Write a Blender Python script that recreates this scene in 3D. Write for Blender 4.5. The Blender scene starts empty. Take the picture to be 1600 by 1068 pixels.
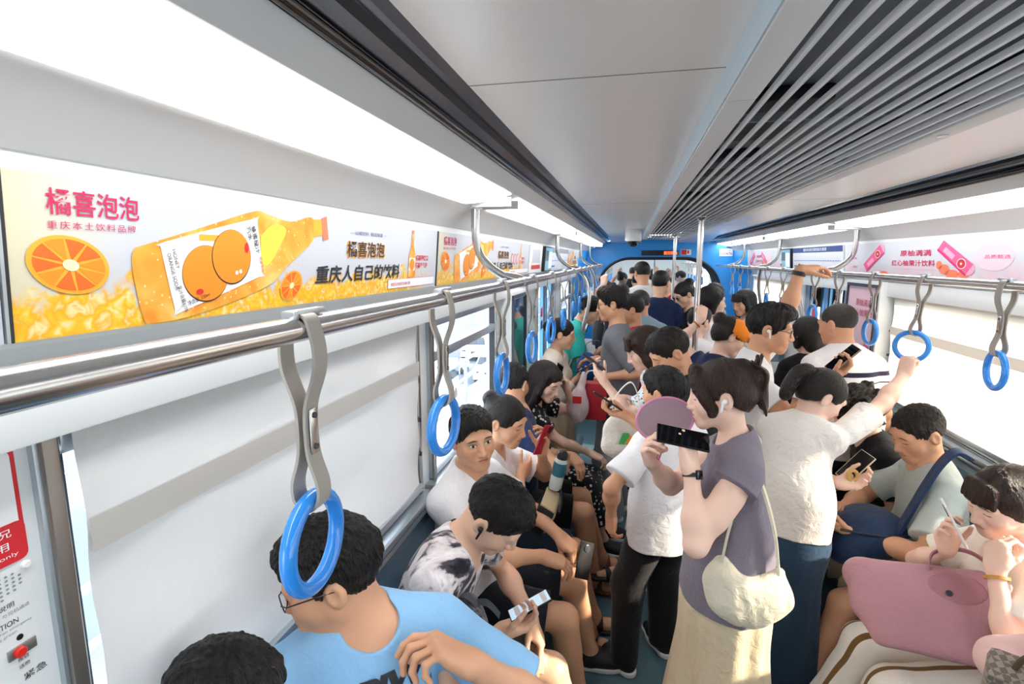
import bpy, bmesh, math, random
import numpy as np
from mathutils import Vector, Matrix
from mathutils.bvhtree import BVHTree

# ------------------------------------------------------------------ camera, world, sun, exposure
SC = bpy.context.scene
COL = SC.collection
PI = math.pi
cam_d = bpy.data.cameras.new('camera')
cam_d.sensor_width = 36.0
cam_d.lens = 36.0 * 824.0 / 1600.0
cam_d.clip_start = 0.02
cam_d.clip_end = 400
CAM = bpy.data.objects.new('camera', cam_d)
COL.objects.link(CAM)
CAM.location = (0, 0, 1.95)
CAM.rotation_euler = (math.radians(90 - 8.9), 0, math.radians(12.55))
SC.camera = CAM

SC.view_settings.view_transform = 'Standard'
SC.view_settings.look = 'None'
SC.view_settings.gamma = 1
SC.view_settings.use_curve_mapping = False
SC.view_settings.exposure = 1.22

W = bpy.data.worlds.new('sky')
SC.world = W
W.use_nodes = True
WB = W.node_tree.nodes['Background']
WB.inputs[0].default_value = (0.87, 0.935, 1.0, 1)
WB.inputs[1].default_value = 2.5

sun_d = bpy.data.lights.new('sun', 'SUN')
sun_d.energy = 4.5
sun_d.angle = math.radians(1.5)
sun_d.color = (1.0, 0.84, 0.64)
SUN = bpy.data.objects.new('sun', sun_d)
COL.objects.link(SUN)
SUN.rotation_euler = Vector((-0.88, 0.10, -0.43)).to_track_quat('-Z', 'Y').to_euler()
SC.cycles.max_bounces = 9
SC.cycles.diffuse_bounces = 6
SC.cycles.transparent_max_bounces = 8
SC.cycles.use_denoising = True
SC.cycles.sample_clamp_indirect = 6.0
# ------------------------------------------------------------------ materials
def lin(h):
    if isinstance(h, (tuple, list)):
        return tuple(h)[:3] + (1,)
    h = h.lstrip('#')
    c = [int(h[i:i + 2], 16) / 255 for i in (0, 2, 4)]
    return tuple(x / 12.92 if x <= .04045 else ((x + .055) / 1.055) ** 2.4 for x in c) + (1,)

class NT:
    """small helper around a node tree"""
    def __init__(s, m):
        s.t = m.node_tree; s.n = s.t.nodes; s.l = s.t.links
    def new(s, typ, **kw):
        n = s.n.new(typ)
        for k, v in kw.items(): setattr(n, k, v)
        return n
    def put(s, sock, v):
        if v is None: return
        if hasattr(v, 'is_output'): s.l.new(v, sock)
        else: sock.default_value = v
    def m(s, op, a, b=None, c=None, clamp=False):
        n = s.new('ShaderNodeMath', operation=op, use_clamp=clamp)
        for i, v in enumerate((a, b, c)): s.put(n.inputs[i], v)
        return n.outputs[0]
    def mix(s, f, a, b):
        n = s.new('ShaderNodeMix', data_type='RGBA')
        s.put(n.inputs[0], f); s.put(n.inputs[6], a); s.put(n.inputs[7], b)
        return n.outputs[2]
    def sep(s, v):
        n = s.new('ShaderNodeSeparateXYZ'); s.put(n.inputs[0], v); return n.outputs
    def noise(s, vec, scale, detail=2, dist=0.0):
        n = s.new('ShaderNodeTexNoise'); s.put(n.inputs['Vector'], vec)
        n.inputs['Scale'].default_value = scale; n.inputs['Detail'].default_value = detail; n.inputs['Distortion'].default_value = dist
        return n.outputs['Fac']
    def scale(s, vec, v):
        n = s.new('ShaderNodeVectorMath', operation='MULTIPLY'); s.put(n.inputs[0], vec); n.inputs[1].default_value = v
        return n.outputs[0]
    def obj(s): return s.new('ShaderNodeTexCoord').outputs['Object']
    def bump(s, h, st, d=.01):
        n = s.new('ShaderNodeBump'); n.inputs['Strength'].default_value = st; n.inputs['Distance'].default_value = d
        s.put(n.inputs['Height'], h); return n.outputs[0]
    def ramp(s, f, stops, interp='LINEAR'):
        n = s.new('ShaderNodeValToRGB'); n.color_ramp.interpolation = interp
        e = n.color_ramp.elements
        while len(e) < len(stops): e.new(.5)
        for i, (p, c) in enumerate(stops): e[i].position = p; e[i].color = lin(c)
        s.put(n.inputs[0], f); return n.outputs[0]

MATS = {}
def mat(name, color='#cccccc', rough=.5, metal=0, emit=0, alpha=1, trans=0, spec=.5, coat=0, fn=None, sss=0):
    if name in MATS: return MATS[name]
    m = bpy.data.materials.new(name); m.use_nodes = True
    b = m.node_tree.nodes['Principled BSDF']
    b.inputs['Base Color'].default_value = lin(color)
    b.inputs['Roughness'].default_value = rough
    b.inputs['Metallic'].default_value = metal
    b.inputs['Specular IOR Level'].default_value = spec
    b.inputs['Coat Weight'].default_value = coat
    if trans: b.inputs['Transmission Weight'].default_value = trans
    if emit:
        b.inputs['Emission Color'].default_value = lin(color); b.inputs['Emission Strength'].default_value = emit
    if sss:
        b.inputs['Subsurface Weight'].default_value = sss
        b.inputs['Subsurface Radius'].default_value = (1, .35, .2)
        b.inputs['Subsurface Scale'].default_value = .008
    if fn: fn(NT(m), b)
    m.diffuse_color = lin(color)
    MATS[name] = m
    return m

def fabric(name, color, bump=.25, pattern=None, rough=.9):
    def fn(t, b):
        o = t.obj()
        c = lin(color)
        n = t.noise(o, 9, 3)
        col = t.mix(n, tuple(x * .92 for x in c[:3]) + (1,), tuple(min(1, x * 1.06) for x in c[:3]) + (1,))
        if pattern: col = pattern(t, o, col)
        t.put(b.inputs['Base Color'], col)
        f = t.noise(o, 420, 1)
        w = t.noise(o, 22, 3, .8)
        h = t.m('ADD', t.m('MULTIPLY', w, 1.0), t.m('MULTIPLY', f, .08))
        t.put(b.inputs['Normal'], t.bump(h, bump, .02))
        b.inputs['Sheen Weight'].default_value = .15
    return mat(name, color, rough, spec=.2, fn=fn)

# ------------------------------------------------------------------ mesh collecting
def V(*a): return np.array(a[0] if len(a) == 1 else a, float)
def nrm(v): v = np.asarray(v, float); return v / (np.linalg.norm(v) + 1e-12)

class MB:
    def __init__(s): s.v = []; s.f = []; s.mi = []
    def add(s, vs, fs, mi=0):
        o = len(s.v); s.v += [tuple(map(float, p)) for p in vs]
        s.f += [tuple(i + o for i in f) for f in fs]; s.mi += [mi] * len(fs); return s
    def box(s, c, d, R=None, mi=0):
        c = V(c); h = V(d) / 2
        p = [V(x, y, z) * h for z in (-1, 1) for y in (-1, 1) for x in (-1, 1)]
        if R is not None: p = [np.asarray(R) @ q for q in p]
        return s.add([c + q for q in p], [(0, 2, 3, 1), (4, 5, 7, 6), (0, 1, 5, 4), (2, 6, 7, 3), (0, 4, 6, 2), (1, 3, 7, 5)], mi)
    def box2(s, lo, hi, mi=0):
        lo = V(lo); hi = V(hi); return s.box((lo + hi) / 2, hi - lo, None, mi)
    def tube(s, path, r, n=12, mi=0, flat=None, closed=False):
        P = [V(p) for p in path]; N = len(P)
        rr = list(r) if hasattr(r, '__len__') else [r] * N
        T = [nrm((P[(i + 1) % N] - P[i - 1]) if closed else (P[min(i + 1, N - 1)] - P[max(i - 1, 0)])) for i in range(N)]
        u = nrm(np.cross(T[0], (0, 0, 1) if abs(T[0][2]) < .9 else (1, 0, 0)))
        vs = []
        for i in range(N):
            u = nrm(u - T[i] * (u @ T[i])); w = np.cross(T[i], u)
            for k in range(n):
                a = 2 * PI * k / n
                vs.append(P[i] + rr[i] * (math.cos(a) * u + math.sin(a) * w))
        fs = []
        for i in range(N if closed else N - 1):
            j = (i + 1) % N
            for k in range(n):
                fs.append((i * n + k, i * n + (k + 1) % n, j * n + (k + 1) % n, j * n + k))
        if not closed: fs += [tuple(range(n))[::-1], tuple((N - 1) * n + k for k in range(n))]
        return s.add(vs, fs, mi)
    def ribbon(s, path, wdir, w, t, mi=0):
        """flat band along path; width along wdir"""
        P = [V(p) for p in path]; N = len(P); wd = nrm(wdir); vs = []
        for i in range(N):
            T = nrm(P[min(i + 1, N - 1)] - P[max(i - 1, 0)]); n = nrm(np.cross(T, wd))
            for a, b in ((-1, -1), (1, -1), (1, 1), (-1, 1)): vs.append(P[i] + wd * a * w / 2 + n * b * t / 2)
        fs = [(i * 4 + k, i * 4 + (k + 1) % 4, i * 4 + 4 + (k + 1) % 4, i * 4 + 4 + k) for i in range(N - 1) for k in range(4)]
        fs += [(3, 2, 1, 0), tuple((N - 1) * 4 + k for k in range(4))]
        return s.add(vs, fs, mi)
    def prism(s, prof, y0, y1, mi=0):
        """closed (x,z) profile extruded along y"""
        n = len(prof)
        vs = [(x, y0, z) for x, z in prof] + [(x, y1, z) for x, z in prof]
        fs = [(i, (i + 1) % n, n + (i + 1) % n, n + i) for i in range(n)] + [tuple(range(n))[::-1], tuple(range(n, 2 * n))]
        return s.add(vs, fs, mi)
    def strip(s, prof, y0, y1, th=.012, out=(0, 0), mi=0):
        """open profile polyline given thickness towards 'out' side, extruded along y"""
        n = len(prof); off = []
        for i in range(n):
            a = V(prof[max(i - 1, 0)]); b = V(prof[min(i + 1, n - 1)]); t = nrm(b - a); nn = V(-t[1], t[0])
            if nn @ (V(prof[i]) - V(out)) < 0: nn = -nn
            off.append(tuple(V(prof[i]) + nn * th))
        return s.prism(list(prof) + off[::-1], y0, y1, mi)
    def lathe(s, prof, c=(0, 0, 0), n=24, R=None, mi=0):
        m = len(prof); vs = []
        R = np.eye(3) if R is None else np.asarray(R)
        for r, z in prof:
            for k in range(n):
                a = 2 * PI * k / n; vs.append(V(c) + R @ V(r * math.cos(a), r * math.sin(a), z))
        fs = [(i * n + k, i * n + (k + 1) % n, (i + 1) * n + (k + 1) % n, (i + 1) * n + k) for i in range(m - 1) for k in range(n)]
        fs += [tuple(range(n))[::-1], tuple((m - 1) * n + k for k in range(n))]
        return s.add(vs, fs, mi)
    def poly(s, pts, mi=0): return s.add(pts, [tuple(range(len(pts)))], mi)
    def build(s, name, mats, parent=None, smooth=True, bevel=0, origin=None, angle=40):
        me = bpy.data.meshes.new(name)
        v = np.array(s.v) if s.v else np.zeros((0, 3))
        if origin is None and parent is None and len(v):
            origin = ((v[:, 0].min() + v[:, 0].max()) / 2, (v[:, 1].min() + v[:, 1].max()) / 2, v[:, 2].min())
        if parent is not None: origin = wloc(parent)
        origin = V(origin) if origin is not None else V(0, 0, 0)
        me.from_pydata([tuple(p) for p in v - origin], [], s.f)
        if not isinstance(mats, (list, tuple)): mats = [mats]
        for m in mats: me.materials.append(m)
        me.polygons.foreach_set('material_index', s.mi)
        if bevel:
            bm = bmesh.new(); bm.from_mesh(me)
            bmesh.ops.remove_doubles(bm, verts=bm.verts, dist=1e-6)
            ed = [e for e in bm.edges if len(e.link_faces) == 2 and e.calc_face_angle(0) > .6]
            bmesh.ops.bevel(bm, geom=ed, offset=bevel, segments=2, profile=.6, affect='EDGES', clamp_overlap=True)
            bm.to_mesh(me); bm.free()
        if smooth: me.shade_smooth(); me.set_sharp_from_angle(angle=math.radians(angle))
        me.update()
        o = bpy.data.objects.new(name, me); COL.objects.link(o)
        if parent is not None: o.parent = parent
        else: o.location = origin
        return o

def wloc(o):
    p = V(0, 0, 0)
    while o is not None: p = p + V(o.location); o = o.parent
    return p

def empty(name, loc, label=None, cat=None, group=None):
    o = bpy.data.objects.new(name, None); COL.objects.link(o); o.location = tuple(map(float, loc)); o.empty_display_size = .05
    return tag(o, label, cat, group)
def tag(o, label=None, cat=None, group=None, kind=None):
    if label: o['label'] = label
    if cat: o['category'] = cat
    if group: o['group'] = group
    if kind: o['kind'] = kind
    return o
def struct(o, label=None): return tag(o, label, None, None, 'structure')
def copy_tree(o, loc=None, parent=None):
    c = o.copy(); COL.objects.link(c)
    if parent is not None: c.parent = parent
    if loc is not None: c.location = loc
    for ch in list(o.children): copy_tree(ch, None, c)
    return c

def smooth_path(pts, n=8):
    P = [V(p) for p in pts]; out = []
    for i in range(len(P) - 1):
        p0 = P[max(i - 1, 0)]; p1 = P[i]; p2 = P[i + 1]; p3 = P[min(i + 2, len(P) - 1)]
        for k in range(n):
            t = k / n
            out.append(.5 * ((2 * p1) + (-p0 + p2) * t + (2 * p0 - 5 * p1 + 4 * p2 - p3) * t * t + (-p0 + 3 * p1 - 3 * p2 + p3) * t ** 3))
    return out + [P[-1]]

# ------------------------------------------------------------------ flat prints and lettering in a plane frame
class Plane:
    """origin, reading direction, up, facing normal"""
    def __init__(s, o, e1, e2): s.o = V(o); s.e1 = nrm(e1); s.e2 = nrm(e2); s.n = np.cross(s.e1, s.e2)
    def p(s, u, v, w=0): return s.o + s.e1 * u + s.e2 * v + s.n * w

def ellipse(cx, cy, rx, ry, n=32, rot=0, a0=0, a1=2 * PI):
    c, q = math.cos(rot), math.sin(rot); out = []
    full = abs(a1 - a0 - 2 * PI) < 1e-6
    for k in range(n if full else n + 1):
        a = a0 + (a1 - a0) * k / n; x, y = rx * math.cos(a), ry * math.sin(a)
        out.append((cx + c * x - q * y, cy + q * x + c * y))
    return out
def rrect(x0, y0, x1, y1, r=0.004, n=4):
    out = []
    for cx, cy, a in ((x1 - r, y1 - r, 0), (x0 + r, y1 - r, 90), (x0 + r, y0 + r, 180), (x1 - r, y0 + r, 270)):
        for k in range(n + 1):
            t = math.radians(a + 90 * k / n); out.append((cx + r * math.cos(t), cy + r * math.sin(t)))
    return out
def line2(pts, w):
    """thin closed outline polygon following an open 2-D path"""
    P = [V(p) for p in pts]; L = []; Rr = []
    for i in range(len(P)):
        t = nrm(P[min(i + 1, len(P) - 1)] - P[max(i - 1, 0)]); n = V(-t[1], t[0]) * w / 2
        L.append(tuple(P[i] + n)); Rr.append(tuple(P[i] - n))
    return L, Rr

def prints(name, pl, items, parent):
    """items: (polygon points, material, height above the plane) -> one flat mesh"""
    mb = MB(); ms = []
    for it in items:
        pts, m, w = it
        if m not in ms: ms.append(m)
        if isinstance(pts, tuple) and len(pts) == 2 and isinstance(pts[0], list):
            L, Rr = pts
            vs = [pl.p(*q, w) for q in L] + [pl.p(*q, w) for q in Rr]; n = len(L)
            mb.add(vs, [(i, n + i, n + i + 1, i + 1) for i in range(n - 1)], ms.index(m))
        else:
            mb.add([pl.p(*q, w) for q in pts], [tuple(range(len(pts)))], ms.index(m))
    return mb.build(name, ms, parent, smooth=False)

_TXT = {}
def text_data(body, bold=0.0, spacing=1.0):
    key = (body, bold, spacing)
    if key in _TXT: return _TXT[key]
    c = bpy.data.curves.new('lettering', 'FONT'); c.body = body; c.size = 1; c.offset = bold; c.space_character = spacing; c.resolution_u = 3
    o = bpy.data.objects.new('lettering', c); COL.objects.link(o)
    dg = bpy.context.evaluated_depsgraph_get(); dg.update()
    me = bpy.data.meshes.new_from_object(o.evaluated_get(dg))
    v = np.array([tuple(p.co) for p in me.vertices]) if len(me.vertices) else np.zeros((1, 3)); f = [tuple(p.vertices) for p in me.polygons]
    bpy.data.objects.remove(o); bpy.data.curves.remove(c); bpy.data.meshes.remove(me)
    _TXT[key] = (v, f); return v, f
def text(name, body, pl, u, v, size, m, parent, w=.0012, width=None, rot=0, bold=0.0, spacing=1.0, align='L', shear=0):
    """lettering in plane pl: lower-left at (u,v), glyph height 'size', optional total width"""
    vs, fs = text_data(body, bold, spacing)
    x0, y0 = vs[:, 0].min(), vs[:, 1].min(); wd = vs[:, 0].max() - x0; ht = vs[:, 1].max() - y0
    k = size / max(ht, 1e-6); kx = (width / wd) if width else k
    X = (vs[:, 0] - x0) * kx; Y = (vs[:, 1] - y0) * k; X = X + shear * Y
    if align == 'C': X = X - wd * kx / 2
    c, q = math.cos(rot), math.sin(rot)
    mb = MB(); mb.add([pl.p(u + c * a - q * b, v + q * a + c * b, w) for a, b in zip(X, Y)], fs)
    return mb.build(name, m, parent, smooth=False)

# ------------------------------------------------------------------ implicit surfaces
class Field:
    def __init__(s, lo, hi, h):
        s.lo = V(lo); s.h = h
        s.n = np.maximum(np.ceil((V(hi) - s.lo) / h).astype(int) + 1, 4)
        s.ax = [(s.lo[i] + np.arange(s.n[i]) * h).astype(np.float32) for i in range(3)]
        s.d = np.full(tuple(s.n), 9.0, np.float32)
    def _sub(s, lo, hi):
        a = np.clip(np.floor((lo - s.lo) / s.h).astype(int), 0, s.n); b = np.clip(np.ceil((hi - s.lo) / s.h).astype(int) + 1, 0, s.n)
        if np.any(b <= a): return None
        sl = tuple(slice(a[i], b[i]) for i in range(3))
        return sl, s.ax[0][sl[0]][:, None, None], s.ax[1][sl[1]][None, :, None], s.ax[2][sl[2]][None, None, :]
    def _op(s, sl, d, k, sub):
        cur = s.d[sl]
        if sub: d = -d; hh = np.maximum(k - np.abs(cur - d), 0); s.d[sl] = np.maximum(cur, d) + hh * hh * (.25 / k)
        else: hh = np.maximum(k - np.abs(cur - d), 0); s.d[sl] = np.minimum(cur, d) - hh * hh * (.25 / k)
    def cap(s, a, b, ra, rb, k=.02, sub=False, R=None, q=1.0, flat=False, flata=False):
        """tapered capsule; with frame R (columns right,fwd,up) the fwd axis is flattened by q; flat ends optional"""
        a = V(a); b = V(b); rm = max(ra, rb) * max(1, q) + k + 2 * s.h
        r = s._sub(np.minimum(a, b) - rm, np.maximum(a, b) + rm)
        if r is None: return
        sl, X, Y, Z = r
        ba = (b - a).astype(np.float32); px, py, pz = X - np.float32(a[0]), Y - np.float32(a[1]), Z - np.float32(a[2])
        L2 = float(ba @ ba) + 1e-12
        if R is not None:
            f = np.asarray(R)[:, 1].astype(np.float32); g = np.float32(1 / q - 1)
            e = (px * f[0] + py * f[1] + pz * f[2]) * g
            eb = float(ba @ f) * (1 / q - 1)
            bb = ba + f * eb; L2 = float(bb @ bb) + 1e-12
            qx, qy, qz = px + e * f[0], py + e * f[1], pz + e * f[2]
        else: bb = ba; qx, qy, qz = px, py, pz
        t = (qx * bb[0] + qy * bb[1] + qz * bb[2]) / np.float32(L2)
        tc = np.clip(t, 0, 1)
        d = np.sqrt((qx - tc * bb[0]) ** 2 + (qy - tc * bb[1]) ** 2 + (qz - tc * bb[2]) ** 2) - (ra + (rb - ra) * tc)
        if q < 1: d = d * np.float32((1 + q) / 2)
        if flat: d = np.maximum(d, (t - 1) * np.float32(math.sqrt(L2)))
        if flata: d = np.maximum(d, -t * np.float32(math.sqrt(L2)))
        s._op(sl, d.astype(np.float32), k, sub)
    def ell(s, c, rad, R=None, k=.02, sub=False):
        c = V(c); rad = V(rad); R = np.eye(3) if R is None else np.asarray(R)
        ext = np.abs(R) @ rad + k + 2 * s.h
        r = s._sub(c - ext, c + ext)
        if r is None: return
        sl, X, Y, Z = r; X = X - np.float32(c[0]); Y = Y - np.float32(c[1]); Z = Z - np.float32(c[2]); R = R.astype(np.float32)
        u = [(X * R[0, i] + Y * R[1, i] + Z * R[2, i]) / np.float32(rad[i]) for i in range(3)]
        k0 = np.sqrt(u[0] ** 2 + u[1] ** 2 + u[2] ** 2)
        w = [u[i] / np.float32(rad[i]) for i in range(3)]
        k1 = np.sqrt(w[0] ** 2 + w[1] ** 2 + w[2] ** 2) + np.float32(1e-6)
        s._op(sl, (k0 * (k0 - 1) / k1).astype(np.float32), k, sub)
    def cut(s, fn):
        """remove where fn(x,y,z) > 0"""
        s.d = np.maximum(s.d, fn(s.ax[0][:, None, None], s.ax[1][None, :, None], s.ax[2][None, None, :]).astype(np.float32))
    def mesh(s):
        d = s.d; h = s.h; ins = d < 0
        def oct_(a): return [a[i:a.shape[0] - 1 + i, j:a.shape[1] - 1 + j, k:a.shape[2] - 1 + k] for k in (0, 1) for j in (0, 1) for i in (0, 1)]
        o8 = oct_(ins); cnt = np.zeros(o8[0].shape, np.uint8)
        for a in o8: cnt += a
        act = (cnt > 0) & (cnt < 8)
        idx = np.argwhere(act)
        if len(idx) == 0: return np.zeros((0, 3)), np.zeros((0, 4), int)
        vals = np.stack([d[idx[:, 0] + i, idx[:, 1] + j, idx[:, 2] + k] for k in (0, 1) for j in (0, 1) for i in (0, 1)], 1)
        cor = np.array([(i, j, k) for k in (0, 1) for j in (0, 1) for i in (0, 1)], float)
        acc = np.zeros((len(idx), 3)); num = np.zeros(len(idx))
        for e0, e1 in ((0, 1), (2, 3), (4, 5), (6, 7), (0, 2), (1, 3), (4, 6), (5, 7), (0, 4), (1, 5), (2, 6), (3, 7)):
            a = vals[:, e0]; b = vals[:, e1]; m = (a < 0) != (b < 0)
            t = np.where(m, a / np.where(m, a - b, 1), 0); t = np.clip(t, 0, 1)
            acc += m[:, None] * (cor[e0] + (cor[e1] - cor[e0]) * t[:, None]); num += m
        P = s.lo + (idx + acc / num[:, None]) * h
        vid = np.full(act.shape, -1, np.int64); vid[tuple(idx.T)] = np.arange(len(idx))
        F = []
        for ax in range(3):
            a = ins; sl0 = [slice(None)] * 3; sl1 = [slice(None)] * 3; sl0[ax] = slice(0, -1); sl1[ax] = slice(1, None)
            A = a[tuple(sl0)]; B = a[tuple(sl1)]; e = np.argwhere(A != B)
            if len(e) == 0: continue
            u, v = [(1, 2), (2, 0), (0, 1)][ax]
            ok = (e[:, u] > 0) & (e[:, v] > 0) & (e[:, u] < act.shape[u]) & (e[:, v] < act.shape[v]); e = e[ok]
            def g(du, dv):
                q = e.copy(); q[:, u] += du; q[:, v] += dv; return vid[tuple(q.T)]
            Q = np.stack([g(-1, -1), g(0, -1), g(0, 0), g(-1, 0)], 1)
            flip = ~A[tuple(e.T)]
            Q[flip] = Q[flip][:, ::-1]
            Q = Q[(Q >= 0).all(1)]; F.append(Q)
        return P, (np.concatenate(F) if F else np.zeros((0, 4), int))

def vnormals(P, Q):
    a = P[Q[:, 2]] - P[Q[:, 0]]; b = P[Q[:, 3]] - P[Q[:, 1]]; n = np.cross(a, b); N = np.zeros_like(P)
    for i in range(4): np.add.at(N, Q[:, i], n)
    return N / (np.linalg.norm(N, axis=1)[:, None] + 1e-12)

def wob(P, f, seed=0, rough=1.0):
    """smooth pseudo noise in -1..1"""
    r = np.random.RandomState(seed); out = np.zeros(len(P)); amp = 0
    for o in range(3):
        for _ in range(2):
            k = r.normal(size=3); k = k / np.linalg.norm(k) * f * (1.9 ** o); k2 = r.normal(size=3) * f * .6
            a = .6 ** o * rough ** o
            out += a * np.sin(P @ k + 1.7 * np.sin(P @ k2 + r.rand() * 6) + r.rand() * 6); amp += a
    return out / amp * 1.5

def mesh_obj(name, P, Q, m, parent, hl=None, keep=None):
    me = bpy.data.meshes.new(name)
    if keep is not None: Q = Q[keep]
    used = np.unique(Q); rem = np.full(len(P), -1); rem[used] = np.arange(len(used)); P = P[used]; Q = rem[Q]
    org = wloc(parent) if parent is not None else V(P[:, 0].mean(), P[:, 1].mean(), P[:, 2].min())
    L = (P - org).astype(np.float32)
    me.vertices.add(len(L)); me.vertices.foreach_set('co', L.ravel())
    me.loops.add(len(Q) * 4); me.loops.foreach_set('vertex_index', Q.ravel().astype(np.int32))
    me.polygons.add(len(Q)); me.polygons.foreach_set('loop_start', np.arange(0, len(Q) * 4, 4, dtype=np.int32))
    try: me.polygons.foreach_set('loop_total', np.full(len(Q), 4, np.int32))
    except Exception: pass
    me.update(calc_edges=True)
    me.materials.append(m)
    if hl is not None:
        at = me.attributes.new('hl', 'FLOAT_VECTOR', 'POINT'); at.data.foreach_set('vector', hl[used].astype(np.float32).ravel())
    me.shade_smooth()
    o = bpy.data.objects.new(name, me); COL.objects.link(o)
    if parent is not None: o.parent = parent
    else: o.location = tuple(org)
    return o
# ------------------------------------------------------------------ people
def skin_mat(i, down=False):
    base = ['#e9bda0', '#dba987', '#f2cfbb', '#cc9572'][i]
    name = 'skin %d %s' % (i, 'down' if down else 'open')
    def fn(t, b):
        at = t.new('ShaderNodeAttribute', attribute_name='hl', attribute_type='GEOMETRY')
        x, y, z = t.sep(at.outputs['Vector'])
        sx = t.m('ABSOLUTE', x); front = t.m('MULTIPLY', t.m('GREATER_THAN', y, .04), t.m('LESS_THAN', y, .15))
        def el(cx, cz, rx, rz, zz=z, xx=sx):
            a = t.m('POWER', t.m('DIVIDE', t.m('ABSOLUTE', t.m('SUBTRACT', xx, cx)), rx), 2.0)
            q = t.m('POWER', t.m('DIVIDE', t.m('ABSOLUTE', t.m('SUBTRACT', zz, cz)), rz), 2.0)
            return t.m('ADD', a, q)
        def mask(e, sharp=4): return t.m('MULTIPLY', t.m('MULTIPLY', t.m('SUBTRACT', 1.0, e), sharp, clamp=True), front)
        zs = t.m('SUBTRACT', z, t.m('MULTIPLY', t.m('SUBTRACT', sx, .031), .18))
        c = lin(base)
        n = t.noise(at.outputs['Vector'], 30, 3)
        o = t.obj()
        n2 = t.noise(o, 6, 2)
        col = t.mix(t.m('MULTIPLY', n2, .5), c, (c[0] * .93, c[1] * .80, c[2] * .74, 1))
        cheek = mask(el(.04, -.03, .024, .022), .5)
        col = t.mix(t.m('MULTIPLY', cheek, .7), col, (c[0] * .96, c[1] * .70, c[2] * .66, 1))
        lips = mask(t.m('ADD', el(.0, -.0625, .024, .0085), 0.0), 3)
        col = t.mix(t.m('MULTIPLY', lips, .75), col, (c[0] * .72, c[1] * .42, c[2] * .42, 1))
        mouth = mask(el(.0, -.0625, .023, .0014), 3)
        col = t.mix(mouth, col, (.10, .03, .03, 1))
        brow = t.m('ADD', z, t.m('MULTIPLY', t.m('POWER', t.m('ABSOLUTE', t.m('SUBTRACT', sx, .030)), 2.0), 9.0))
        bm = mask(el(.033, .0245, .021, .0042, brow), 2)
        col = t.mix(t.m('MULTIPLY', bm, .85), col, (.02, .014, .012, 1))
        if down:
            lash = mask(el(.031, -.004, .0155, .0026, zs), 3)
            col = t.mix(lash, col, (.015, .01, .01, 1))
        else:
            lash = mask(el(.031, .0030, .0165, .0075, zs), 5)
            col = t.mix(lash, col, (.02, .014, .012, 1))
            wh = mask(el(.031, .0018, .0145, .0056, zs), 5)
            col = t.mix(wh, col, (.75, .72, .70, 1))
            ir = t.m('MULTIPLY', mask(el(.0315, .0022, .0060, .0060), 6), wh)
            col = t.mix(ir, col, (.015, .009, .007, 1))
        t.put(b.inputs['Base Color'], col)
        t.put(b.inputs['Normal'], t.bump(t.noise(o, 160, 2), .08, .004))
    return mat(name, base, .48, spec=.35, fn=fn, sss=.12)

def hair_mat(name, color, gloss=.38):
    def fn(t, b):
        at = t.new('ShaderNodeAttribute', attribute_name='hl', attribute_type='GEOMETRY')
        x, y, z = t.sep(at.outputs['Vector'])
        ang = t.m('ARCTAN2', x, t.m('ADD', y, .02))
        cv = t.new('ShaderNodeCombineXYZ'); t.put(cv.inputs[0], t.m('MULTIPLY', ang, 9.0)); t.put(cv.inputs[1], t.m('MULTIPLY', z, 14.0)); t.put(cv.inputs[2], t.m('MULTIPLY', x, 40.0))
        s = t.noise(cv.outputs[0], 3.2, 4, .6)
        c = lin(color)
        t.put(b.inputs['Base Color'], t.mix(s, tuple(q * .55 for q in c[:3]) + (1,), tuple(min(1, q * 1.7) for q in c[:3]) + (1,)))
        t.put(b.inputs['Normal'], t.bump(s, .9, .012))
    return mat(name, color, gloss, spec=.35, fn=fn)

def rot_frame(yaw, pitch=0, roll=0):
    """columns right, forward, up; yaw = heading angle from +x; pitch>0 leans forward/down; roll>0 tips to the right"""
    a, p, r = map(math.radians, (yaw, pitch, roll))
    f0 = V(math.cos(a), math.sin(a), 0); r0 = V(math.sin(a), -math.cos(a), 0); u0 = V(0, 0, 1)
    f = f0 * math.cos(p) - u0 * math.sin(p); u = u0 * math.cos(p) + f0 * math.sin(p)
    rr = r0 * math.cos(r) - u * math.sin(r); uu = u * math.cos(r) + r0 * math.sin(r)
    return np.stack([rr, f, uu], 1)

def ik(S, T, a, b, pole):
    d = T - S; L = np.linalg.norm(d); u = d / L
    over = L - (a + b) * .995
    if over > 0: L = (a + b) * .995; T = S + u * L
    x = (a * a - b * b + L * L) / (2 * L); hh = math.sqrt(max(a * a - x * x, 1e-8))
    p = V(pole) - u * (V(pole) @ u); p = nrm(p)
    return S + u * x + p * hh, T, over

CURL = {'relaxed': (22, 30, 18), 'grip': (58, 78, 45), 'ring': (70, 88, 50), 'phone': (28, 48, 30), 'flat': (6, 8, 5), 'fist': (78, 95, 60),
        'soft': (45, 50, 30), 'limp': (38, 26, 14), 'chin': (60, 70, 40), 'pinch': (50, 45, 25)}
THUMB = {'relaxed': .25, 'grip': 1.0, 'ring': .9, 'phone': .55, 'flat': .05, 'fist': 1.0, 'soft': .6, 'limp': .3, 'chin': .7, 'pinch': 1.1}
FING = [(.029, .089, (.043, .026, .021), .0088), (.010, .094, (.047, .030, .022), .0090), (-.010, .089, (.043, .028, .021), .0086), (-.029, .080, (.034, .021, .019), .0076)]

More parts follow.
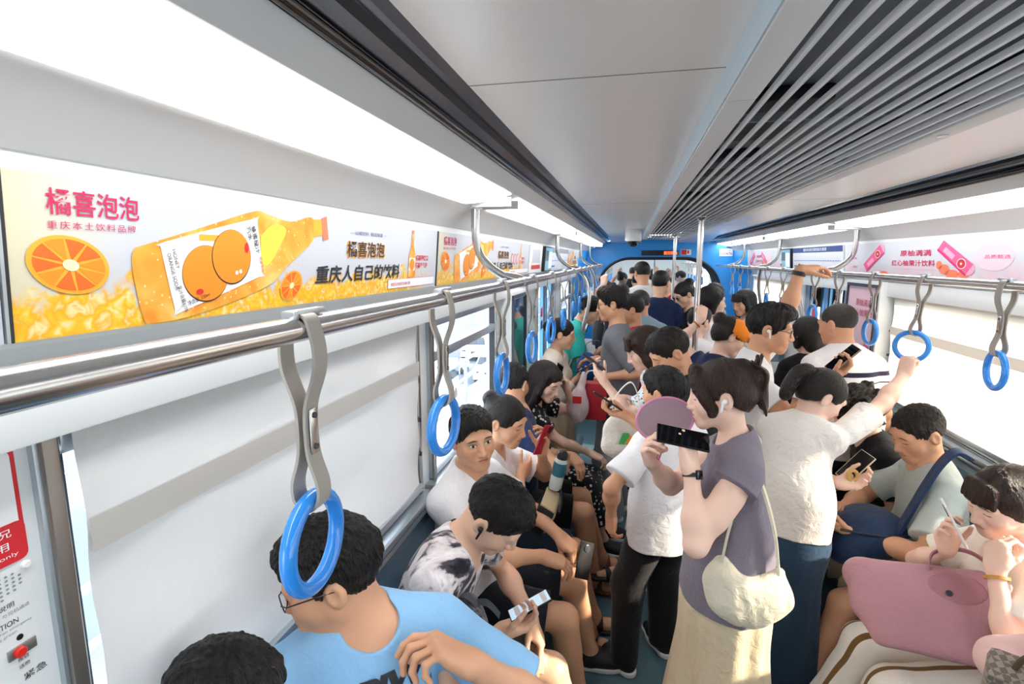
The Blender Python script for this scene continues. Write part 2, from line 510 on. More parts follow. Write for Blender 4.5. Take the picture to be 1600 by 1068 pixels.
def hand_prims(F, wr, f, n, right, pose, s, curl=None, fat=1.0):
    f = nrm(f); n = nrm(n - f * (V(n) @ f)); side = np.cross(f, n) * (1 if right else -1)
    g = s * fat
    for off, kb, ph, r in FING:
        F.cap(wr + side * off * .55 * s + f * .008 * s, wr + side * off * s + f * kb * s, .0155 * g, .0118 * g, .016)
    F.cap(wr + f * .03 * s + side * .020 * s + n * .008 * s, wr + f * .06 * s + side * .030 * s + n * .010 * s, .017 * g, .012 * g, .02)
    F.cap(wr + f * .02 * s - side * .022 * s + n * .006 * s, wr + f * .06 * s - side * .028 * s + n * .006 * s, .014 * g, .010 * g, .02)
    cu = curl or CURL[pose]
    ex = {'relaxed': (0, 4, 8, 12), 'soft': (-14, 0, 8, 14), 'limp': (-8, 0, 5, 10), 'phone': (-6, 0, 3, 6)}.get(pose, (-4, 0, 2, 3))
    for i, (off, kb, ph, r) in enumerate(FING):
        p = wr + side * off * s + f * kb * s; a = 0
        d0 = nrm(f + side * off * 2.2)
        for j in range(3):
            a += math.radians(max(0, cu[j] + ex[i] * (1, .8, .5)[j]))
            d = d0 * math.cos(a) + n * math.sin(a)
            q = p + d * ph[j] * s
            F.cap(p, q, r * g * (1, .93, .86)[j], r * g * (.95, .88, .76)[j], .0035 if j else .007)
            p = q
    o = THUMB[pose]
    p = wr + f * .026 * s + side * .026 * s + n * .010 * s
    d = nrm(f * .62 + side * (.80 - .75 * o) + n * (.25 + .55 * o))
    for j, (l, r0, r1) in enumerate(((.040, .0125, .0105), (.034, .0103, .0095), (.027, .0096, .0078))):
        q = p + d * l * s
        F.cap(p, q, r0 * g, r1 * g, .010 if j == 0 else .005)
        p = q; d = nrm(d + (f * .25 - side * .45 * o + n * .05) * (.5 + .4 * o))

def head_prims(F, c, R, s, female=False, fat=1.0):
    T = lambda x, y, z: c + R @ (V(x, y, z) * s)
    E = lambda p, rad, k=.02, sub=False: F.ell(T(*p), V(rad) * s, R, k * s, sub)
    K = lambda a, b, ra, rb, k=.012, sub=False: F.cap(T(*a), T(*b), ra * s, rb * s, k * s, sub)
    jw = (.9 if female else 1.0) * fat
    E((0, -.012, .030), (.076, .096, .084), .02)
    E((0, .022, -.028), (.060 * fat, .066, .082), .04)
    for x in (-1, 1):
        K((x * .050 * jw, .002, -.058), (x * .014, .068, -.096), .022, .017, .03)
        E((x * .040 * fat, .058, -.030), (.026 * fat, .026, .030), .03)
    E((0, .074, -.098), (.022, .017, .015), .025)
    K((-.040, .078, .024), (.040, .078, .024), .014, .014, .02)
    for x in (-1, 1): E((x * .031, .099, .002), (.020, .014, .012), .014, True)
    for x in (-1, 1): E((x * .031, .0785, .001), (.0155, .0125, .0115), .006)
    K((0, .090, .006), (0, .110, -.034), .0085, .0115, .016)
    for x in (-1, 1): E((x * .011, .101, -.038), (.0085, .010, .0075), .008)
    E((0, .086, -.064), (.026, .014, .020), .02)
    K((-.016, .0945, -.0575), (.016, .0945, -.0575), .0050, .0050, .008)
    K((-.013, .0935, -.0685), (.013, .0935, -.0685), .0058, .0058, .008)
    E((0, .106, -.0628), (.030, .010, .0016), .004, True)
    for x in (-1, 1):
        Re = R @ rot_frame(90, 0, 0) if False else R
        E((x * .079, -.012, -.008), (.010, .021, .032), .008)
        E((x * .088, -.006, -.006), (.006, .011, .018), .005, True)

PEOPLE = []; DRY = False
def build_person(label, pos, yaw, h=1.66, seat=None, lean=(0, 0), side=0, tyaw=0, head=(0, 0, 0), headoff=(0, 0, 0), R=None, L=None, legs=None, girth=1.0,
                 female=False, skin=0, down=True, hair='short', haircol='black', top=None, bottom=None, shoes=None, res=1, group=None, armgirth=1.0, headscale=1.0, extra=None, fat=1.0, knees=None, armlen=1.0):
    s = h / 1.70
    hb = {0: .0045, 1: .006, 2: .010, 3: .014}[res]; hh = {0: .0028, 1: .0034, 2: .006, 3: .009}[res]; hhand = {0: .0024, 1: .003, 2: .005, 3: .008}[res]
    hc = {0: .005, 1: .006, 2: .009, 3: .013}[res]
    x, y = pos
    pz = (seat + .095 * s) if seat is not None else .925 * s
    P = V(x, y, pz)
    root = empty('person', (x, y, 0.0), label, 'person', group)
    R1 = rot_frame(yaw, lean[0], side); R2 = rot_frame(yaw + tyaw, lean[1], side)
    u1, u2 = R1[:, 2], R2[:, 2]
    Wp = P + u1 * .22 * s; N = Wp + u2 * .285 * s
    sw = (.150 if female else .170) * s * (1 + (girth - 1) * .5)
    SH = {'R': N - u2 * .070 * s + R2[:, 0] * sw, 'L': N - u2 * .070 * s - R2[:, 0] * sw}
    hs = (s ** .5) * 1.02 * headscale
    RH = rot_frame(*head)
    base = N + u2 * .078 * s + R2[:, 1] * .012
    HC = base + V(headoff) + RH[:, 2] * .105 * hs + RH[:, 1] * .022 * hs
    ua, fa = .285 * s * armlen, .245 * s * armlen
    arms = {}
    for sd, sp in (('R', R), ('L', L)):
        sgn = 1 if sd == 'R' else -1; S = SH[sd]
        sp = dict(sp or {})
        if 'g' not in sp:
            if seat is not None:
                sp.setdefault('g', tuple(P + R1[:, 1] * .30 * s + R1[:, 0] * sgn * .10 * s + V(0, 0, .10 * s))); sp.setdefault('f', tuple(R1[:, 1] * .9 - R1[:, 0] * sgn * .5 - V(0, 0, .3))); sp.setdefault('n', (0, 0, -1))
            else:
                sp['g'] = tuple(S + V(0, 0, -.60 * s) + R2[:, 0] * sgn * .07 * s + R2[:, 1] * .05 * s); sp.setdefault('f', (0, 0, -1)); sp.setdefault('n', tuple(-R2[:, 0] * sgn))
        f = nrm(sp['f']) if 'f' in sp else nrm(V(sp['g']) - S); n = V(sp.get('n', (0, 0, -1))); n = nrm(n - f * (n @ f))
        wr = V(sp['g']) - f * .078 * s - n * sp.get('lift', .028) * s
        pole = V(sp['pole']) if 'pole' in sp else (-u2 * .8 + R2[:, 0] * sgn * .5 - R2[:, 1] * .35)
        over = np.linalg.norm(wr - S) - (ua + fa) * .985
        if over > 0: S = S + nrm(wr - S) * min(over, .085)      # the shoulder follows a long reach
        E, wr, over = ik(S, wr, ua, fa, pole)
        if over > .005: print('REACH', label, sd, round(float(over), 3))
        arms[sd] = dict(S=S, E=E, W=wr, f=f, n=n, pose=sp.get('pose', 'relaxed'), curl=sp.get('curl'))
    lg = {}
    tl, sl = .425 * s, .415 * s
    for sd in 'RL':
        sgn = 1 if sd == 'R' else -1
        hip = P + R1[:, 0] * sgn * .092 * s * (1 + (girth - 1) * .4) - u1 * .02 * s
        fy = rot_frame(yaw)
        if legs and sd in legs: A = V(legs[sd])
        elif seat is not None: A = V(hip[0], hip[1], 0) + fy[:, 1] * .44 * s + fy[:, 0] * sgn * .02 + V(0, 0, .075)
        else: A = V(x, y, 0) + fy[:, 0] * sgn * .10 * s + V(0, 0, .075) - fy[:, 1] * .01
        pole = fy[:, 1] + (V(0, 0, 1.2) if seat is not None else 0) + fy[:, 0] * sgn * (.12)
        if knees and sd in knees: pole = V(knees[sd])
        Kn, A, over = ik(hip, A, tl, sl, pole)
        lg[sd] = dict(H=hip, K=Kn, A=A, f=fy[:, 1] + fy[:, 0] * sgn * .18)
    g = girth
    def torso(F, e=0.0, body=True):
        F.cap(N - u2 * .10 * s, N - u2 * .26 * s, (.140 if not female else .120) * s * g + e, (.130 if not female else .108) * s * g + e, .05, R=R2, q=.70)
        F.cap(P + u1 * .20 * s, P + u1 * .02 * s, (.126 if not female else .106) * s * g + e, (.148 if not female else .150) * s * g + e, .06, R=R1, q=.70)
        F.cap(SH['L'] + R2[:, 0] * .03, SH['R'] - R2[:, 0] * .03, .054 * s + e, .054 * s + e, .05)
        for sd in 'LR': F.cap(N - u2 * .002 * s, SH[sd] + u2 * .008 * s, .042 * s + e, .034 * s + e, .04)
        if female:
            for q in (-1, 1): F.ell(N - u2 * .185 * s + R2[:, 1] * .075 * s + R2[:, 0] * q * .062 * s, V(.058, .05, .058) * s + e, R2, .04)
        if g > 1.08: F.ell(P + u1 * .14 * s + R1[:, 1] * .06 * s, V(.15, .10, .13) * s * (g - .1) + e, R1, .06)
    def armp(F, sd, e=0.0):
        a = arms[sd]; ag = armgirth * (.88 if female else 1.0)
        F.cap(a['S'], a['E'], .048 * s * ag + e, .037 * s * ag + e, .03)
        F.cap(a['S'] + (a['E'] - a['S']) * .3, a['S'] + (a['E'] - a['S']) * .6, .047 * s * ag + e, .044 * s * ag + e, .03)
        d = a['W'] - a['E']
        F.cap(a['E'], a['E'] + d * .35, .036 * s * ag + e, .039 * s * ag + e, .03)
        F.cap(a['E'] + d * .3, a['W'], .039 * s * ag + e, .0245 * s * ag + e, .03)
        F.cap(a['W'] - d * .05, a['W'] + a['f'] * .012 * s, .0235 * s * ag + e, .0235 * s * ag + e, .02)
    def legp(F, sd, e=0.0, upto=1.0):
        l = lg[sd]; K_, A_ = l['K'], l['A']
        F.cap(l['H'], K_, .080 * s * g + e, .056 * s + e, .05)
        if upto >= 1:
            d = A_ - K_; back = -nrm(l['f'])
            F.cap(K_, A_, .054 * s + e, .036 * s + e, .03)
            F.cap(K_ + d * .15 + back * .015 * s, K_ + d * .42 + back * .018 * s, .046 * s + e, .048 * s + e, .04)
    def footp(F, sd, e=0.0):
        l = lg[sd]; A_ = l['A']; f = nrm(l['f'] * V(1, 1, 0)); z = V(0, 0, 1)
        F.cap(A_ - z * .036 * s - f * .03 * s, A_ - z * .045 * s + f * .10 * s, .034 * s + e, .027 * s + e, .03)
        F.cap(A_ - z * .045 * s + f * .08 * s, A_ - z * .052 * s + f * .165 * s, .032 * s + e, .020 * s + e, .03)
        F.cap(A_ + z * .01, A_ - z * .03 * s, .036 * s + e, .036 * s + e, .03)
    def whole(F):
        head_prims(F, HC, RH, hs, female, fat)
        F.cap(N - u2 * .03 * s, HC + RH @ (V(0, -.022, -.055) * hs), (.056 if not female else .047) * s * fat, (.054 if not female else .046) * hs * fat, .03)
        torso(F)
        for sd in 'LR':
            armp(F, sd); hand_prims(F, arms[sd]['W'], arms[sd]['f'], arms[sd]['n'], sd == 'R', arms[sd]['pose'], s * 1.0, arms[sd]['curl'])
            legp(F, sd); footp(F, sd)
    PEOPLE.append((label, HC, pos, P))
    if DRY: return None
    pts = [P, N, HC, HC + RH[:, 2] * .14] + [arms[q][k] for q in 'LR' for k in 'SEW'] + [arms[q]['W'] + arms[q]['f'] * .19 for q in 'LR'] + [lg[q][k] for q in 'LR' for k in 'HKA'] + [lg[q]['A'] + nrm(lg[q]['f']) * .19 - V(0, 0, .08) for q in 'LR']
    pts = np.array(pts); lo, hi = pts.min(0) - .2, pts.max(0) + .2
    lo[2] = max(lo[2], -.03)
    boxes = [(HC - .155, HC + .155, hh)]
    for q in 'LR':
        cc = arms[q]['W'] + arms[q]['f'] * .08; boxes.append((cc - .125, cc + .125, hhand))
    F = Field(lo, hi, hb); whole(F); Pm, Qm = F.mesh(); del F
    keep = np.ones(len(Qm), bool); c4 = Pm[Qm]
    for a, b, _ in boxes:
        m = hb * 1.2; keep &= ~((c4 > a + m) & (c4 < b - m)).all(axis=(1, 2))
    allP, allQ = [Pm], [Qm[keep]]; off = len(Pm)
    done = []
    for a, b, hq in boxes:
        F = Field(a, b, hq); whole(F); p_, q_ = F.mesh()
        if len(q_):
            kk = np.ones(len(q_), bool)
            for (a2, b2) in done:
                kk &= ~((p_[q_] > a2) & (p_[q_] < b2)).all(axis=(1, 2))
            allP.append(p_); allQ.append(q_[kk] + off); off += len(p_)
        done.append((a + hq, b - hq))
    Pm = np.concatenate(allP); Qm = np.concatenate(allQ)
    body = mesh_obj('body', Pm, Qm, skin_mat(skin, down), root, hl=((Pm - HC) @ RH) / hs)
    ctx = dict(root=root, s=s, P=P, N=N, HC=HC, RH=RH, hs=hs, R1=R1, R2=R2, u1=u1, u2=u2, SH=SH, arms=arms, lg=lg, torso=torso, armp=armp, legp=legp, footp=footp, lo=lo, hi=hi, hc=hc, hh=hh, g=g, female=female, yaw=yaw, seat=seat, body=body, res=res, label=label)
    if hair: make_hair(ctx, hair, haircol)
    for fn in (top, bottom, shoes): 
        if fn: fn(ctx)
    if extra:
        for fn in (extra if isinstance(extra, (list, tuple)) else [extra]): fn(ctx)
    return ctx

# ------------------------------------------------------------------ hair
HAIRC = {'black': '#14110f', 'softblack': '#1b1512', 'brown': '#2c1a12', 'auburn': '#3a2018', 'grey': '#3b3733', 'ash': '#2a2220'}
def make_hair(c, style, col):
    F = Field((-.20, -.24, -.52 if style in ('long', 'longsleek') else -.24), (.20, .20, .22), c['hh'] * 1.05)
    E = lambda p, r, k=.02, sub=False, R=None: F.ell(p, r, R, k, sub)
    K = lambda a, b, ra, rb, k=.02, sub=False: F.cap(a, b, ra, rb, k, sub)
    amp, fr = .0022, 260
    if style in ('short', 'spiky', 'quiff', 'crew', 'buzz'):
        t = {'buzz': -.0035, 'crew': -.001, 'short': 0, 'spiky': .004, 'quiff': .003}[style]
        E((0, -.014, .032), (.084 + t, .104 + t, .092 + t))
        if style not in ('buzz', 'crew'): E((0, .014, .075), (.072, .084, .050 + t), .03)
        if style == 'quiff': E((.01, .055, .098), (.055, .04, .03), .03)
        E((0, .122, -.034), (.094, .098, .104 if style != 'buzz' else .112), .010, True)
        F.cut(lambda X, Y, Z: (np.where(Y < 0, .62 * Y, 0) - .012 - .02 * (Y > .0) - Z) + .003 * np.sin(X * 330 + Y * 90) + .003 * np.sin(Y * 410 + X * 60))
        for x in (-1, 1): E((x * .088, -.010, -.012), (.022, .027, .036), .006, True)
        amp, fr = {'buzz': (.0012, 400), 'crew': (.0031, 260), 'short': (.0034, 190), 'spiky': (.0046, 210), 'quiff': (.0050, 150)}[style]
    elif style == 'curly':
        E((0, -.016, .034), (.100, .118, .104)); E((0, .0, .04), (.104, .10, .09), .03)
        for i in range(26):
            a = i * 2.4; z = .10 - .18 * (i / 26); r = .098
            E((r * math.cos(a), -.02 + r * 1.05 * math.sin(a), z), (.026, .026, .026), .012)
        E((0, .135, -.055), (.080, .090, .100), .012, True); F.cut(lambda X, Y, Z: -.085 - Z + 0 * X + 0 * Y)
        amp, fr = .010, 90
    else:
        E((0, -.014, .032), (.087, .107, .094)); E((0, -.03, .0), (.083, .090, .090), .03)
        if style in ('long', 'longsleek'):
            K((0, -.05, .02), (0, -.085, -.30), .082, .062, .05); K((0, -.06, -.1), (0, -.10, -.44), .075, .045, .04)
            for x in (-1, 1):
                K((x * .066, .03, .06), (x * .080, .020, -.06), .026, .024, .02); K((x * .080, .020, -.06), (x * .085, .0, -.30), .026, .022, .02)
        E((0, .130, -.045), (.072, .098, .108), .012, True)
        if style in ('bob',):
            for x in (-1, 1): K((x * .070, .02, .04), (x * .078, .0, -.085), .026, .022, .02)
            K((0, -.06, .0), (0, -.065, -.085), .075, .062, .03)
            E((0, .135, -.055), (.070, .100, .112), .012, True)
        if style in ('bun', 'bunlow', 'ponytail', 'clip', 'updo'):
            F.cut(lambda X, Y, Z: (np.where(Y < 0, .80 * Y, 0) - .004 - Z) + 0 * X)
            for x in (-1, 1): E((x * .090, -.010, -.010), (.020, .025, .034), .006, True)
        if style == 'bun': E((0, -.105, .075), (.045, .042, .042), .012)
        if style == 'bunlow': E((0, -.115, .035), (.048, .044, .044), .012)
        if style == 'updo': E((0, -.095, .085), (.055, .05, .045), .015)
        if style == 'ponytail':
            pts = smooth_path([(0, -.095, .055), (0, -.132, .058), (0, -.152, .015), (0, -.148, -.045), (0, -.132, -.095)], 3)
            for i in range(len(pts) - 1): K(pts[i], pts[i + 1], .022 + .009 * math.sin(i / len(pts) * PI), .022 + .009 * math.sin((i + 1) / len(pts) * PI), .012)
        if style == 'clip':
            K((0, -.085, .085), (0, -.128, .05), .030, .030, .02); K((0, -.128, .05), (.006, -.132, -.055), .030, .017, .015)
            for j in range(5):
                a = -.5 + j * .25
                K((0, -.12, .07), (.040 * math.sin(a) * 1.4, -.135 - .012 * (j % 2), .085 + .035 * math.cos(a)), .012, .004, .006)
                K((0, -.13, -.03), (.018 * math.sin(a * 3), -.135, -.075 - .012 * (j % 2)), .012, .004, .006)
        if style in ('clip', 'curtain'):
            for x in (-1, 1):
                for dy in (0, -.013, -.026):
                    pts = smooth_path([(x * .014, .080 + dy * .6, .100), (x * .048, .086 + dy, .052), (x * .066, .066 + dy, .000), (x * .0665, .050 + dy, -.034), (x * .064, .046 + dy * .5, -.060)], 3)
                    for i in range(len(pts) - 1): K(pts[i], pts[i + 1], max(.003, .0115 - .0007 * i), max(.003, .0115 - .0007 * (i + 1)), .012)
        if style in ('bangs', 'bobbangs', 'longsleek'):
            for j in range(7):
                x = -.054 + .018 * j
                K((x * .8, .066, .092), (x * 1.05, .098 - .25 * abs(x), .036), .014, .009, .01)
        if style == 'bangs': E((.0, -.115, .045), (.05, .045, .045), .012)
        amp, fr = .0020, 170
    Pm, Qm = F.mesh()
    if c['res'] <= 1:
        n = vnormals(Pm, Qm)
        th = np.arctan2(Pm[:, 0], Pm[:, 1] + .02)
        if style in ('curly',): w = wob(Pm, fr, 3)
        elif amp > .003: w = np.maximum(wob(Pm * V(1, 1, .35), fr, 7), -.6)
        else: w = .45 * wob(np.stack([th * .16, Pm[:, 2] * .22, Pm[:, 1] * .3], 1), 190, 4) + .55 * wob(Pm * V(1, 1, .25), fr, 5)
        Pm2 = Pm + n * (w * amp)[:, None]
    else: Pm2 = Pm
    Wp = c['HC'] + (Pm2 * c['hs']) @ c['RH'].T
    return mesh_obj('hair', Wp, Qm, hair_mat('hair ' + col, HAIRC[col], .5 if style in ('buzz', 'crew') else .36), c['root'], hl=Pm)

# ------------------------------------------------------------------ clothing
def wrinkle(P, Q, amp, seed=1, f=26, aniso=(1, 1, .55)):
    n = vnormals(P, Q)
    w = wob(P * V(aniso), f, seed) * .6 + wob(P, f * .45, seed + 11) * .6
    return P + n * (w * amp)[:, None]

def shirt(name, m, sleeve=.55, ease=.016, loose=.018, hem=.10, neck=.060, neckdrop=.035, amp=.0045, seed=1, collar=False, vneck=False, taper=1.0, ruffle=False, sleevem=None, cuff=None, print_=None):
    def fn(c):
        s, N, P, R1, R2, u1, u2 = c['s'], c['N'], c['P'], c['R1'], c['R2'], c['u1'], c['u2']; g = c['g']
        F = Field(c['lo'], c['hi'], c['hc'])
        c['torso'](F, ease)
        bot = P - u1 * hem * s
        if c['seat'] is not None: bot = P - u1 * min(hem, .03) * s
        w0 = (.140 if not c['female'] else .118) * s * g + ease + loose * .5; w1 = (.162 if not c['female'] else .154) * s * g * taper + ease + loose * .75
        F.cap(N - u2 * .20 * s, P + u1 * .10 * s, w0, w1, .04, R=R1, q=.70)
        F.cap(P + u1 * .12 * s, bot, w1, w1 + .006, .03, R=R1, q=.74, flat=True)
        bn = -u1
        F.cut(lambda X, Y, Z: ((X - bot[0]) * bn[0] + (Y - bot[1]) * bn[1] + (Z - bot[2]) * bn[2]))
        if collar:
            F.cap(N - u2 * .01 * s, N + u2 * .058 * s + R2[:, 1] * .01, (.075) * s, .066 * s, .02, flat=True)
        # neck opening follows the neck
        hd = nrm(c['HC'] - N)
        F.cap(N - u2 * .02 * s + R2[:, 1] * .012 * s, N + (u2 * .5 + hd * .5) * .20 * s, neck * s, neck * 1.15 * s, .012, sub=True)
        F.ell(N + R2[:, 1] * .028 * s + u2 * .022 * s, V(neck + .004, neck + .022, neckdrop + .030) * s, R2, .012, True)
        if vneck: F.cap(N + R2[:, 1] * .09 * s, N + R2[:, 1] * .125 * s - u2 * .11 * s, .045 * s, .006, .01, True)
        # sleeves after the opening so that they stay closed over the shoulder
        for sd in 'LR':
            a = c['arms'][sd]; S, E = a['S'], a['E']
            if sleeve <= 1 and sleeve > 0:
                end = S + (E - S) * sleeve
                F.cap(S, end, .050 * s + ease * .8, .053 * s + ease * .8 + loose * .4, .028, flat=True)
            elif sleeve > 1:
                F.cap(S, E, .056 * s + ease * .8, .046 * s + ease, .03)
                F.cap(E, E + (a['W'] - E) * (sleeve - 1), .046 * s + ease, .036 * s + ease, .02, flat=True)
        Pm, Qm = F.mesh()
        Pm = wrinkle(Pm, Qm, amp, seed)
        o = mesh_obj(name, Pm, Qm, m, c['root'])
        c['shirt'] = o
        if print_: print_(c, o, Pm, Qm)
    return fn

def trousers(name, m, length=1.0, ease=.018, amp=.006, seed=5, flare=0.0, waist=.06):
    """length 1 = to the ankle, .45 = shorts above the knee (fraction of whole leg)"""
    def fn(c):
        s, P, R1, u1 = c['s'], c['P'], c['R1'], c['u1']; g = c['g']
        F = Field(c['lo'], c['hi'], c['hc'])
        F.cap(P + u1 * waist * s, P + u1 * .0 * s, .128 * s * g + ease * .4, (.140 if not c['female'] else .142) * s * g + ease * .5, .05, R=R1, q=.72)
        for sd in 'LR':
            l = c['lg'][sd]; H, K_, A_ = l['H'], l['K'], l['A']
            if length < .5:
                e = H + (K_ - H) * (length / .5); F.cap(H, e, .083 * s * g + ease, .072 * s + ease * 1.3 + flare, .04, flat=True)
            else:
                F.cap(H, K_, .081 * s * g + ease * .8, .060 * s + ease, .04)
                e = K_ + (A_ - K_) * min(1.0, (length - .5) / .5) + (nrm(A_ - K_) * .025 if length >= 1 else 0)
                F.cap(K_, e, .060 * s + ease, .046 * s + ease + flare, .03, flat=True)
        Pm, Qm = F.mesh(); Pm = wrinkle(Pm, Qm, amp, seed, 22)
        Pm[:, 2] = np.maximum(Pm[:, 2], .012)
        c['bottom'] = mesh_obj(name, Pm, Qm, m, c['root'])
    return fn

def skirt(name, m, hemz=.12, wtop=.150, whem=.27, pleats=16, amp=.012, waist=.10, fwd=0.0, rows=26, n=120):
    """standing skirt: lofted rings with folds deepening to the hem"""
    def fn(c):
        s, P, R1 = c['s'], c['P'], c['R1']; top = P + c['u1'] * waist * s; fr = rot_frame(c['yaw'])
        vs = []
        for i in range(rows):
            t = i / (rows - 1); z = top[2] + (hemz - top[2]) * t
            hipb = math.exp(-((t - .20) / .16) ** 2) * .040
            w = (wtop + (whem - wtop) * (t ** .8) + hipb) * s * (1 + (c['g'] - 1) * .5); q = .80 + .08 * t
            cx = top * (1 - min(1, t * 3)) + P * min(1, t * 3)
            for k in range(n):
                a = 2 * PI * k / n
                r = 1 + (amp / w) * (.25 + .75 * t) * (math.sin(pleats * a + .9 * math.sin(3 * a) + 1.2 * t) + .5 * math.sin(pleats * .5 * a + 2))
                p = V(cx[0], cx[1], z) + fr[:, 0] * w * r * math.cos(a) + fr[:, 1] * (w * q * r * math.sin(a) + fwd * t)
                vs.append(p)
        mb = MB(); mb.add(vs, [(i * n + k, (i + 1) * n + k, (i + 1) * n + (k + 1) % n, i * n + (k + 1) % n) for i in range(rows - 1) for k in range(n)] + [tuple(range(n)), tuple((rows - 1) * n + k for k in range(n))[::-1]])
        c['bottom'] = mb.build(name, m, c['root'], angle=70)
    return fn

def lapskirt(name, m, drop=.0, ease=.022, amp=.006, seed=9, reach=.92):
    """seated skirt: both thighs under one cloth, optional drop below the knee"""
    def fn(c):
        s, P, R1, u1 = c['s'], c['P'], c['R1'], c['u1']
        F = Field(c['lo'], c['hi'], c['hc'])
        F.cap(P + u1 * .10 * s, P, .145 * s + ease * .6, .170 * s + ease, .05, R=R1, q=.74)
        A, B = c['lg']['L'], c['lg']['R']
        for t0, t1 in ((0, reach),):
            for l in (A, B): F.cap(l['H'], l['H'] + (l['K'] - l['H']) * t1, .092 * s + ease, .064 * s + ease, .05, flat=drop == 0)
            for f_ in (.25, .5, .75):
                F.cap((A['H'] * (1 - f_) + B['H'] * f_), (A['H'] + (A['K'] - A['H']) * t1) * (1 - f_) + (B['H'] + (B['K'] - B['H']) * t1) * f_, .080 * s + ease, .056 * s + ease, .05, flat=drop == 0)
        if drop:
            for f_ in (0, .25, .5, .75, 1):
                k_ = A['K'] * (1 - f_) + B['K'] * f_; a_ = A['A'] * (1 - f_) + B['A'] * f_
                F.cap(k_, k_ + (a_ - k_) * drop, .062 * s + ease, .060 * s + ease, .05, flat=True)
        Pm, Qm = F.mesh(); Pm = wrinkle(Pm, Qm, amp, seed, 22)
        c['bottom'] = mesh_obj(name, Pm, Qm, m, c['root'])
    return fn

def shoe(m, sole=None, name='shoe', high=.0):
    sole = sole or mat('white rubber', '#e9e9e6', .6)
    def fn(c):
        s = c['s']
        for sd in 'LR':
            l = c['lg'][sd]; A_ = l['A']; f = nrm(l['f'] * V(1, 1, 0)); z = V(0, 0, 1)
            lo = A_ - .28; hi = A_ + .28; lo[2] = 0; hi[2] = A_[2] + .08
            F = Field(lo, hi, c['hc'] * .8)
            zb = A_[2] - .075
            B = V(A_[0], A_[1], zb)
            F.cap(B + z * .045 - f * .035 * s, B + z * .040 + f * .10 * s, .044 * s, .040 * s, .03)
            F.cap(B + z * .040 + f * .06 * s, B + z * .030 + f * .175 * s, .042 * s, .030 * s, .03)
            F.cap(B + z * .05, B + z * (.085 + high), .047 * s, .045 * s, .03, flat=True)
            F.cut(lambda X, Y, Z: (zb + .012 - Z) + 0 * X + 0 * Y)
            Pm, Qm = F.mesh(); o = mesh_obj(name, Pm, Qm, m, c['root'])
            F = Field(lo, hi, c['hc'] * .8)
            F.cap(B + z * .012 - f * .038 * s, B + z * .012 + f * .09 * s, .047 * s, .045 * s, .02); F.cap(B + z * .012 + f * .06 * s, B + z * .014 + f * .178 * s, .046 * s, .034 * s, .03)
            F.cut(lambda X, Y, Z: np.maximum(zb + .001 - Z, Z - zb - .026) + 0 * X + 0 * Y)
            Pm, Qm = F.mesh(); so = mesh_obj('sole', Pm, Qm, sole, o)
    return fn

def sandal(m, name='sandal'):
    def fn(c):
        s = c['s']
        for sd in 'LR':
            l = c['lg'][sd]; A_ = l['A']; f = nrm(l['f'] * V(1, 1, 0)); z = V(0, 0, 1); r = np.cross(f, z); zb = A_[2] - .075; B = V(A_[0], A_[1], zb)
            F = Field(B - V(.26, .26, .02), B + V(.26, .26, .14), .006)
            F.cap(B + z * .010 - f * .045 * s, B + z * .010 + f * .09 * s, .044 * s, .046 * s, .02); F.cap(B + z * .010 + f * .06 * s, B + z * .010 + f * .185 * s, .047 * s, .040 * s, .03)
            F.cut(lambda X, Y, Z: np.maximum(zb + .001 - Z, Z - zb - .022) + 0 * X + 0 * Y)
            Pm, Qm = F.mesh(); o = mesh_obj(name, Pm, Qm, m, c['root'])
            mb = MB()
            for t, hgt, w in ((.035, .070, .030), (.115, .050, .032)):
                arc = [B + f * t * s + r * math.cos(a) * .046 * s + z * (.016 + hgt * s * max(0, math.sin(a))) for a in np.linspace(0, PI, 13)]
                mb.ribbon(arc, f, w, .005)
            mb.build('strap', m, o)
    return fn

# ------------------------------------------------------------------ worn small things
def glasses(m=None, rim=True):
    def fn(c):
        m_ = m or mat('dark glasses frame', '#1a1a1c', .3); RH, HC, s = c['RH'], c['HC'], c['hs']
        T = lambda x, y, z: HC + RH @ (V(x, y, z) * s)
        mb = MB()
        for q in (-1, 1):
            mb.tube([T(q * .033 + .024 * math.cos(a), .103 - .012 * abs(math.cos(a)) * .5, -.004 + .019 * math.sin(a)) for a in np.linspace(0, 2 * PI, 25)[:-1]], .0015, 6, closed=True)
            mb.tube([T(q * .057, .099, .004), T(q * .074, .085, .006), T(q * .081, .03, .006), T(q * .083, -.01, .004), T(q * .080, -.03, -.012)], .0016, 6)
        mb.tube([T(-.010, .105, .0), T(0, .108, .003), T(.010, .105, .0)], .0015, 6)
        g = mb.build('glasses', m_, c['root'])
        lb = MB()
        for q in (-1, 1): lb.poly([T(q * .033 + .0235 * math.cos(a), .102, -.004 + .0185 * math.sin(a)) for a in np.linspace(0, 2 * PI, 25)[:-1]])
        lb.build('lens', mat('lens glass', '#ffffff', .03, trans=1.0), g)
    return fn

def earbud(side='R', m=None):
    def fn(c):
        q = 1 if side == 'R' else -1; RH, HC, s = c['RH'], c['HC'], c['hs']; T = lambda x, y, z: HC + RH @ (V(x, y, z) * s)
        F = Field(T(q * .09, 0, -.02) - .06, T(q * .09, 0, -.02) + .06, .0025)
        F.ell(T(q * .091, -.004, -.006), (.009, .009, .009), None, .004); F.cap(T(q * .095, .002, -.008), T(q * .095, .010, -.038), .0045, .004, .004)
        Pm, Qm = F.mesh(); mesh_obj('earbud', Pm, Qm, m or mat('white earbud plastic', '#f2f2f2', .25), c['root'])
    return fn

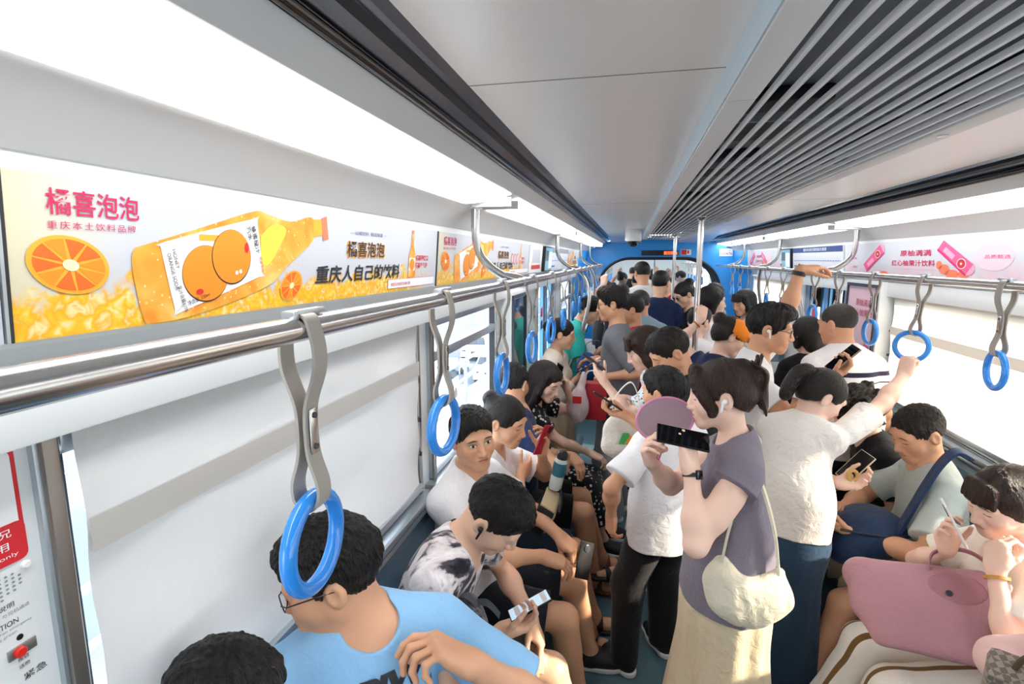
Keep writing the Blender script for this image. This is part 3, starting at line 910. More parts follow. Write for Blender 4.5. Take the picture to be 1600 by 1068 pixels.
def wristband(side, m, name='watch', t=.93, w=.022, face=True, r=.029, thick=.004):
    def fn(c):
        a = c['arms'][side]; d = nrm(a['W'] - a['E']); p = a['E'] + (a['W'] - a['E']) * t
        u = nrm(np.cross(d, a['n'])); v = np.cross(d, u); r_ = r * c['s']
        mb = MB(); k = 24; ring = []
        for z in (-w / 2, w / 2):
            for rr in (r_, r_ + thick):
                ring.append([p + d * z + (u * math.cos(2 * PI * i / k) + v * math.sin(2 * PI * i / k)) * rr for i in range(k)])
        i0, o0, i1, o1 = range(4); vs = sum(ring, [])
        for A, B in ((0, 1), (1, 3), (3, 2), (2, 0)):
            mb.add(ring[A] + ring[B], [(i, (i + 1) % k, k + (i + 1) % k, k + i) for i in range(k)])
        o = mb.build(name, m, c['root'])
        if face:
            fb = MB(); n = -a['n']; cc = p + n * (r_ + .004)
            fb.box(cc, (.030, .026, .010), np.stack([d, np.cross(n, d), n], 1)); fb.build('dial', mat('watch dial', '#101114', .15), o, bevel=.003)
    return fn
# ------------------------------------------------------------------ the car: shell
CX = .45                                   # centre line of the car
Y0, Y1 = -2.4, 9.6
def xs(side, a): return CX + side * a      # side -1 left, +1 right
M_white = mat('white wall panel', '#dfe3e4', .32, spec=.5)
M_cove = mat('warm white cove', '#d6d6d4', .38)
M_ceil = mat('satin ceiling panel', '#f6efe8', .30, metal=.12)
M_steel = mat('brushed steel', '#c9c9c8', .22, metal=1)
M_alu = mat('aluminium frame', '#b9c2c8', .30, metal=.75)
M_dark = mat('dark gasket', '#23262a', .5)
M_chrome = mat('polished trim', '#8d9299', .14, metal=1)
M_blue = mat('blue end panel', '#2f9be6', .30)
M_bluedoor = mat('blue door', '#5f9fd6', .35)
M_black = mat('black plastic', '#15161a', .35)
M_whiteP = mat('white plastic', '#f0f0ef', .3)
M_print_w = mat('print white', '#f4f5f7', .45)

def floor_fn(t, b):
    o = t.obj()
    n = t.noise(o, 900, 1); n2 = t.noise(o, 3, 3)
    c = t.mix(t.m('GREATER_THAN', n, .60), lin('#4c6c77'), lin('#6d8d97'))
    t.put(b.inputs['Base Color'], t.mix(t.m('MULTIPLY', n2, .35), c, lin('#3f5964')))
M_floor = mat('speckled teal vinyl', '#4c6c77', .42, fn=floor_fn)
mb = MB(); mb.box2((xs(-1, 1.30), Y0, -.06), (xs(1, 1.30), Y1, 0)); fl = mb.build('floor', M_floor); struct(fl)
mb = MB(); mb.box2((xs(-1, 1.12), Y1, -.06), (xs(1, 1.12), 17.5, 0)); struct(mb.build('floor', M_floor))
mb = MB()
for yy in (9.40, 9.75): mb.box2((xs(-1, 1.0), yy - .035, .0005), (xs(1, 1.0), yy + .035, .006))
struct(mb.build('trim_1', M_steel))

OUT = (CX, 1.2)
def rot_y(a): c, s = math.cos(a), math.sin(a); return np.array([[c, 0, s], [0, 1, 0], [-s, 0, c]])
def wall(side, spans, name):
    """lower wall, header and pillars; spans = clear openings along y (y0,y1,zlo,zhi)"""
    mb = MB(); a = 1.28; th = .05
    X0, X1 = sorted((xs(side, a), xs(side, a + th)))
    ys = sorted(spans); cur = Y0
    for y0, y1, zl, zh in ys:
        if y0 > cur: mb.box2((X0, cur, 0), (X1, y0, 1.72))
        if zl > 0: mb.box2((X0, y0, 0), (X1, y1, zl))
        if zh < 1.72: mb.box2((X0, y0, zh), (X1, y1, 1.72))
        cur = y1
    if cur < Y1: mb.box2((X0, cur, 0), (X1, Y1, 1.72))
    pr = [(xs(side, 1.285), 1.72), (xs(side, 1.27), 1.755), (xs(side, 1.215), 1.82), (xs(side, 1.20), 1.84), (xs(side, 1.18), 2.082)]
    mb.strip(pr, Y0, Y1, .05, OUT)
    # sill ledge and groove lines under the windows
    o = mb.build(name, M_white, angle=25); struct(o)
    return o
wall(-1, [(.545, 1.92, 1.0, 1.70), (2.06, 3.20, 1.0, 1.70), (4.75, 5.85, 0, 1.72), (6.35, 7.55, 1.0, 1.70), (-1.9, .15, 1.0, 1.70)], 'wall_left')
wall(1, [(-1.8, .6, 1.0, 1.70), (.75, 2.3, 1.0, 1.72), (2.34, 3.96, 1.0, 1.72), (4.78, 5.80, 0, 1.72), (6.35, 8.05, 1.0, 1.72)], 'wall_right')

# cove between advert strip and light, strip beyond the light, groove trims, ceiling
mb = MB()
for sd in (-1, 1):
    mb.strip([(xs(sd, 1.176), 2.080), (xs(sd, 1.15), 2.110), (xs(sd, 1.12), 2.135), (xs(sd, 1.085), 2.160), (xs(sd, .905), 2.203), (xs(sd, .868), 2.245)], Y0, Y1, .04, OUT)
struct(mb.build('trim_2', M_cove, angle=30))
mb = MB()
for sd in (-1, 1):
    mb.strip([(xs(sd, .868), 2.246), (xs(sd, .866), 2.262), (xs(sd, .790), 2.312), (xs(sd, .785), 2.302)], Y0, Y1, .02, OUT)
struct(mb.build('trim_3', mat('blue grey metal strip', '#8d99a6', .24, metal=1), angle=20))
mb = MB()
for sd in (-1, 1):
    for a, z, w in ((.858, 2.252, .010),):
        mb.tube([(xs(sd, a), Y0, z), (xs(sd, a), Y1, z)], w, 12)
struct(mb.build('trim_4', mat('dark bronze tube', '#4a4644', .18, metal=1)))
mb = MB()
for sd in (-1, 1):
    for a, z, w in ((.868, 2.262, .012), (.823, 2.283, .016), (.7885, 2.309, .007)):
        mb.box((xs(sd, a), (Y0 + Y1) / 2, z), (w, Y1 - Y0, .012), rot_y(sd * .62))
struct(mb.build('trim_11', M_dark))
mb = MB()
BZ = 2.24
mb.box2((xs(-1, .785), Y0, 2.30), (xs(-1, .285), 8.3, 2.33)); mb.box2((xs(1, .285), Y0, 2.30), (xs(1, .785), 8.3, 2.33))
for sd in (-1, 1):      # gently dropping end piece over the gangway
    for q in (0,):
        A, B = sorted((xs(sd, .785), xs(sd, .285)))
        mb.add([(A, 8.3, 2.30), (B, 8.3, 2.30), (B, Y1, 2.19), (A, Y1, 2.19), (A, 8.3, 2.33), (B, 8.3, 2.33), (B, Y1, 2.22), (A, Y1, 2.22)], [(0, 3, 2, 1), (4, 5, 6, 7), (0, 1, 5, 4), (2, 3, 7, 6), (1, 2, 6, 5), (0, 4, 7, 3)])
for yy in (1.1, 3.5, 5.9, 8.3):        # panel joints
    for sd in (-1, 1):
        A, B = sorted((xs(sd, .785), xs(sd, .285)))
struct(mb.build('ceiling', M_ceil, smooth=False))
mb = MB()
for yy in (-1.3, 1.1, 3.5, 5.9, 8.3):
    for sd in (-1, 1):
        A, B = sorted((xs(sd, .785), xs(sd, .287))); mb.box2((A, yy - .002, 2.2995), (B, yy + .002, 2.3005))
struct(mb.build('trim_5', mat('joint line', '#8f8a84', .6)))
mb = MB(); mb.box2((xs(-1, 1.0), Y0, 2.40), (xs(1, 1.0), Y1, 2.44))
for sd in (-1, 1): A, B = sorted((xs(sd, 1.34), xs(sd, .98))); mb.box2((A, Y0, 2.225), (B, Y1, 2.44))
struct(mb.build('roof', mat('roof skin', '#8c9298', .6)))

# central air duct with its long grille
M_duct = mat('duct edge', '#dad7d3', .42)
duct = empty('air_duct_grille', (CX, 3.5, BZ), 'long grey ceiling air grille of thin parallel slats down the middle of the car', 'air grille')
mb = MB()
for sd in (-1, 1):
    A, B = sorted((xs(sd, .287), xs(sd, .235)))
    yy = Y0
    for ye in (1.10, 3.50, 5.90, 8.3):
        mb.box2((A, yy + .0015, BZ), (B, ye - .0015, 2.305)); yy = ye
    C_, D_ = sorted((xs(sd, .2875), xs(sd, .288)))
mb.build('frame', M_duct, duct, bevel=.002)
mb = MB()
for sd in (-1, 1):
    A, B = sorted((xs(sd, .2875), xs(sd, .2905))); mb.box2((A, Y0, BZ + .004), (B, 8.3, 2.30))
mb.build('side_strip', mat('pale blue strip', '#b9cfdc', .35), duct)
mb = MB(); ns = 13
for i in range(ns):
    x = CX - .235 + .47 * (i + .5) / ns
    mb.prism([(x - .003, BZ), (x + .003, BZ), (x + .003, BZ + .011), (x - .003, BZ + .011)], Y0, 8.3)
mb.build('slat', mat('grille slat', '#dcdee0', .45), duct, smooth=False)
yy = Y0
while yy < 8.2:
    mb = MB(); mb.box2((CX - .235, yy, BZ + .012), (CX + .235, yy + .012, BZ + .030)); yy += .62
    mb.build('cross_bar', mat('grille cross bar', '#6f7378', .5), duct, smooth=False)
mb = MB(); mb.box2((CX - .235, Y0, 2.335), (CX + .235, 8.3, 2.345))
mb.build('back_panel', mat('duct back', '#6a6d72', .7), duct, smooth=False)
for yy in (-.4, 1.35, 2.05, 3.2, 4.35, 5.2, 6.6):
    mb = MB(); mb.box2((CX - .20, yy, 2.300), (CX - .02, yy + .42, 2.334)); mb.build('blower', mat('blower box', '#0e0f11', .6), duct, bevel=.01)
mb = MB()
for yy in (1.5, 2.3, 3.1, 4.4, 5.6, 6.8): mb.lathe([(.012, -.0015), (.012, .004), (.009, .006)], (CX + .262, yy, BZ - .001), 14); mb.box((CX + .262, yy, BZ - .002), (.016, .003, .002))
mb.build('latch', M_steel, duct)

# ------------------------------------------------------------------ ceiling lights
M_light = mat('light diffuser', '#fbfaf9', .4, emit=4.0)
def light_panel(side, y0, y1, label):
    t = empty('ceiling_light', (xs(side, .98), (y0 + y1) / 2, 2.18), label, 'ceiling light', 'ceiling lights above the ' + ('left' if side < 0 else 'right') + ' seats')
    a0, a1 = 1.075, .912; prof = []
    mb = MB(); nseg = 10
    def zz(a): return 2.1605 + (1.085 - a) / .18 * .043
    pts = []
    r = .11
    for (a, y) in [(a0, y0), (a0, y1)]: pass
    top = []; N_ = 14
    # rounded-end lens made of cross strips
    ys = [y0 + r * (1 - math.cos(PI / 2 * i / 6)) for i in range(7)] + [y1 - r * (1 - math.cos(PI / 2 * (6 - i) / 6)) for i in range(7)]
    vs = []
    for i, y in enumerate(ys):
        d = max(0, r - (y - y0), r - (y1 - y)); ins = (r - math.sqrt(max(r * r - d * d, 0))) / r * .75
        A0 = a0 - (a0 - a1) * ins; 
        for k in range(nseg + 1):
            a = A0 + (a1 - A0) * k / nseg; vs.append((xs(side, a), y, zz(a) - .004))
    m = nseg + 1; n = len(ys)
    fs = [(i * m + k, i * m + k + 1, (i + 1) * m + k + 1, (i + 1) * m + k) for i in range(n - 1) for k in range(nseg)]
    if side > 0: fs = [f[::-1] for f in fs]
    o = len(vs); vs2 = [(x, y, z + .02) for x, y, z in vs]
    edge = [k for k in range(m)] + [i * m + m - 1 for i in range(1, n)] + [(n - 1) * m + k for k in range(m - 2, -1, -1)] + [i * m for i in range(n - 2, 0, -1)]
    fs += [(edge[i], edge[(i + 1) % len(edge)], o + edge[(i + 1) % len(edge)], o + edge[i]) for i in range(len(edge))]
    mb.add(vs + vs2, fs)
    mb.build('diffuser', M_light, t, angle=50)
    for y in (y0 - .012, y1 + .004):
        fb = MB(); fb.box2((min(xs(side, a0), xs(side, a1)), y, 2.155), (max(xs(side, a0), xs(side, a1)), y + .008, 2.19)); fb.build('end_cap', M_cove, t)
    return t
ord_l = ['long white ceiling light nearest the camera, above the orange soda advert', 'ceiling light just behind the first left handrail bracket', 'third ceiling light along the left side', 'last ceiling light on the left before the blue gangway']
lps = [(-1.6, 2.06), (2.20, 4.55), (4.68, 6.75), (6.88, 8.9)]
for (a, b), l in zip(lps, ord_l): light_panel(-1, a, b, l)
rps = [(-1.6, 1.75), (1.87, 4.10), (4.24, 6.05), (6.18, 7.9), (8.0, 9.2)]
for (a, b), l in zip(rps, ['right-hand ceiling light out above the nearest seats', 'ceiling light above the pink juice advert', 'ceiling light above the route map on the right', 'right-hand ceiling light beyond the second bracket', 'short right-hand ceiling light next to the blue gangway']): light_panel(1, a, b, l)

# ------------------------------------------------------------------ windows
M_glass = mat('window glass', '#f2fbff', .02, trans=1.0, spec=.3)
def glass_fix(m):
    # clear architectural glass: mostly see-through, a little reflection, lets daylight in
    nt = m.node_tree; n = nt.nodes; o = n['Material Output']; b = n['Principled BSDF']
    tr = n.new('ShaderNodeBsdfTransparent'); tr.inputs[0].default_value = (.96, .985, 1, 1)
    gl = n.new('ShaderNodeBsdfGlossy'); gl.inputs['Roughness'].default_value = .02
    fr = n.new('ShaderNodeFresnel'); fr.inputs[0].default_value = 1.35
    mx = n.new('ShaderNodeMixShader'); nt.links.new(fr.outputs[0], mx.inputs[0]); nt.links.new(tr.outputs[0], mx.inputs[1]); nt.links.new(gl.outputs[0], mx.inputs[2])
    nt.links.new(mx.outputs[0], o.inputs[0]); n.remove(b)
glass_fix(M_glass)

def blind_mat(name, color, thru, open_):
    m = bpy.data.materials.new(name); m.use_nodes = True; t = NT(m); n = t.n; out = n['Material Output']; n.remove(n['Principled BSDF'])
    o = t.obj(); w = t.noise(t.scale(o, (1, 1, .25)), 3.0, 3, .6); f = t.noise(o, 500, 1)
    c = lin(color); c2 = tuple(q * .90 for q in c[:3]) + (1,)
    x, y, z = t.sep(o)
    col = t.mix(t.m('MULTIPLY', w, .6), c, c2)
    d = t.new('ShaderNodeBsdfDiffuse'); t.put(d.inputs[0], col)
    tl = t.new('ShaderNodeBsdfTranslucent'); t.put(tl.inputs[0], col)
    tp = t.new('ShaderNodeBsdfTransparent'); tp.inputs[0].default_value = (1, .97, .92, 1)
    bmp = t.bump(t.m('ADD', t.m('MULTIPLY', w, 1.0), t.m('MULTIPLY', f, .02)), .35, .05)
    t.put(d.inputs['Normal'], bmp)
    m1 = t.new('ShaderNodeMixShader'); m1.inputs[0].default_value = thru; t.l.new(d.outputs[0], m1.inputs[1]); t.l.new(tl.outputs[0], m1.inputs[2])
    m2 = t.new('ShaderNodeMixShader'); m2.inputs[0].default_value = open_; t.l.new(m1.outputs[0], m2.inputs[1]); t.l.new(tp.outputs[0], m2.inputs[2])
    t.l.new(m2.outputs[0], out.inputs[0])
    return m
M_blindL = blind_mat('left blind fabric', '#d3d2d0', .095, .02)
M_blindR = blind_mat('right blind fabric', '#f6eee0', .66, .16)
M_shade_fold = blind_mat('blind shade and fold band', '#c9c5bf', .16, .0)  # darker band: outside shadow painted onto the left blind, a fold on the right

def window(side, y0, y1, zl, zh, transom=None, idx=1, frame=.035):
    X = xs(side, 1.29); t = empty('window_%d' % idx, (X, (y0 + y1) / 2, zl)); struct(t)
    A, B = sorted((xs(side, 1.262), xs(side, 1.315))); mb = MB()
    mb.box2((A, y0, zl), (B, y0 + frame, zh)); mb.box2((A, y1 - frame, zl), (B, y1, zh))
    mb.box2((A, y0 + frame, zl), (B, y1 - frame, zl + frame)); mb.box2((A, y0 + frame, zh - frame), (B, y1 - frame, zh))
    if transom: mb.box2((A, y0 + frame, transom - .022), (B, y1 - frame, transom + .022))
    mb.build('window_frame', M_alu, t, bevel=.004)
    g = MB()
    gx = xs(side, 1.30)
    g.poly([(gx, y0 + frame, zl + frame), (gx, y1 - frame, zl + frame), (gx, y1 - frame, zh - frame), (gx, y0 + frame, zh - frame)]); g.build('window_pane', M_glass, t, smooth=False)
    gk = MB(); r_ = .006; A2, B2 = sorted((xs(side, 1.266), xs(side, 1.30)))
    for yy in (y0 + frame, y1 - frame - r_): gk.box2((A2, yy, zl + frame), (B2, yy + r_, zh - frame))
    gk.build('window_gasket', M_dark, t)
    sl = MB(); A3, B3 = sorted((xs(side, 1.215), xs(side, 1.285)))
    sl.box2((A3, y0 - .05, zl - .03), (B3, y1 + .05, zl - .004)); sl.box2((A3, y0 - .05, zl - .055), (B3, y1 + .05, zl - .036))
    sl.build('window_sill', M_alu, t, bevel=.003)
    return t
def blind(side, y0, y1, zl, zh, label, m, hemz=None):
    X = xs(side, 1.248)
    t = empty('roller_blind', (X, (y0 + y1) / 2, zl), label, 'roller blind')
    ny, nz = 30, 16; mb = MB(); vs = []
    for i in range(nz + 1):
        for j in range(ny + 1):
            y = y0 + (y1 - y0) * j / ny; z = zl + (zh - zl) * i / nz
            sag = .006 * math.sin(j * .55 + .8 * math.sin(i * .5)) * (1 - i / nz) + .004 * math.sin(i * 1.1 + j * .3)
            vs.append((X - side * sag, y, z))
    mb.add(vs, [(i * (ny + 1) + j, i * (ny + 1) + j + 1, (i + 1) * (ny + 1) + j + 1, (i + 1) * (ny + 1) + j) for i in range(nz) for j in range(ny)])
    mb.build('fabric', m, t)
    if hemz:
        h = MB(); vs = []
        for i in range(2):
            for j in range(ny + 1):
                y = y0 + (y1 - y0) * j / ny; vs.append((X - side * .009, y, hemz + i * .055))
        h.add(vs, [(j, j + 1, ny + 2 + j, ny + 1 + j) for j in range(ny)]); h.build('hem', M_shade_fold, t)
    b = MB(); A, B = sorted((X - side * .012, X + side * .006)); b.box2((A, y0 - .005, zl - .014), (B, y1 + .005, zl + .012)); b.build('bottom_bar', M_alu, t, bevel=.003)
    r = MB(); r.tube([(xs(side, 1.235), y0 - .01, zh + .018), (xs(side, 1.235), y1 + .01, zh + .018)], .012, 12); r.build('roller', M_whiteP, t)
    return t
window(-1, .545, 1.92, 1.0, 1.70, None, 1)
window(-1, 2.06, 3.20, 1.0, 1.70, 1.535, 2)
window(-1, 6.35, 7.55, 1.0, 1.70, 1.45, 3)
window(-1, -1.9, .15, 1.0, 1.70, None, 4)
window(1, -1.8, .6, 1.0, 1.70, None, 5)
window(1, .75, 2.3, 1.0, 1.72, None, 6)
window(1, 2.34, 3.96, 1.0, 1.72, None, 7)
window(1, 6.35, 8.05, 1.0, 1.72, None, 8)
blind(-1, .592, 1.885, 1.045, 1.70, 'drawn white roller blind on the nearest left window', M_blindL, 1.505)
blind(1, .79, 2.27, 1.60, 1.71, 'raised cream roller blind on the right window nearest the camera', M_blindR)
blind(1, 2.38, 3.92, 1.04, 1.71, 'sunlit cream roller blind behind the man with navy backpack strap', M_blindR, 1.46)
blind(1, 6.40, 8.0, 1.04, 1.71, 'cream roller blind on the far right window next to the blue panel', M_blindR)
mb = MB()
for y in (.562, 1.915, 2.065, 2.075): mb.box((xs(-1, 1.258), y, 1.35), (.012, .022, .70))
struct(mb.build('trim_7', mat('window post grey', '#8d8781', .35, metal=.8), bevel=.003))
mb = MB()
for z in (1.18, 1.32, 1.48): mb.box((xs(-1, 1.252), 1.893, z), (.02, .006, .016)); mb.box((xs(1, 1.252), 3.935, z), (.02, .006, .016))
struct(mb.build('trim_8', M_dark))

mb = MB()
for sd in (-1, 1):
    A, B = sorted((xs(sd, 1.218), xs(sd, 1.285))); mb.box2((A, Y0, 1.705), (B, 7.7, 1.80))
struct(mb.build('trim_10', M_white, bevel=.006))

# ------------------------------------------------------------------ doors
def door(side, y0, y1, idx, stickers=True):
    t = empty('door_%d' % idx, (xs(side, 1.30), (y0 + y1) / 2, 0)); struct(t)
    ym = (y0 + y1) / 2; A, B = sorted((xs(side, 1.285), xs(side, 1.325)))
    for k, (a, b) in enumerate(((y0 + .02, ym - .006), (ym + .006, y1 - .02))):
        mb = MB(); f = .085
        mb.box2((A, a, .02), (B, a + f, 1.93)); mb.box2((A, b - f, .02), (B, b, 1.93)); mb.box2((A, a + f, .02), (B, b - f, .80)); mb.box2((A, a + f, 1.70), (B, b - f, 1.93))
        o = mb.build('door_leaf', M_bluedoor, t, bevel=.004)
        g = MB(); gx = xs(side, 1.30); g.poly([(gx, a + f, .80), (gx, b - f, .80), (gx, b - f, 1.70), (gx, a + f, 1.70)]); g.build('door_pane', M_glass, o, smooth=False)
        k_ = MB(); A2, B2 = sorted((xs(side, 1.279), xs(side, 1.290)))
        for q in ((a + f - .012, a + f), (b - f, b - f + .012)): k_.box2((A2, q[0], .79), (B2, q[1], 1.71))
        k_.box2((A2, a + f, .788), (B2, b - f, .80)); k_.box2((A2, a + f, 1.70), (B2, b - f, 1.712)); k_.build('gasket', M_dark, o)
        if stickers:
            pl = Plane((xs(side, 1.288), (a + b) / 2, 1.2), (0, -side, 0), (0, 0, 1))
            prints('sticker', pl, [(rrect(-.06, .06, .06, .30, .008), M_print_w, .012), (rrect(-.05, .20, .05, .285, .006), mat('print red', '#d6252e', .4), .0135), (rrect(-.05, .08, .05, .165, .006), mat('print navy', '#25407f', .4), .0135)], o)
    j = MB(); A3, B3 = sorted((xs(side, 1.262), xs(side, 1.330)))
    j.box2((A3, y0 - .05, 0), (B3, y0 + .012, 1.74)); j.box2((A3, y1 - .012, 0), (B3, y1 + .05, 1.74)); j.build('door_frame', M_alu, t, bevel=.004)
    return t
door(-1, 4.75, 5.85, 1); door(1, 4.78, 5.80, 2)

# ------------------------------------------------------------------ end wall, blue gangway and the next car
def arch_wall(y, th, name, m):
    """end wall with a wide arched opening, outline follows the section"""
    n = 20; outer = [(-1.28, 0), (-1.28, 1.72), (-1.20, 1.84), (-1.18, 2.09), (-.87, 2.24), (0, 2.33), (.87, 2.24), (1.18, 2.09), (1.20, 1.84), (1.28, 1.72), (1.28, 0)]
    inner = [(-1.0, 0), (-1.0, 1.45)] + [(-1.0 + .55 * (1 - math.cos(PI / 2 * k / n)), 1.45 + .52 * math.sin(PI / 2 * k / n)) for k in range(1, n + 1)]
    inner += [(-x, z) for x, z in inner[::-1]]
    mb = MB(); import mathutils.geometry as G
    pts = [(x, z) for x, z in outer] + [(x, z) for x, z in inner[::-1]]
    tri = G.tessellate_polygon([[Vector((x, z, 0)) for x, z in pts]])
    N_ = len(pts); vs = [(CX + x, y, z) for x, z in pts] + [(CX + x, y + th, z) for x, z in pts]
    fs = [tuple(f) for f in tri] + [tuple(i + N_ for i in f[::-1]) for f in tri] + [(i, (i + 1) % N_, N_ + (i + 1) % N_, N_ + i) for i in range(N_)]
    mb.add(vs, fs); o = mb.build(name, m, smooth=False); struct(o); return inner
inner = arch_wall(9.20, .12, 'wall_end', M_blue)
mb = MB()
mb.tube([(CX + x * .985, 9.19, z) for x, z in inner], .018, 8); struct(mb.build('trim_9', M_dark))
# blue side linings by the gangway, just proud of the wall skin
mb = MB()
for sd, ya in ((-1, 7.75), (1, 8.22)):
    mb.strip([(xs(sd, 1.272), 0.01), (xs(sd, 1.272), 1.72), (xs(sd, 1.262), 1.75), (xs(sd, 1.207), 1.822), (xs(sd, 1.192), 1.842), (xs(sd, 1.172), 2.09)], ya, 9.2, .006, OUT)
struct(mb.build('wall_end_lining', M_blue, angle=20))
# gangway bellows
mb = MB()
for k in range(8):
    y = 9.36 + k * .09; s_ = .97 if k % 2 else 1.03
    mb.tube([(CX + x * s_ * 1.04, y, z * (1.0 if not k % 2 else .985) + .03) for x, z in inner], .035, 6)
struct(mb.build('wall_gangway', mat('gangway bellows', '#3b4550', .7)))
# next car shell
arch_wall(10.1, .10, 'wall_next', M_blue)
mb = MB()
for sd in (-1, 1):
    X0, X1 = sorted((xs(sd, 1.28), xs(sd, 1.33)))
    mb.box2((X0, 10.2, 0), (X1, 17.5, .95)); 
    for ya, yb in ((10.2, 11.0), (12.3, 12.6), (13.9, 14.2), (15.6, 17.5)): mb.box2((X0, ya, .95), (X1, yb, 1.72))
    mb.strip([(xs(sd, 1.285), 1.72), (xs(sd, 1.20), 1.84), (xs(sd, 1.18), 2.095), (xs(sd, .905), 2.2), (xs(sd, .868), 2.245), (xs(sd, .785), 2.30), (xs(sd, .0), 2.30)], 10.2, 17.5, .04, OUT)
mb.box2((xs(-1, 1.3), 17.5, 0), (xs(1, 1.3), 17.56, 2.3))
struct(mb.build('wall_next_car', M_white, smooth=False))
mb = MB()
for sd in (-1, 1):
    A, B = sorted((xs(sd, 1.06), xs(sd, .92)))
    for k in range(3): mb.box2((A, 10.5 + k * 2.2, 2.155), (B, 12.4 + k * 2.2, 2.165))
tag(mb.build('ceiling_light', M_light), 'row of ceiling lights in the next car seen through the gangway', 'ceiling light')
# wall closing the car behind the camera
mb = MB(); mb.box2((xs(-1, 1.3), Y0 - .06, 0), (xs(1, 1.3), Y0, 2.4)); struct(mb.build('wall_rear', M_white))
# ------------------------------------------------------------------ handrails, brackets, straps, poles
RX = {-1: -.44, 1: 1.34}; RZ = 1.856; RR = .0175
def handrail(side, ys, label):
    X = RX[side]; t = empty('handrail', (X, 3.5, RZ), label, 'handrail')
    mb = MB(); mb.tube([(X, Y0 + .3, RZ), (X, 3, RZ), (X, 9.0, RZ)], RR, 20); mb.build('rail_bar', M_steel, t)
    for y in ys:
        mb = MB(); o = -side
        top = xs(side, 1.075)
        pth = smooth_path([(top, y - .01, 2.168), (top, y - .01, 2.05), (top - side * .012, y, 1.975), (top - side * .055, y + .01, 1.92), (X + side * .075, y + .03, 1.882), (X + side * .035, y + .045, 1.872)], 6)
        mb.tube(pth, .0165, 14); b = mb.build('bracket', M_steel, t)
        c = MB(); c.tube([(X, y + .02, RZ), (X, y + .10, RZ)], RR + .0035, 20)
        c.tube([(X + side * .075, y + .03, 1.884), (X + side * .03, y + .05, 1.868), (X + side * .004, y + .06, 1.862)], [.0175, .024, .021], 14)
        c.build('clamp', M_steel, b); f = MB(); f.lathe([(.030, 0), (.030, .006), (.02, .010)], (top, y - .01, 2.152), 20); f.build('flange', M_whiteP, b)
    return t
handrail(-1, (2.13, 4.62, 6.82, 8.35), 'long brushed steel handrail over the left seats below the orange soda advert')
handrail(1, (-.5, 4.17, 6.12, 7.9), 'long brushed steel handrail over the right seats below the pink juice advert')

M_belt = mat('grey strap belt', '#a8a29a', .55)
def ring_fn(t, b):
    b.inputs['Subsurface Weight'].default_value = 0
M_ring = mat('glossy blue ring', '#2f8fea', .16, coat=.4)
def make_strap():
    t = empty('hanging_strap', (0, 0, 0))
    half = smooth_path([(0, .0205), (.014, .0165), (.0205, 0), (.026, -.028), (.024, -.060), (.010, -.100), (.006, -.125), (.006, -.165), (.010, -.190), (.020, -.222), (.019, -.246), (.010, -.2585), (0, -.262)], 4)
    full = [(x, 0, z) for x, z in [tuple(p) for p in half]] + [(-x, 0, z) for x, z in [tuple(p) for p in half[::-1]][1:]]
    mb = MB(); mb.ribbon(full, (0, 1, 0), .030, .0045); mb.build('strap', M_belt, t)
    mb = MB(); R_ = .0665; rc = -.262 + .0145 - R_
    mb.tube([(0, R_ * math.sin(a), rc + R_ * math.cos(a)) for a in np.linspace(0, 2 * PI, 49)[:-1]], .0118, 16, closed=True); mb.build('ring', M_ring, t)
    for q in (-1, 1):
        mb = MB(); mb.box((q * .0105, 0, -.145), (.004, .018, .066)); b = mb.build('buckle', M_steel, t, bevel=.002)
        mb = MB()
        for z in (-.122, -.168): mb.tube([(q * .012, 0, z), (q * .0145, 0, z)], .0045, 10)
        mb.build('rivet', M_chrome, b)
    mb = MB(); mb.box((0, .012, .0225), (.016, .075, .008)); mb.box((0, -.022, .020), (.020, .012, .012)); mb.build('clip', M_alu, t, bevel=.002)
    return t
strap0 = make_strap()
ORD = ['first', 'second', 'third', 'fourth', 'fifth', 'sixth', 'seventh', 'eighth', 'ninth', 'tenth', 'eleventh', 'twelfth', 'thirteenth', 'fourteenth', 'fifteenth']
ys_l = [.64, 1.20, 1.81, 2.41, 3.02, 3.62, 4.20, 4.80, 5.30, 5.85, 6.35, 6.95, 7.5, 8.0]
ys_r = [2.27, 2.82, 3.34, 3.86, 4.33, 5.17, 5.73, 6.55, 7.1, 7.6]
rnd = random.Random(4)
for side, ys in ((-1, ys_l), (1, ys_r)):
    for i, y in enumerate(ys):
        s_ = strap0 if (side < 0 and i == 0) else copy_tree(strap0)
        s_.location = (RX[side], y, RZ); a = rnd.uniform(-.16, .16)
        if side < 0 and i == 0: a = .06
        if side > 0 and i == 0: a = -.12
        if side > 0 and i == 1: a = .9; s_.rotation_euler = (0, math.radians(5), 0)
        # only the lower ring turns: the belt keeps square to the rail
        for ch in s_.children:
            if ch.name.startswith('ring'): ch.rotation_euler = (0, 0, a)
        extra = {(-1, 0): 'large, nearest the camera', (-1, 1): 'above the man facing us', (1, 1): 'gripped by a hand', (1, 0): 'hanging free'}.get((side, i))
        tag(s_, ('%s blue ring strap on the %s handrail' % (ORD[i], 'left' if side < 0 else 'right')) + (', ' + extra if extra else ' counted from the camera'), 'hanging strap', 'blue ring straps on the %s handrail' % ('left' if side < 0 else 'right'))

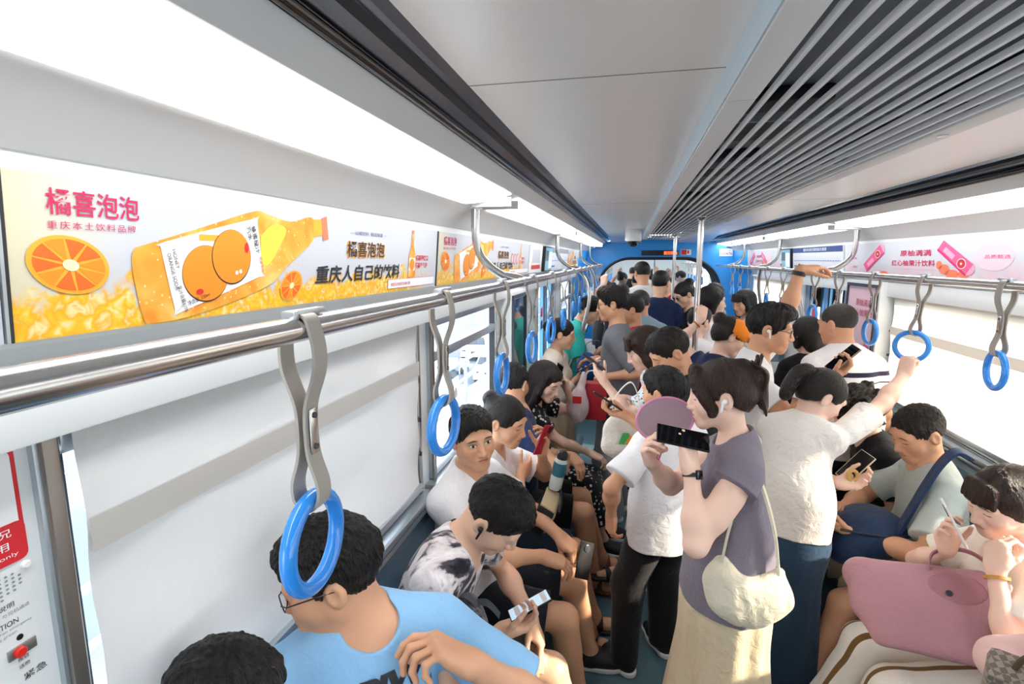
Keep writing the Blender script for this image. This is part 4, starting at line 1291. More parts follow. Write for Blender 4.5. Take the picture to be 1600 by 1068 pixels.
def pole(x, y, label, r=.019, z=2.24):
    t = empty('grab_pole', (x, y, 0), label, 'grab pole')
    mb = MB(); mb.tube([(x, y, .012), (x, y, 1.2), (x, y, z)], r, 20); mb.build('tube', M_steel, t)
    mb = MB(); mb.lathe([(.045, 0.0005), (.045, .008), (.026, .022), (.021, .03)], (x, y, 0), 24); mb.lathe([(.021, z - .03), (.026, z - .02), (.040, z - .006), (.040, z)], (x, y, 0), 24); mb.build('flange', M_steel, t)
pole(.465, 3.90, 'tall steel floor to ceiling pole gripped by a raised hand with a bracelet')
pole(.50, 6.55, 'steel floor to ceiling pole farther down the aisle held by the woman in black')
def stanchion(path, label, arm=None):
    t = empty('curved_grab_pole', path[-1], label, 'grab pole')
    mb = MB(); mb.tube(smooth_path(path, 7), .016, 14); mb.build('tube', M_steel, t)
    if arm:
        mb = MB(); mb.tube(arm, .014, 12); mb.build('crossbar', M_steel, t)
    mb = MB(); x, y, z = path[-1]; mb.lathe([(.036, 0.0005), (.036, .008), (.02, .018)], (x, y, 0), 20); mb.build('flange', M_steel, t)
stanchion([(-.44, 4.78, 1.842), (-.365, 4.72, 1.75), (-.345, 4.68, 1.58), (-.42, 4.64, 1.25), (-.52, 4.60, .92), (-.555, 4.58, .5), (-.555, 4.58, .012)], 'curved steel pole from the left handrail down to the left bench end', [(-.545, 4.585, .62), (-.80, 4.585, .62)])
stanchion([(1.34, 4.78, 1.842), (1.35, 4.72, 1.65), (1.42, 4.68, 1.35), (1.50, 4.62, 1.0), (1.52, 4.60, .5), (1.52, 4.60, .012)], 'curved steel pole from the right handrail behind the raised arm with a watch', [(1.52, 4.60, .62), (1.70, 4.60, .62)])
stanchion([(1.34, 6.05, 1.842), (1.35, 6.12, 1.65), (1.42, 6.18, 1.35), (1.50, 6.22, 1.0), (1.52, 6.22, .5), (1.52, 6.22, .012)], 'curved steel pole on the right beyond the door near the blue end panel')
stanchion([(-.44, 6.05, 1.842), (-.40, 6.1, 1.70), (-.42, 6.14, 1.35), (-.52, 6.18, 1.0), (-.56, 6.2, .5), (-.56, 6.2, .012)], 'curved steel pole on the left beyond the door, behind the teal shirt')

# rails, straps and a pole in the next car, small beyond the gangway
for side in (-1, 1):
    t = empty('handrail', (RX[side], 12.5, RZ), 'steel handrail in the next car on the %s, beyond the gangway' % ('left' if side < 0 else 'right'), 'handrail')
    mb = MB(); mb.tube([(RX[side], 10.4, RZ), (RX[side], 15, RZ)], RR, 12); mb.build('rail_bar', M_steel, t)
    for i, y in enumerate((10.7, 11.3, 11.9, 12.5, 13.1)):
        s_ = copy_tree(strap0); s_.location = (RX[side], y, RZ)
        tag(s_, 'small ring strap in the next car on the %s handrail beyond the gangway' % ('left' if side < 0 else 'right'), 'hanging strap', 'ring straps in the next car, %s' % ('left' if side < 0 else 'right'))
pole(.47, 11.2, 'steel pole in the next car, seen through the blue gangway opening')

# ------------------------------------------------------------------ benches
M_seat = mat('blue grey seat shell', '#5f7f95', .35)
def bench(side, y0, y1, label):
    t = empty('bench', (xs(side, 1.05), (y0 + y1) / 2, 0), label, 'bench')
    prof = [(xs(side, .80), .40), (xs(side, .795), .425), (xs(side, .83), .438), (xs(side, 1.18), .430), (xs(side, 1.20), .40)]
    mb = MB(); mb.prism(prof, y0, y1); mb.build('seat', M_seat, t, angle=30)
    mb = MB(); mb.prism([(xs(side, 1.195), .43), (xs(side, 1.225), .90), (xs(side, 1.245), .925), (xs(side, 1.276), .92), (xs(side, 1.276), .43)], y0, y1); mb.build('backrest', M_seat, t, angle=30)
    mb = MB(); A, B = sorted((xs(side, 1.02), xs(side, 1.26))); mb.box2((A, y0 + .03, 0), (B, y1 - .03, .40)); mb.build('base', mat('bench plinth', '#9aa4aa', .4), t)
    mb = MB(); A, B = sorted((xs(side, .86), xs(side, 1.27)))
    for q in (y0 - .02, y1 + .002):
        mb = MB(); mb.box2((A, q, .30), (B, q + .018, .80)); mb.build('end_panel', mat('end panel grey', '#cfd6d9', .3), t, bevel=.006)
bench(-1, -.4, 4.45, 'long blue grey bench along the left windows under the seated row')
bench(1, -.4, 4.45, 'long blue grey bench along the right windows under the seated passengers')
bench(-1, 6.3, 7.7, 'short blue grey bench on the left beyond the door'); bench(1, 6.4, 7.7, 'short blue grey bench on the right beyond the door')

# ------------------------------------------------------------------ adverts
PR = {k: mat('print ' + k, v, .45) for k, v in dict(crimson='#c9245a', orange='#f6921e', deep='#ee6a1c', amber='#fbb034', yellow='#ffd94a', pale='#fff3b8', white='#d6d8dc', black='#23242b', navy='#2f4a6e', blue='#2d6fd0', pink='#ec5f95', rose='#f6a9c6', blush='#eccbd8', magenta='#d22c78', grey='#8a8f98', lgrey='#c9ced6', red='#d8232f', salmon='#ef7f5e', green='#3fae5a', teal='#3f8fb0').items()}
def soda_board(name, U):
    def fn(t, b):
        o = t.obj(); x, y, z = t.sep(o)
        n = t.noise(o, 17, 3, 1.2); n2 = t.noise(o, 42, 2, .4)
        h = t.m('SUBTRACT', t.m('ADD', t.m('MULTIPLY', n, .15), -.008), z)
        fade = t.m('SUBTRACT', 1.0, t.m('MULTIPLY', t.m('SUBTRACT', y, .82 * U), 5.0, clamp=True), clamp=True)
        k = t.m('MULTIPLY', t.m('MULTIPLY', h, 45.0, clamp=True), fade)
        juice = t.ramp(n2, [(0.25, '#efe6c4'), (.42, '#f2c52f'), (.55, '#eead10'), (.68, '#ecdc9a'), (.8, '#e8900f')])
        leftglow = t.m('SUBTRACT', 1.0, t.m('MULTIPLY', y, 6.5), clamp=True)
        base = t.mix(t.m('MULTIPLY', leftglow, .7), lin('#c8ccd4'), lin('#dccf9c'))
        t.put(b.inputs['Base Color'], t.mix(k, base, juice))
    return mat(name, '#f2f2ee', .4, fn=fn)
def bottle_fn(t, b):
    o = t.obj(); v = t.new('ShaderNodeTexVoronoi'); t.put(v.inputs['Vector'], o); v.inputs['Scale'].default_value = 75
    n = t.noise(o, 14, 2, .5)
    c = t.ramp(n, [(.3, '#f28a1b'), (.5, '#fba93a'), (.7, '#ffcf74')])
    d = t.m('LESS_THAN', v.outputs['Distance'], .16)
    t.put(b.inputs['Base Color'], t.mix(t.m('MULTIPLY', d, .6), c, lin('#ffe9b8')))
M_soda = mat('print soda orange', '#f79a2a', .4, fn=bottle_fn)
def smooth_poly(pts, n=5):
    return [tuple(p) for p in smooth_path(list(pts) + [pts[0]], n)][:-1]
def slice_items(cx, cy, rx, ry, rot=0):
    it = [(ellipse(cx, cy, rx, ry, 40, rot), PR['amber'], .0010), (ellipse(cx, cy, rx * .93, ry * .93, 40, rot), PR['amber'], .0013), (ellipse(cx, cy, rx * .2, ry * .2, 20, rot), PR['pale'], .0019)]
    for k in range(10):
        a0 = 2 * PI * k / 10 + .025; a1 = 2 * PI * (k + 1) / 10 - .025; c, s = math.cos(rot), math.sin(rot)
        q = [(rx * .16 * math.cos((a0 + a1) / 2), ry * .16 * math.sin((a0 + a1) / 2))] + [(rx * .88 * math.cos(a), ry * .88 * math.sin(a)) for a in np.linspace(a0, a1, 6)]
        it.append(([(cx + c * x - s * y, cy + s * x + c * y) for x, y in q], PR['deep'] if k % 3 else PR['orange'], .0016))
    return it
def soda_ad(y0, U, label, detail=2, sx=1.0):
    """U = length; artwork laid out on a 1.45 x .24 sheet, stretched by sx"""
    x0, x1, z0, z1 = -.746, -.7297, 1.848, 2.057
    t = empty('advert_panel', (-.735, y0 + U / 2, z0), label, 'advert')
    org = (x0, y0, z0)
    pl = Plane(org, (0, 1, 0), (x1 - x0, 0, z1 - z0)); H_ = .2096
    mb = MB(); vs = [pl.p(u, v, w) for w in (0, .004) for u, v in ((0, 0), (U, 0), (U, H_), (0, H_))]
    mb.add(vs, [(3, 2, 1, 0), (4, 5, 6, 7), (0, 1, 5, 4), (1, 2, 6, 5), (2, 3, 7, 6), (3, 0, 4, 7)])
    bd = mb.build('poster_sheet', soda_board('soda sheet %d' % round(U * 100), U), None, smooth=False, origin=org)
    bd.parent = t; bd.location = V(org) - wloc(t)
    q = Plane(pl.p(0, 0, .0045), pl.e1, pl.e2); S = sx
    def X(u): return u * S
    for u in (-.006, U + .002):
        mb = MB(); mb.add([q.p(a, b, w) for w in (-.004, .002) for a, b in ((u, 0), (u + .004, 0), (u + .004, H_), (u, H_))], [(3, 2, 1, 0), (4, 5, 6, 7), (0, 1, 5, 4), (1, 2, 6, 5), (2, 3, 7, 6), (3, 0, 4, 7)]); mb.build('edge_strip', M_dark if detail > 1 else M_alu, t)
    prints('orange_slice', q, slice_items(X(.072), .095, .055, .038, -.25), t)
    it = [(smooth_poly([(X(u), v) for u, v in ((.168, .120), (.162, .095), (.176, .018), (.196, .002), (.30, .010), (.47, .048), (.535, .088), (.625, .142), (.632, .17), (.622, .199), (.545, .184), (.47, .194), (.43, .196), (.30, .158))]), M_soda, .0012)]
    it += [(smooth_poly([(X(u), v) for u, v in ((.45, .150), (.49, .175), (.53, .165), (.50, .12), (.47, .09), (.45, .10))], 4), PR['yellow'], .0016)]
    it += [([(X(u), v) for u, v in ((.612, .150), (.668, .160), (.668, .197), (.612, .194))], PR['amber'], .0010), ([(X(u), v) for u, v in ((.662, .199), (.686, .206), (.696, .152), (.673, .147))], PR['salmon'], .0012)]
    prints('bottle', q, it, t)
    lab = smooth_poly([(X(u), v) for u, v in ((.212, .124), (.222, .131), (.425, .181), (.438, .176), (.452, .076), (.444, .068), (.245, .014), (.236, .020))], 3)
    it = [(lab, PR['white'], .0022)]
    it += [(ellipse(X(.305), .0775, .053, .050, 40), PR['black'], .0026), (ellipse(X(.305), .0785, .0525, .0485, 40), PR['orange'], .0030), (ellipse(X(.367), .107, .050, .051, 40), PR['black'], .0033), (ellipse(X(.367), .108, .0485, .0495, 40), PR['orange'], .0036),
           (ellipse(X(.288), .047, .008, .005, 16), PR['red'], .0040), (ellipse(X(.405), .125, .006, .010, 16), PR['red'], .0040), (ellipse(X(.378), .078, .004, .004, 14), PR['white'], .0040), (ellipse(X(.388), .080, .004, .004, 14), PR['white'], .0040), (rrect(X(.29), .135, X(.345), .146, .002), PR['amber'], .0026)]
    prints('label', q, it, t)
    text('lettering', '橘喜泡泡', q, X(.046), .160, .034, PR['crimson'], t, width=.132 * S, bold=.012)
    text('lettering', '重庆本土饮料品牌', q, X(.046), .142, .0105, PR['crimson'], t, width=.125 * S, spacing=1.3)
    text('lettering', '重庆人自己的饮料', q, X(.640), .043, .045, PR['black'], t, width=.475 * S, bold=.022, shear=.16)
    text('lettering', '橘喜泡泡', q, X(.782), .106, .046, PR['amber'], t, width=.226 * S, bold=.03, w=.0012); text('lettering', '橘喜泡泡', q, X(.785), .109, .042, PR['black'], t, width=.218 * S, bold=.012, w=.0020)
    text('lettering', '— 山城饮料  就这味道 —', q, X(.80), .168, .011, PR['navy'], t, width=.215 * S)
    prints('orange_slice', q, slice_items(X(.55), .045, .042, .030, .5), t)
    # small bottle, slogan and bottom strip
    bu = X(1.215) if U < 1.6 else X(1.30)
    it = [(smooth_poly([(bu - .027, .045), (bu + .03, .045), (bu + .03, .11), (bu + .012, .15), (bu + .010, .185), (bu - .006, .185), (bu - .009, .15), (bu - .027, .11)], 4), M_soda, .0012), (rrect(bu - .007, .188, bu + .011, .200, .002), PR['salmon'], .0012), (rrect(bu - .024, .065, bu + .026, .108, .004), PR['white'], .0016), (ellipse(bu, .085, .022, .02, 20), PR['orange'], .0020)]
    prints('small_bottle', q, it, t)
    if detail > 1:
        text('lettering', '蜂蜜橙汁', q, X(.418), .166, .0125, PR['black'], t, width=.054, rot=-1.30, bold=.01, w=.004)
        text('lettering', '汽水', q, X(.404), .164, .0125, PR['black'], t, width=.026, rot=-1.30, bold=.01, w=.004)
        text('lettering', 'HONEY', q, X(.232), .118, .007, PR['black'], t, width=.032, rot=-1.32, w=.004)
        text('lettering', 'ORANGE SODA', q, X(.222), .112, .007, PR['black'], t, width=.062, rot=-1.32, w=.004)
        text('lettering', '果汁含量≥10%', q, X(.240), .058, .0085, PR['black'], t, width=.048, rot=-1.25, w=.004)
        text('lettering', '净含量: 330ml', q, X(.262), .024, .0085, PR['black'], t, width=.050, rot=.28, w=.004)
        text('lettering', '橘喜泡泡', q, X(.441), .108, .007, PR['red'], t, width=.032, rot=-1.35, w=.004)
    text('lettering', '橘喜更爽口', q, bu + .033, .098, .020, PR['red'], t, width=.115, bold=.02)
    text('lettering', '橘喜多气泡', q, bu + .030, .072, .020, PR['red'], t, width=.112, bold=.02)
    prints('footer_strip', q, [(rrect(X(1.035), .010, U - .02, .040, .003), PR['crimson'], .0010), (rrect(X(1.035) + .0012, .0112, U - .0212, .0388, .003), PR['white'], .0014)], t)
    text('lettering', '橘喜泡泡诚招全国代理', q, X(1.055), .018, .011, PR['crimson'], t, width=.15, w=.002)
    if U > 1.6:
        for k in range(3): prints('badge', q, [(ellipse(X(1.09) + k * .075, .105, .03, .036, 28), PR['salmon'], .001), (ellipse(X(1.09) + k * .075, .105, .022, .027, 24), PR['blush'], .0014)], t)
    return t
soda_ad(.497, 1.452, 'nearest orange soda advert with tilted bottle and orange slice above the left window')
soda_ad(1.965, 1.90, 'second orange soda advert partly behind the left handrail bracket', 1, 1.22)
soda_ad(-1.02, 1.505, 'orange soda advert at the left edge, mostly outside the frame', 1)
soda_ad(6.36, 1.30, 'far orange soda advert on the left just before the blue panel', 1, .9)

def wall_sheet(side, ya, yb, label, cat, sheet, name, z0=1.848, z1=2.062, items=None, texts=(), thick=.004):
    """flat sheet on the slanted strip over the windows; u runs in reading direction"""
    xb, xt = (-.746, -.7275) if side < 0 else (1.646, 1.6275)
    f0, f1 = (z0 - 1.848) / .238, (z1 - 1.848) / .238
    X0 = xb + (xt - xb) * f0; X1 = xb + (xt - xb) * f1
    U = yb - ya; start = ya if side < 0 else yb
    org = (X0, start, z0); pl = Plane(org, (0, -side, 0), (X1 - X0, 0, z1 - z0)); H_ = math.hypot(X1 - X0, z1 - z0)
    t = empty(name, (X0, (ya + yb) / 2, z0), label, cat)
    mb = MB(); vs = [pl.p(u, v, w) for w in (0, thick) for u, v in ((0, 0), (U, 0), (U, H_), (0, H_))]
    mb.add(vs, [(3, 2, 1, 0), (4, 5, 6, 7), (0, 1, 5, 4), (1, 2, 6, 5), (2, 3, 7, 6), (3, 0, 4, 7)])
    mb.build('sheet', sheet, t, smooth=False)
    q = Plane(pl.p(0, 0, thick + .0005), pl.e1, pl.e2); q.e2 = q.e2 * (H_ / .2387)
    for it_ in (items if items and isinstance(items[0], list) else [items] if items else []): prints('artwork', q, it_, t)
    for tx in texts:
        body, u, v, sz, m = tx[:5]; kw = tx[5] if len(tx) > 5 else {}
        text('lettering', body, q, u, v, sz, m, t, **kw)
    return t, q
def pink_sheet_fn(t, b):
    o = t.obj(); x, y, z = t.sep(o); n = t.noise(o, 4, 2, .6)
    k = t.m('MULTIPLY', t.m('SUBTRACT', t.m('MULTIPLY', n, .22), t.m('ADD', z, .02)), 7.0, clamp=True)
    t.put(b.inputs['Base Color'], t.mix(k, lin('#ccd1da'), lin('#e2b8c9')))
M_pink = mat('pink sheet', '#f0eef4', .4, fn=pink_sheet_fn)
def carton(cx, cy, rot, s=1.0, sgn=1):
    c, q = math.cos(rot), math.sin(rot)
    def T(pts): return [(cx + s * (c * x - q * y) * 1.35, cy + s * (q * x + c * y)) for x, y in pts]
    return [(T([(-.14, -.035), (.12, -.035), (.15, .0), (.15, .035), (.12, .055), (-.14, .045)]), PR['pink'], .001), (T([(-.14, -.035), (.12, -.035), (.13, -.022), (-.14, -.020)]), PR['magenta'], .0014), (T([(.12, -.035), (.15, 0), (.15, .035), (.12, .055)]), PR['rose'], .0014),
            (T(ellipse(.055, .008, .032, .032, 28)), PR['white'], .0016), (T(ellipse(.055, .008, .028, .028, 28)), PR['red'], .0019), (T(ellipse(.055, .008, .008, .008, 14)), PR['blush'], .0022),
            (T([(-.10, -.012), (-.01, -.012), (-.01, .022), (-.10, .022)]), PR['rose'], .0016)]
def pink_items(U):
    k = U / 2.45
    it = []
    for (u, v, rx, ry) in ((1.33, .055, .05, .03), (1.40, .030, .06, .025), (1.50, .03, .05, .02), (.62, .012, .07, .018), (1.28, .08, .03, .025)): it.append((smooth_poly(ellipse(u * k, v, rx, ry, 9), 3), PR['salmon'], .0007))
    return [carton(.49 * k, .118, .62, .92), carton(1.42 * k, .115, -.66, .92), it[:3] + it[4:], it[3:4], [(ellipse(1.72 * k, .13, .14, .075, 40), PR['blush'], .0006)]]
def pink_texts(k):
    return [('原柚满满', .85 * k, .135, .040, PR['crimson'], dict(width=.35 * k, bold=.015)), ('红心柚果汁饮料', .74 * k, .070, .040, PR['crimson'], dict(width=.50 * k, bold=.015)), ('品质甄选', 1.66 * k, .118, .020, PR['magenta'], dict(width=.18 * k)),
            ('RED GRAPEFRUIT JUICE DRINK', .74 * k, .045, .010, PR['rose'], dict(width=.5 * k)), ('原柚', .12 * k, .115, .018, PR['crimson'], dict(width=.08)), ('满满', .13 * k, .045, .018, PR['crimson'], dict(width=.08))]
wall_sheet(1, 2.16, 4.61, 'pink grapefruit juice advert with two tilted cartons above the right windows', 'advert', M_pink, 'advert_panel', items=pink_items(2.45), texts=pink_texts(1))
wall_sheet(1, -.35, 2.13, 'pink juice advert above the nearest right seats outside the frame', 'advert', M_pink, 'advert_panel', items=pink_items(2.45))
wall_sheet(1, 6.52, 8.20, 'small far pink juice advert on the right beside the blue panel', 'advert', M_pink, 'advert_panel', items=pink_items(1.68), texts=pink_texts(.68)[:2])
M_sheet = mat('route map paper', '#d8dde6', .4)
def map_items(U, hd):
    it = [(rrect(.0, .185, U, .238, .001), hd, .001), (rrect(.03, .100, U - .03, .106, .001), PR['blue'], .001)]
    for k in range(22): it.append((ellipse(.05 + k * (U - .1) / 21, .103, .007, .007, 10), PR['white'], .0015))
    for k in range(22): it.append((rrect(.047 + k * (U - .1) / 21, .115, .053 + k * (U - .1) / 21, .115 + .025 + .012 * (k * 7 % 3), .0005), PR['lgrey'], .001))
    it += [(rrect(.05, .035, .25, .05, .001), PR['blue'], .001), (rrect(.6 * U, .02, .95 * U, .05, .001), PR['lgrey'], .001)]
    return it
wall_sheet(1, 4.66, 5.98, 'route map with navy header over the right door, behind the raised hand', 'route map', M_sheet, 'route_map', items=map_items(1.32, PR['navy']), texts=[('重庆轨道交通线路示意图', .34, .197, .030, PR['white'], dict(width=.62))], thick=.012)
wall_sheet(-1, 4.95, 6.28, 'route map with grey header over the left door', 'route map', M_sheet, 'route_map', items=map_items(1.33, PR['grey']), thick=.012)
def screen(side, ya, yb, label):
    t, q = wall_sheet(side, ya, yb, label, 'screen', M_black, 'video_screen', thick=.025)
    U = yb - ya
    prints('picture', q, [(rrect(.012, .012, U - .012, .226, .002), mat('screen teal', '#5f93a5', .3, emit=.35), .001), (rrect(.02, .10, U * .45, .20, .002), mat('screen dark', '#2b4654', .3, emit=.2), .0015), (rrect(U * .5, .03, U - .03, .19, .002), mat('screen pale', '#b9d6e2', .3, emit=.5), .0015)], t)
screen(1, 6.02, 6.36, 'small video screen to the left of the right-hand route map'); screen(-1, 4.50, 4.91, 'small video screen between the second orange advert and the left route map')
for (sd, ya, yb, lb) in ((-1, 3.90, 4.46, 'white notice with red box on the left between advert and screen'), (1, 6.38, 6.50, 'narrow white notice with red box beside the right video screen')):
    U = yb - ya; wall_sheet(sd, ya, yb, lb, 'notice', M_print_w, 'notice', items=[(rrect(.15 * U, .03, .85 * U, .065, .002), PR['red'], .001), (rrect(.2 * U, .085, .8 * U, .2, .002), PR['lgrey'], .001)])

# poster in a dark frame on the pillar beside the right door
def poster(side, x, y0, y1, z0, z1, label):
    t = empty('framed_poster', (x, (y0 + y1) / 2, z0), label, 'poster')
    start = y0 if side < 0 else y1; U = y1 - y0; Hh = z1 - z0
    A, B = sorted((x, xs(side, 1.281)))
    mb = MB(); mb.box2((A if side > 0 else A, y0 - .02, z0 - .02), (B, y1 + .02, z1 + .02)); mb.build('backing', M_white, t, bevel=.006)
    pl = Plane((x - side * .001, start, z0), (0, -side, 0), (0, 0, 1))
    mb = MB(); f = .022
    for (u0, v0, u1, v1) in ((0, 0, U, f), (0, Hh - f, U, Hh), (0, f, f, Hh - f), (U - f, f, U, Hh - f)):
        mb.add([pl.p(u, v, w) for w in (0, .012) for u, v in ((u0, v0), (u1, v0), (u1, v1), (u0, v1))], [(3, 2, 1, 0), (4, 5, 6, 7), (0, 1, 5, 4), (1, 2, 6, 5), (2, 3, 7, 6), (3, 0, 4, 7)])
    mb.build('frame', mat('poster frame', '#33394a', .35), t)
    return t, Plane(pl.p(0, 0, .001), pl.e1, pl.e2), U, Hh
t, q, U, Hh = poster(1, 1.63, 3.99, 4.50, 1.06, 1.78, 'framed pink juice poster on the pillar behind the man in the striped polo')
prints('artwork', q, [(rrect(.02, .02, U - .02, Hh - .02, .002), PR['blush'], .001), (rrect(.02, .02, U - .02, .22, .002), PR['rose'], .0015)] + [([(a * .8 + .28, b * 1.0 + .02) for a, b in p], m, w + .002) for p, m, w in carton(.1, .2, .9, .8)] + [(ellipse(.12, .36, .05, .05, 20), PR['pink'], .0015), (ellipse(.12, .24, .05, .05, 20), PR['pink'], .0015)], t)
text('lettering', '原柚满满', q, .17, .56, .05, PR['crimson'], t, width=.26, w=.003); text('lettering', '红心柚果汁', q, .10, .49, .05, PR['crimson'], t, width=.36, w=.003)
t, q, U, Hh = poster(-1, -.735, 3.30, 3.74, 1.02, 1.72, 'tall white framed dark glass panel on the pillar past the left clear window')
prints('dark_glass', q, [(rrect(.03, .03, U - .03, Hh - .03, .004), mat('smoked glass', '#39444a', .05, spec=.8), .001)], t)

# emergency intercom panel by the nearest left window
X = -.822
t = empty('intercom_panel', (X, .38, .9), 'white emergency intercom panel with red button at the lower left edge', 'intercom panel')
mb = MB(); mb.box2((-.829, .17, .9), (X, .560, 1.70)); mb.build('cover', M_white, t, bevel=.004)
pl = Plane((X, .0, 0), (0, 1, 0), (0, 0, 1))
prints('warning_sign', pl, [(rrect(.30, 1.535, .528, 1.70, .012), PR['red'], .001), (rrect(.306, 1.541, .522, 1.694, .010), PR['white'], .0015), (rrect(.30, 1.535, .528, 1.592, .010), PR['red'], .002), (ellipse(.43, 1.645, .055, .042, 36), PR['red'], .002), (ellipse(.43, 1.645, .045, .033, 36), PR['white'], .0025), ([(.392, 1.672), (.40, 1.68), (.468, 1.618), (.46, 1.611)], PR['red'], .0035), ([(.42, 1.62), (.43, 1.62), (.45, 1.665), (.44, 1.668)], PR['black'], .003)], t)
text('lettering', '非紧急情况', pl, .405, 1.574, .012, PR['white'], t, width=.105, w=.003); text('lettering', '禁止使用', pl, .42, 1.556, .012, PR['white'], t, width=.085, w=.003); text('lettering', 'Emergency use only', pl, .405, 1.543, .007, PR['white'], t, width=.11, w=.003)
mb = MB(); holes = []
for i in range(12):
    for j in range(7):
        u = .425 + i * .008; v = 1.490 + j * .006
        if (i - 6) ** 2 / 34 + (j - 3) ** 2 / 11 < 1: holes.append((ellipse(u, v, .0021, .0016, 8), PR['grey'], .001))
prints('speaker_grille', pl, holes, t)
text('lettering', '操作说明', pl, .462, 1.474, .008, PR['black'], t, width=.04, w=.001)
text('lettering', '紧急时按下红色按钮, 与司机通话', pl, .42, 1.464, .0058, PR['grey'], t, width=.10, w=.001); text('lettering', 'OPERATION', pl, .452, 1.4485, .0078, PR['black'], t, width=.052, w=.001)
text('lettering', 'Press the red button when emergency', pl, .42, 1.441, .005, PR['grey'], t, width=.10, w=.001); text('lettering', 'talk when turning green', pl, .43, 1.434, .005, PR['grey'], t, width=.07, w=.001)
mb = MB(); R90 = np.array([[0, 0, 1], [0, 1, 0], [-1, 0, 0]]); mb.lathe([(.0045, 0), (.004, .001)], (X, .503, 1.425), 14, R90); mb.build('microphone_hole', M_black, t)
mb = MB(); mb.box((X + .001, .503, 1.4065), (.003, .036, .016)); o = mb.build('button_plate', mat('steel plate dull', '#9a9a98', .35, metal=.8), t, bevel=.001)
mb = MB(); mb.lathe([(.0078, 0), (.0078, .006), (.006, .008)], (X + .001, .498, 1.4065), 18, R90); mb.build('red_button', mat('red button', '#d8281e', .3), o)
text('lettering', '按钮', pl, .496, 1.390, .006, PR['black'], t, width=.014, w=.001)
text('lettering', '话筒', pl, .496, 1.379, .006, PR['black'], t, width=.014, w=.001); text('lettering', '紧急', pl, .50, 1.358, .011, PR['black'], t, width=.03, w=.001)
mb = MB(); mb.lathe([(.006, 0), (.006, .004), (.004, .006)], (X, .522, 1.525), 16, R90); mb.build('screw_cap', M_whiteP, t)

# ------------------------------------------------------------------ signs at the blue end
def small_sign(x, y, z, w, h, nx, label, items, texts=(), cat='sign', name='sign'):
    """nx: facing normal along (nx,?)"""
    e1 = (1, 0, 0) if nx == 'y' else (0, 1, 0) if nx == 'l' else (0, -1, 0)
    t = empty(name, (x, y, z), label, cat); pl = Plane((x, y, z), e1, (0, 0, 1))
    mb = MB(); mb.add([pl.p(u, v, k) for k in (0, .004) for u, v in ((0, 0), (w, 0), (w, h), (0, h))], [(3, 2, 1, 0), (4, 5, 6, 7), (0, 1, 5, 4), (1, 2, 6, 5), (2, 3, 7, 6), (3, 0, 4, 7)]); mb.build('plate', M_print_w, t, smooth=False)
    q = Plane(pl.p(0, 0, .0045), pl.e1, pl.e2)
    if items: prints('symbol', q, items, t)
    for b_, u, v, s_, m, wd in texts: text('lettering', b_, q, u, v, s_, m, t, width=wd)
    return t
def nosmoke(): return [(rrect(.0, .0, .16, .045, .003), PR['red'], .001), (ellipse(.08, .105, .045, .045, 28), PR['red'], .001), (ellipse(.08, .105, .035, .035, 28), PR['white'], .0015), ([(.052, .13), (.058, .136), (.108, .08), (.102, .074)], PR['red'], .002), (rrect(.055, .10, .10, .110, .001), PR['black'], .0018)]
small_sign(-.752, 8.02, 1.90, .16, .16, 'l', 'no smoking sign on the left blue panel, nearer of the two', nosmoke()); small_sign(-.752, 8.52, 1.90, .16, .16, 'l', 'red and white prohibition sign on the left blue panel, farther of the two', nosmoke())
small_sign(.80, 9.195, 2.02, .16, .09, 'y', 'small red and white sign on the blue header right of the display', [(rrect(.005, .005, .09, .085, .002), PR['red'], .001), (rrect(.10, .02, .13, .075, .002), PR['red'], .001)])
small_sign(1.40, 9.195, 2.0, .20, .12, 'y', 'white car number plate on the right of the blue header', [], [('重庆轨道', .03, .08, .025, PR['grey'], .14), ('030476', .01, .02, .045, PR['black'], .18)], 'number plate', 'number_plate')
t = empty('led_display', (.45, 9.18, 2.02), 'black destination display with red characters on the blue header', 'display')
mb = MB(); mb.box2((.17, 9.165, 2.015), (.76, 9.20, 2.095)); mb.build('housing', M_black, t, bevel=.003)
pl = Plane((.17, 9.164, 2.015), (1, 0, 0), (0, 0, 1)); text('lettering', '前方到站', pl, .36, .012, .055, mat('red led', '#ff3a1a', .4, emit=5), t, width=.21, bold=.01)
# dome camera
t = empty('dome_camera', (.02, 6.5, 2.30), 'white dome security camera under the ceiling ahead', 'camera')
mb = MB(); mb.lathe([(.085, 2.16), (.095, 2.17), (.095, 2.25), (.09, 2.2995)], (.02, 6.5, 0), 32); mb.build('housing', M_whiteP, t)
mb = MB(); mb.lathe([(.005, 2.098), (.03, 2.102), (.052, 2.117), (.064, 2.14), (.068, 2.165)], (.02, 6.5, 0), 28); mb.build('dome', mat('smoked dome', '#1a1b1e', .05), t)

# ------------------------------------------------------------------ outside
def asphalt(t, b):
    o = t.obj(); n = t.noise(o, .35, 3); t.put(b.inputs['Base Color'], t.mix(n, lin('#565f6d'), lin('#6f7886')))
mb = MB(); mb.box2((-60, -20, -6.2), (60, 110, -6)); struct(mb.build('road', mat('asphalt', '#a4adb9', .8, fn=asphalt)))
mb = MB()
for x in (-20.5, -16.8, -9.6, -6.0):
    for k in range(20): mb.box2((x - .08, 8 + k * 4.5, -5.998), (x + .08, 10.4 + k * 4.5, -5.99))
for k in range(9): mb.box2((-18 + k * 1.0, 34.5, -5.998), (-17.5 + k * 1.0, 38.0, -5.99))
struct(mb.build('road_markings', mat('road paint', '#f4f6f8', .7)))
t = empty('guard_rail', (-2.7, 7, -.6), 'pale blue guide-way railing outside the left window', 'railing')
mb = MB()
for z in (.35, .05, -.25): mb.tube([(-2.55, -3, z), (-2.55, 22, z)], .028, 8)
mb.build('rail', mat('pale railing', '#aebfd2', .5), t)
mb = MB()
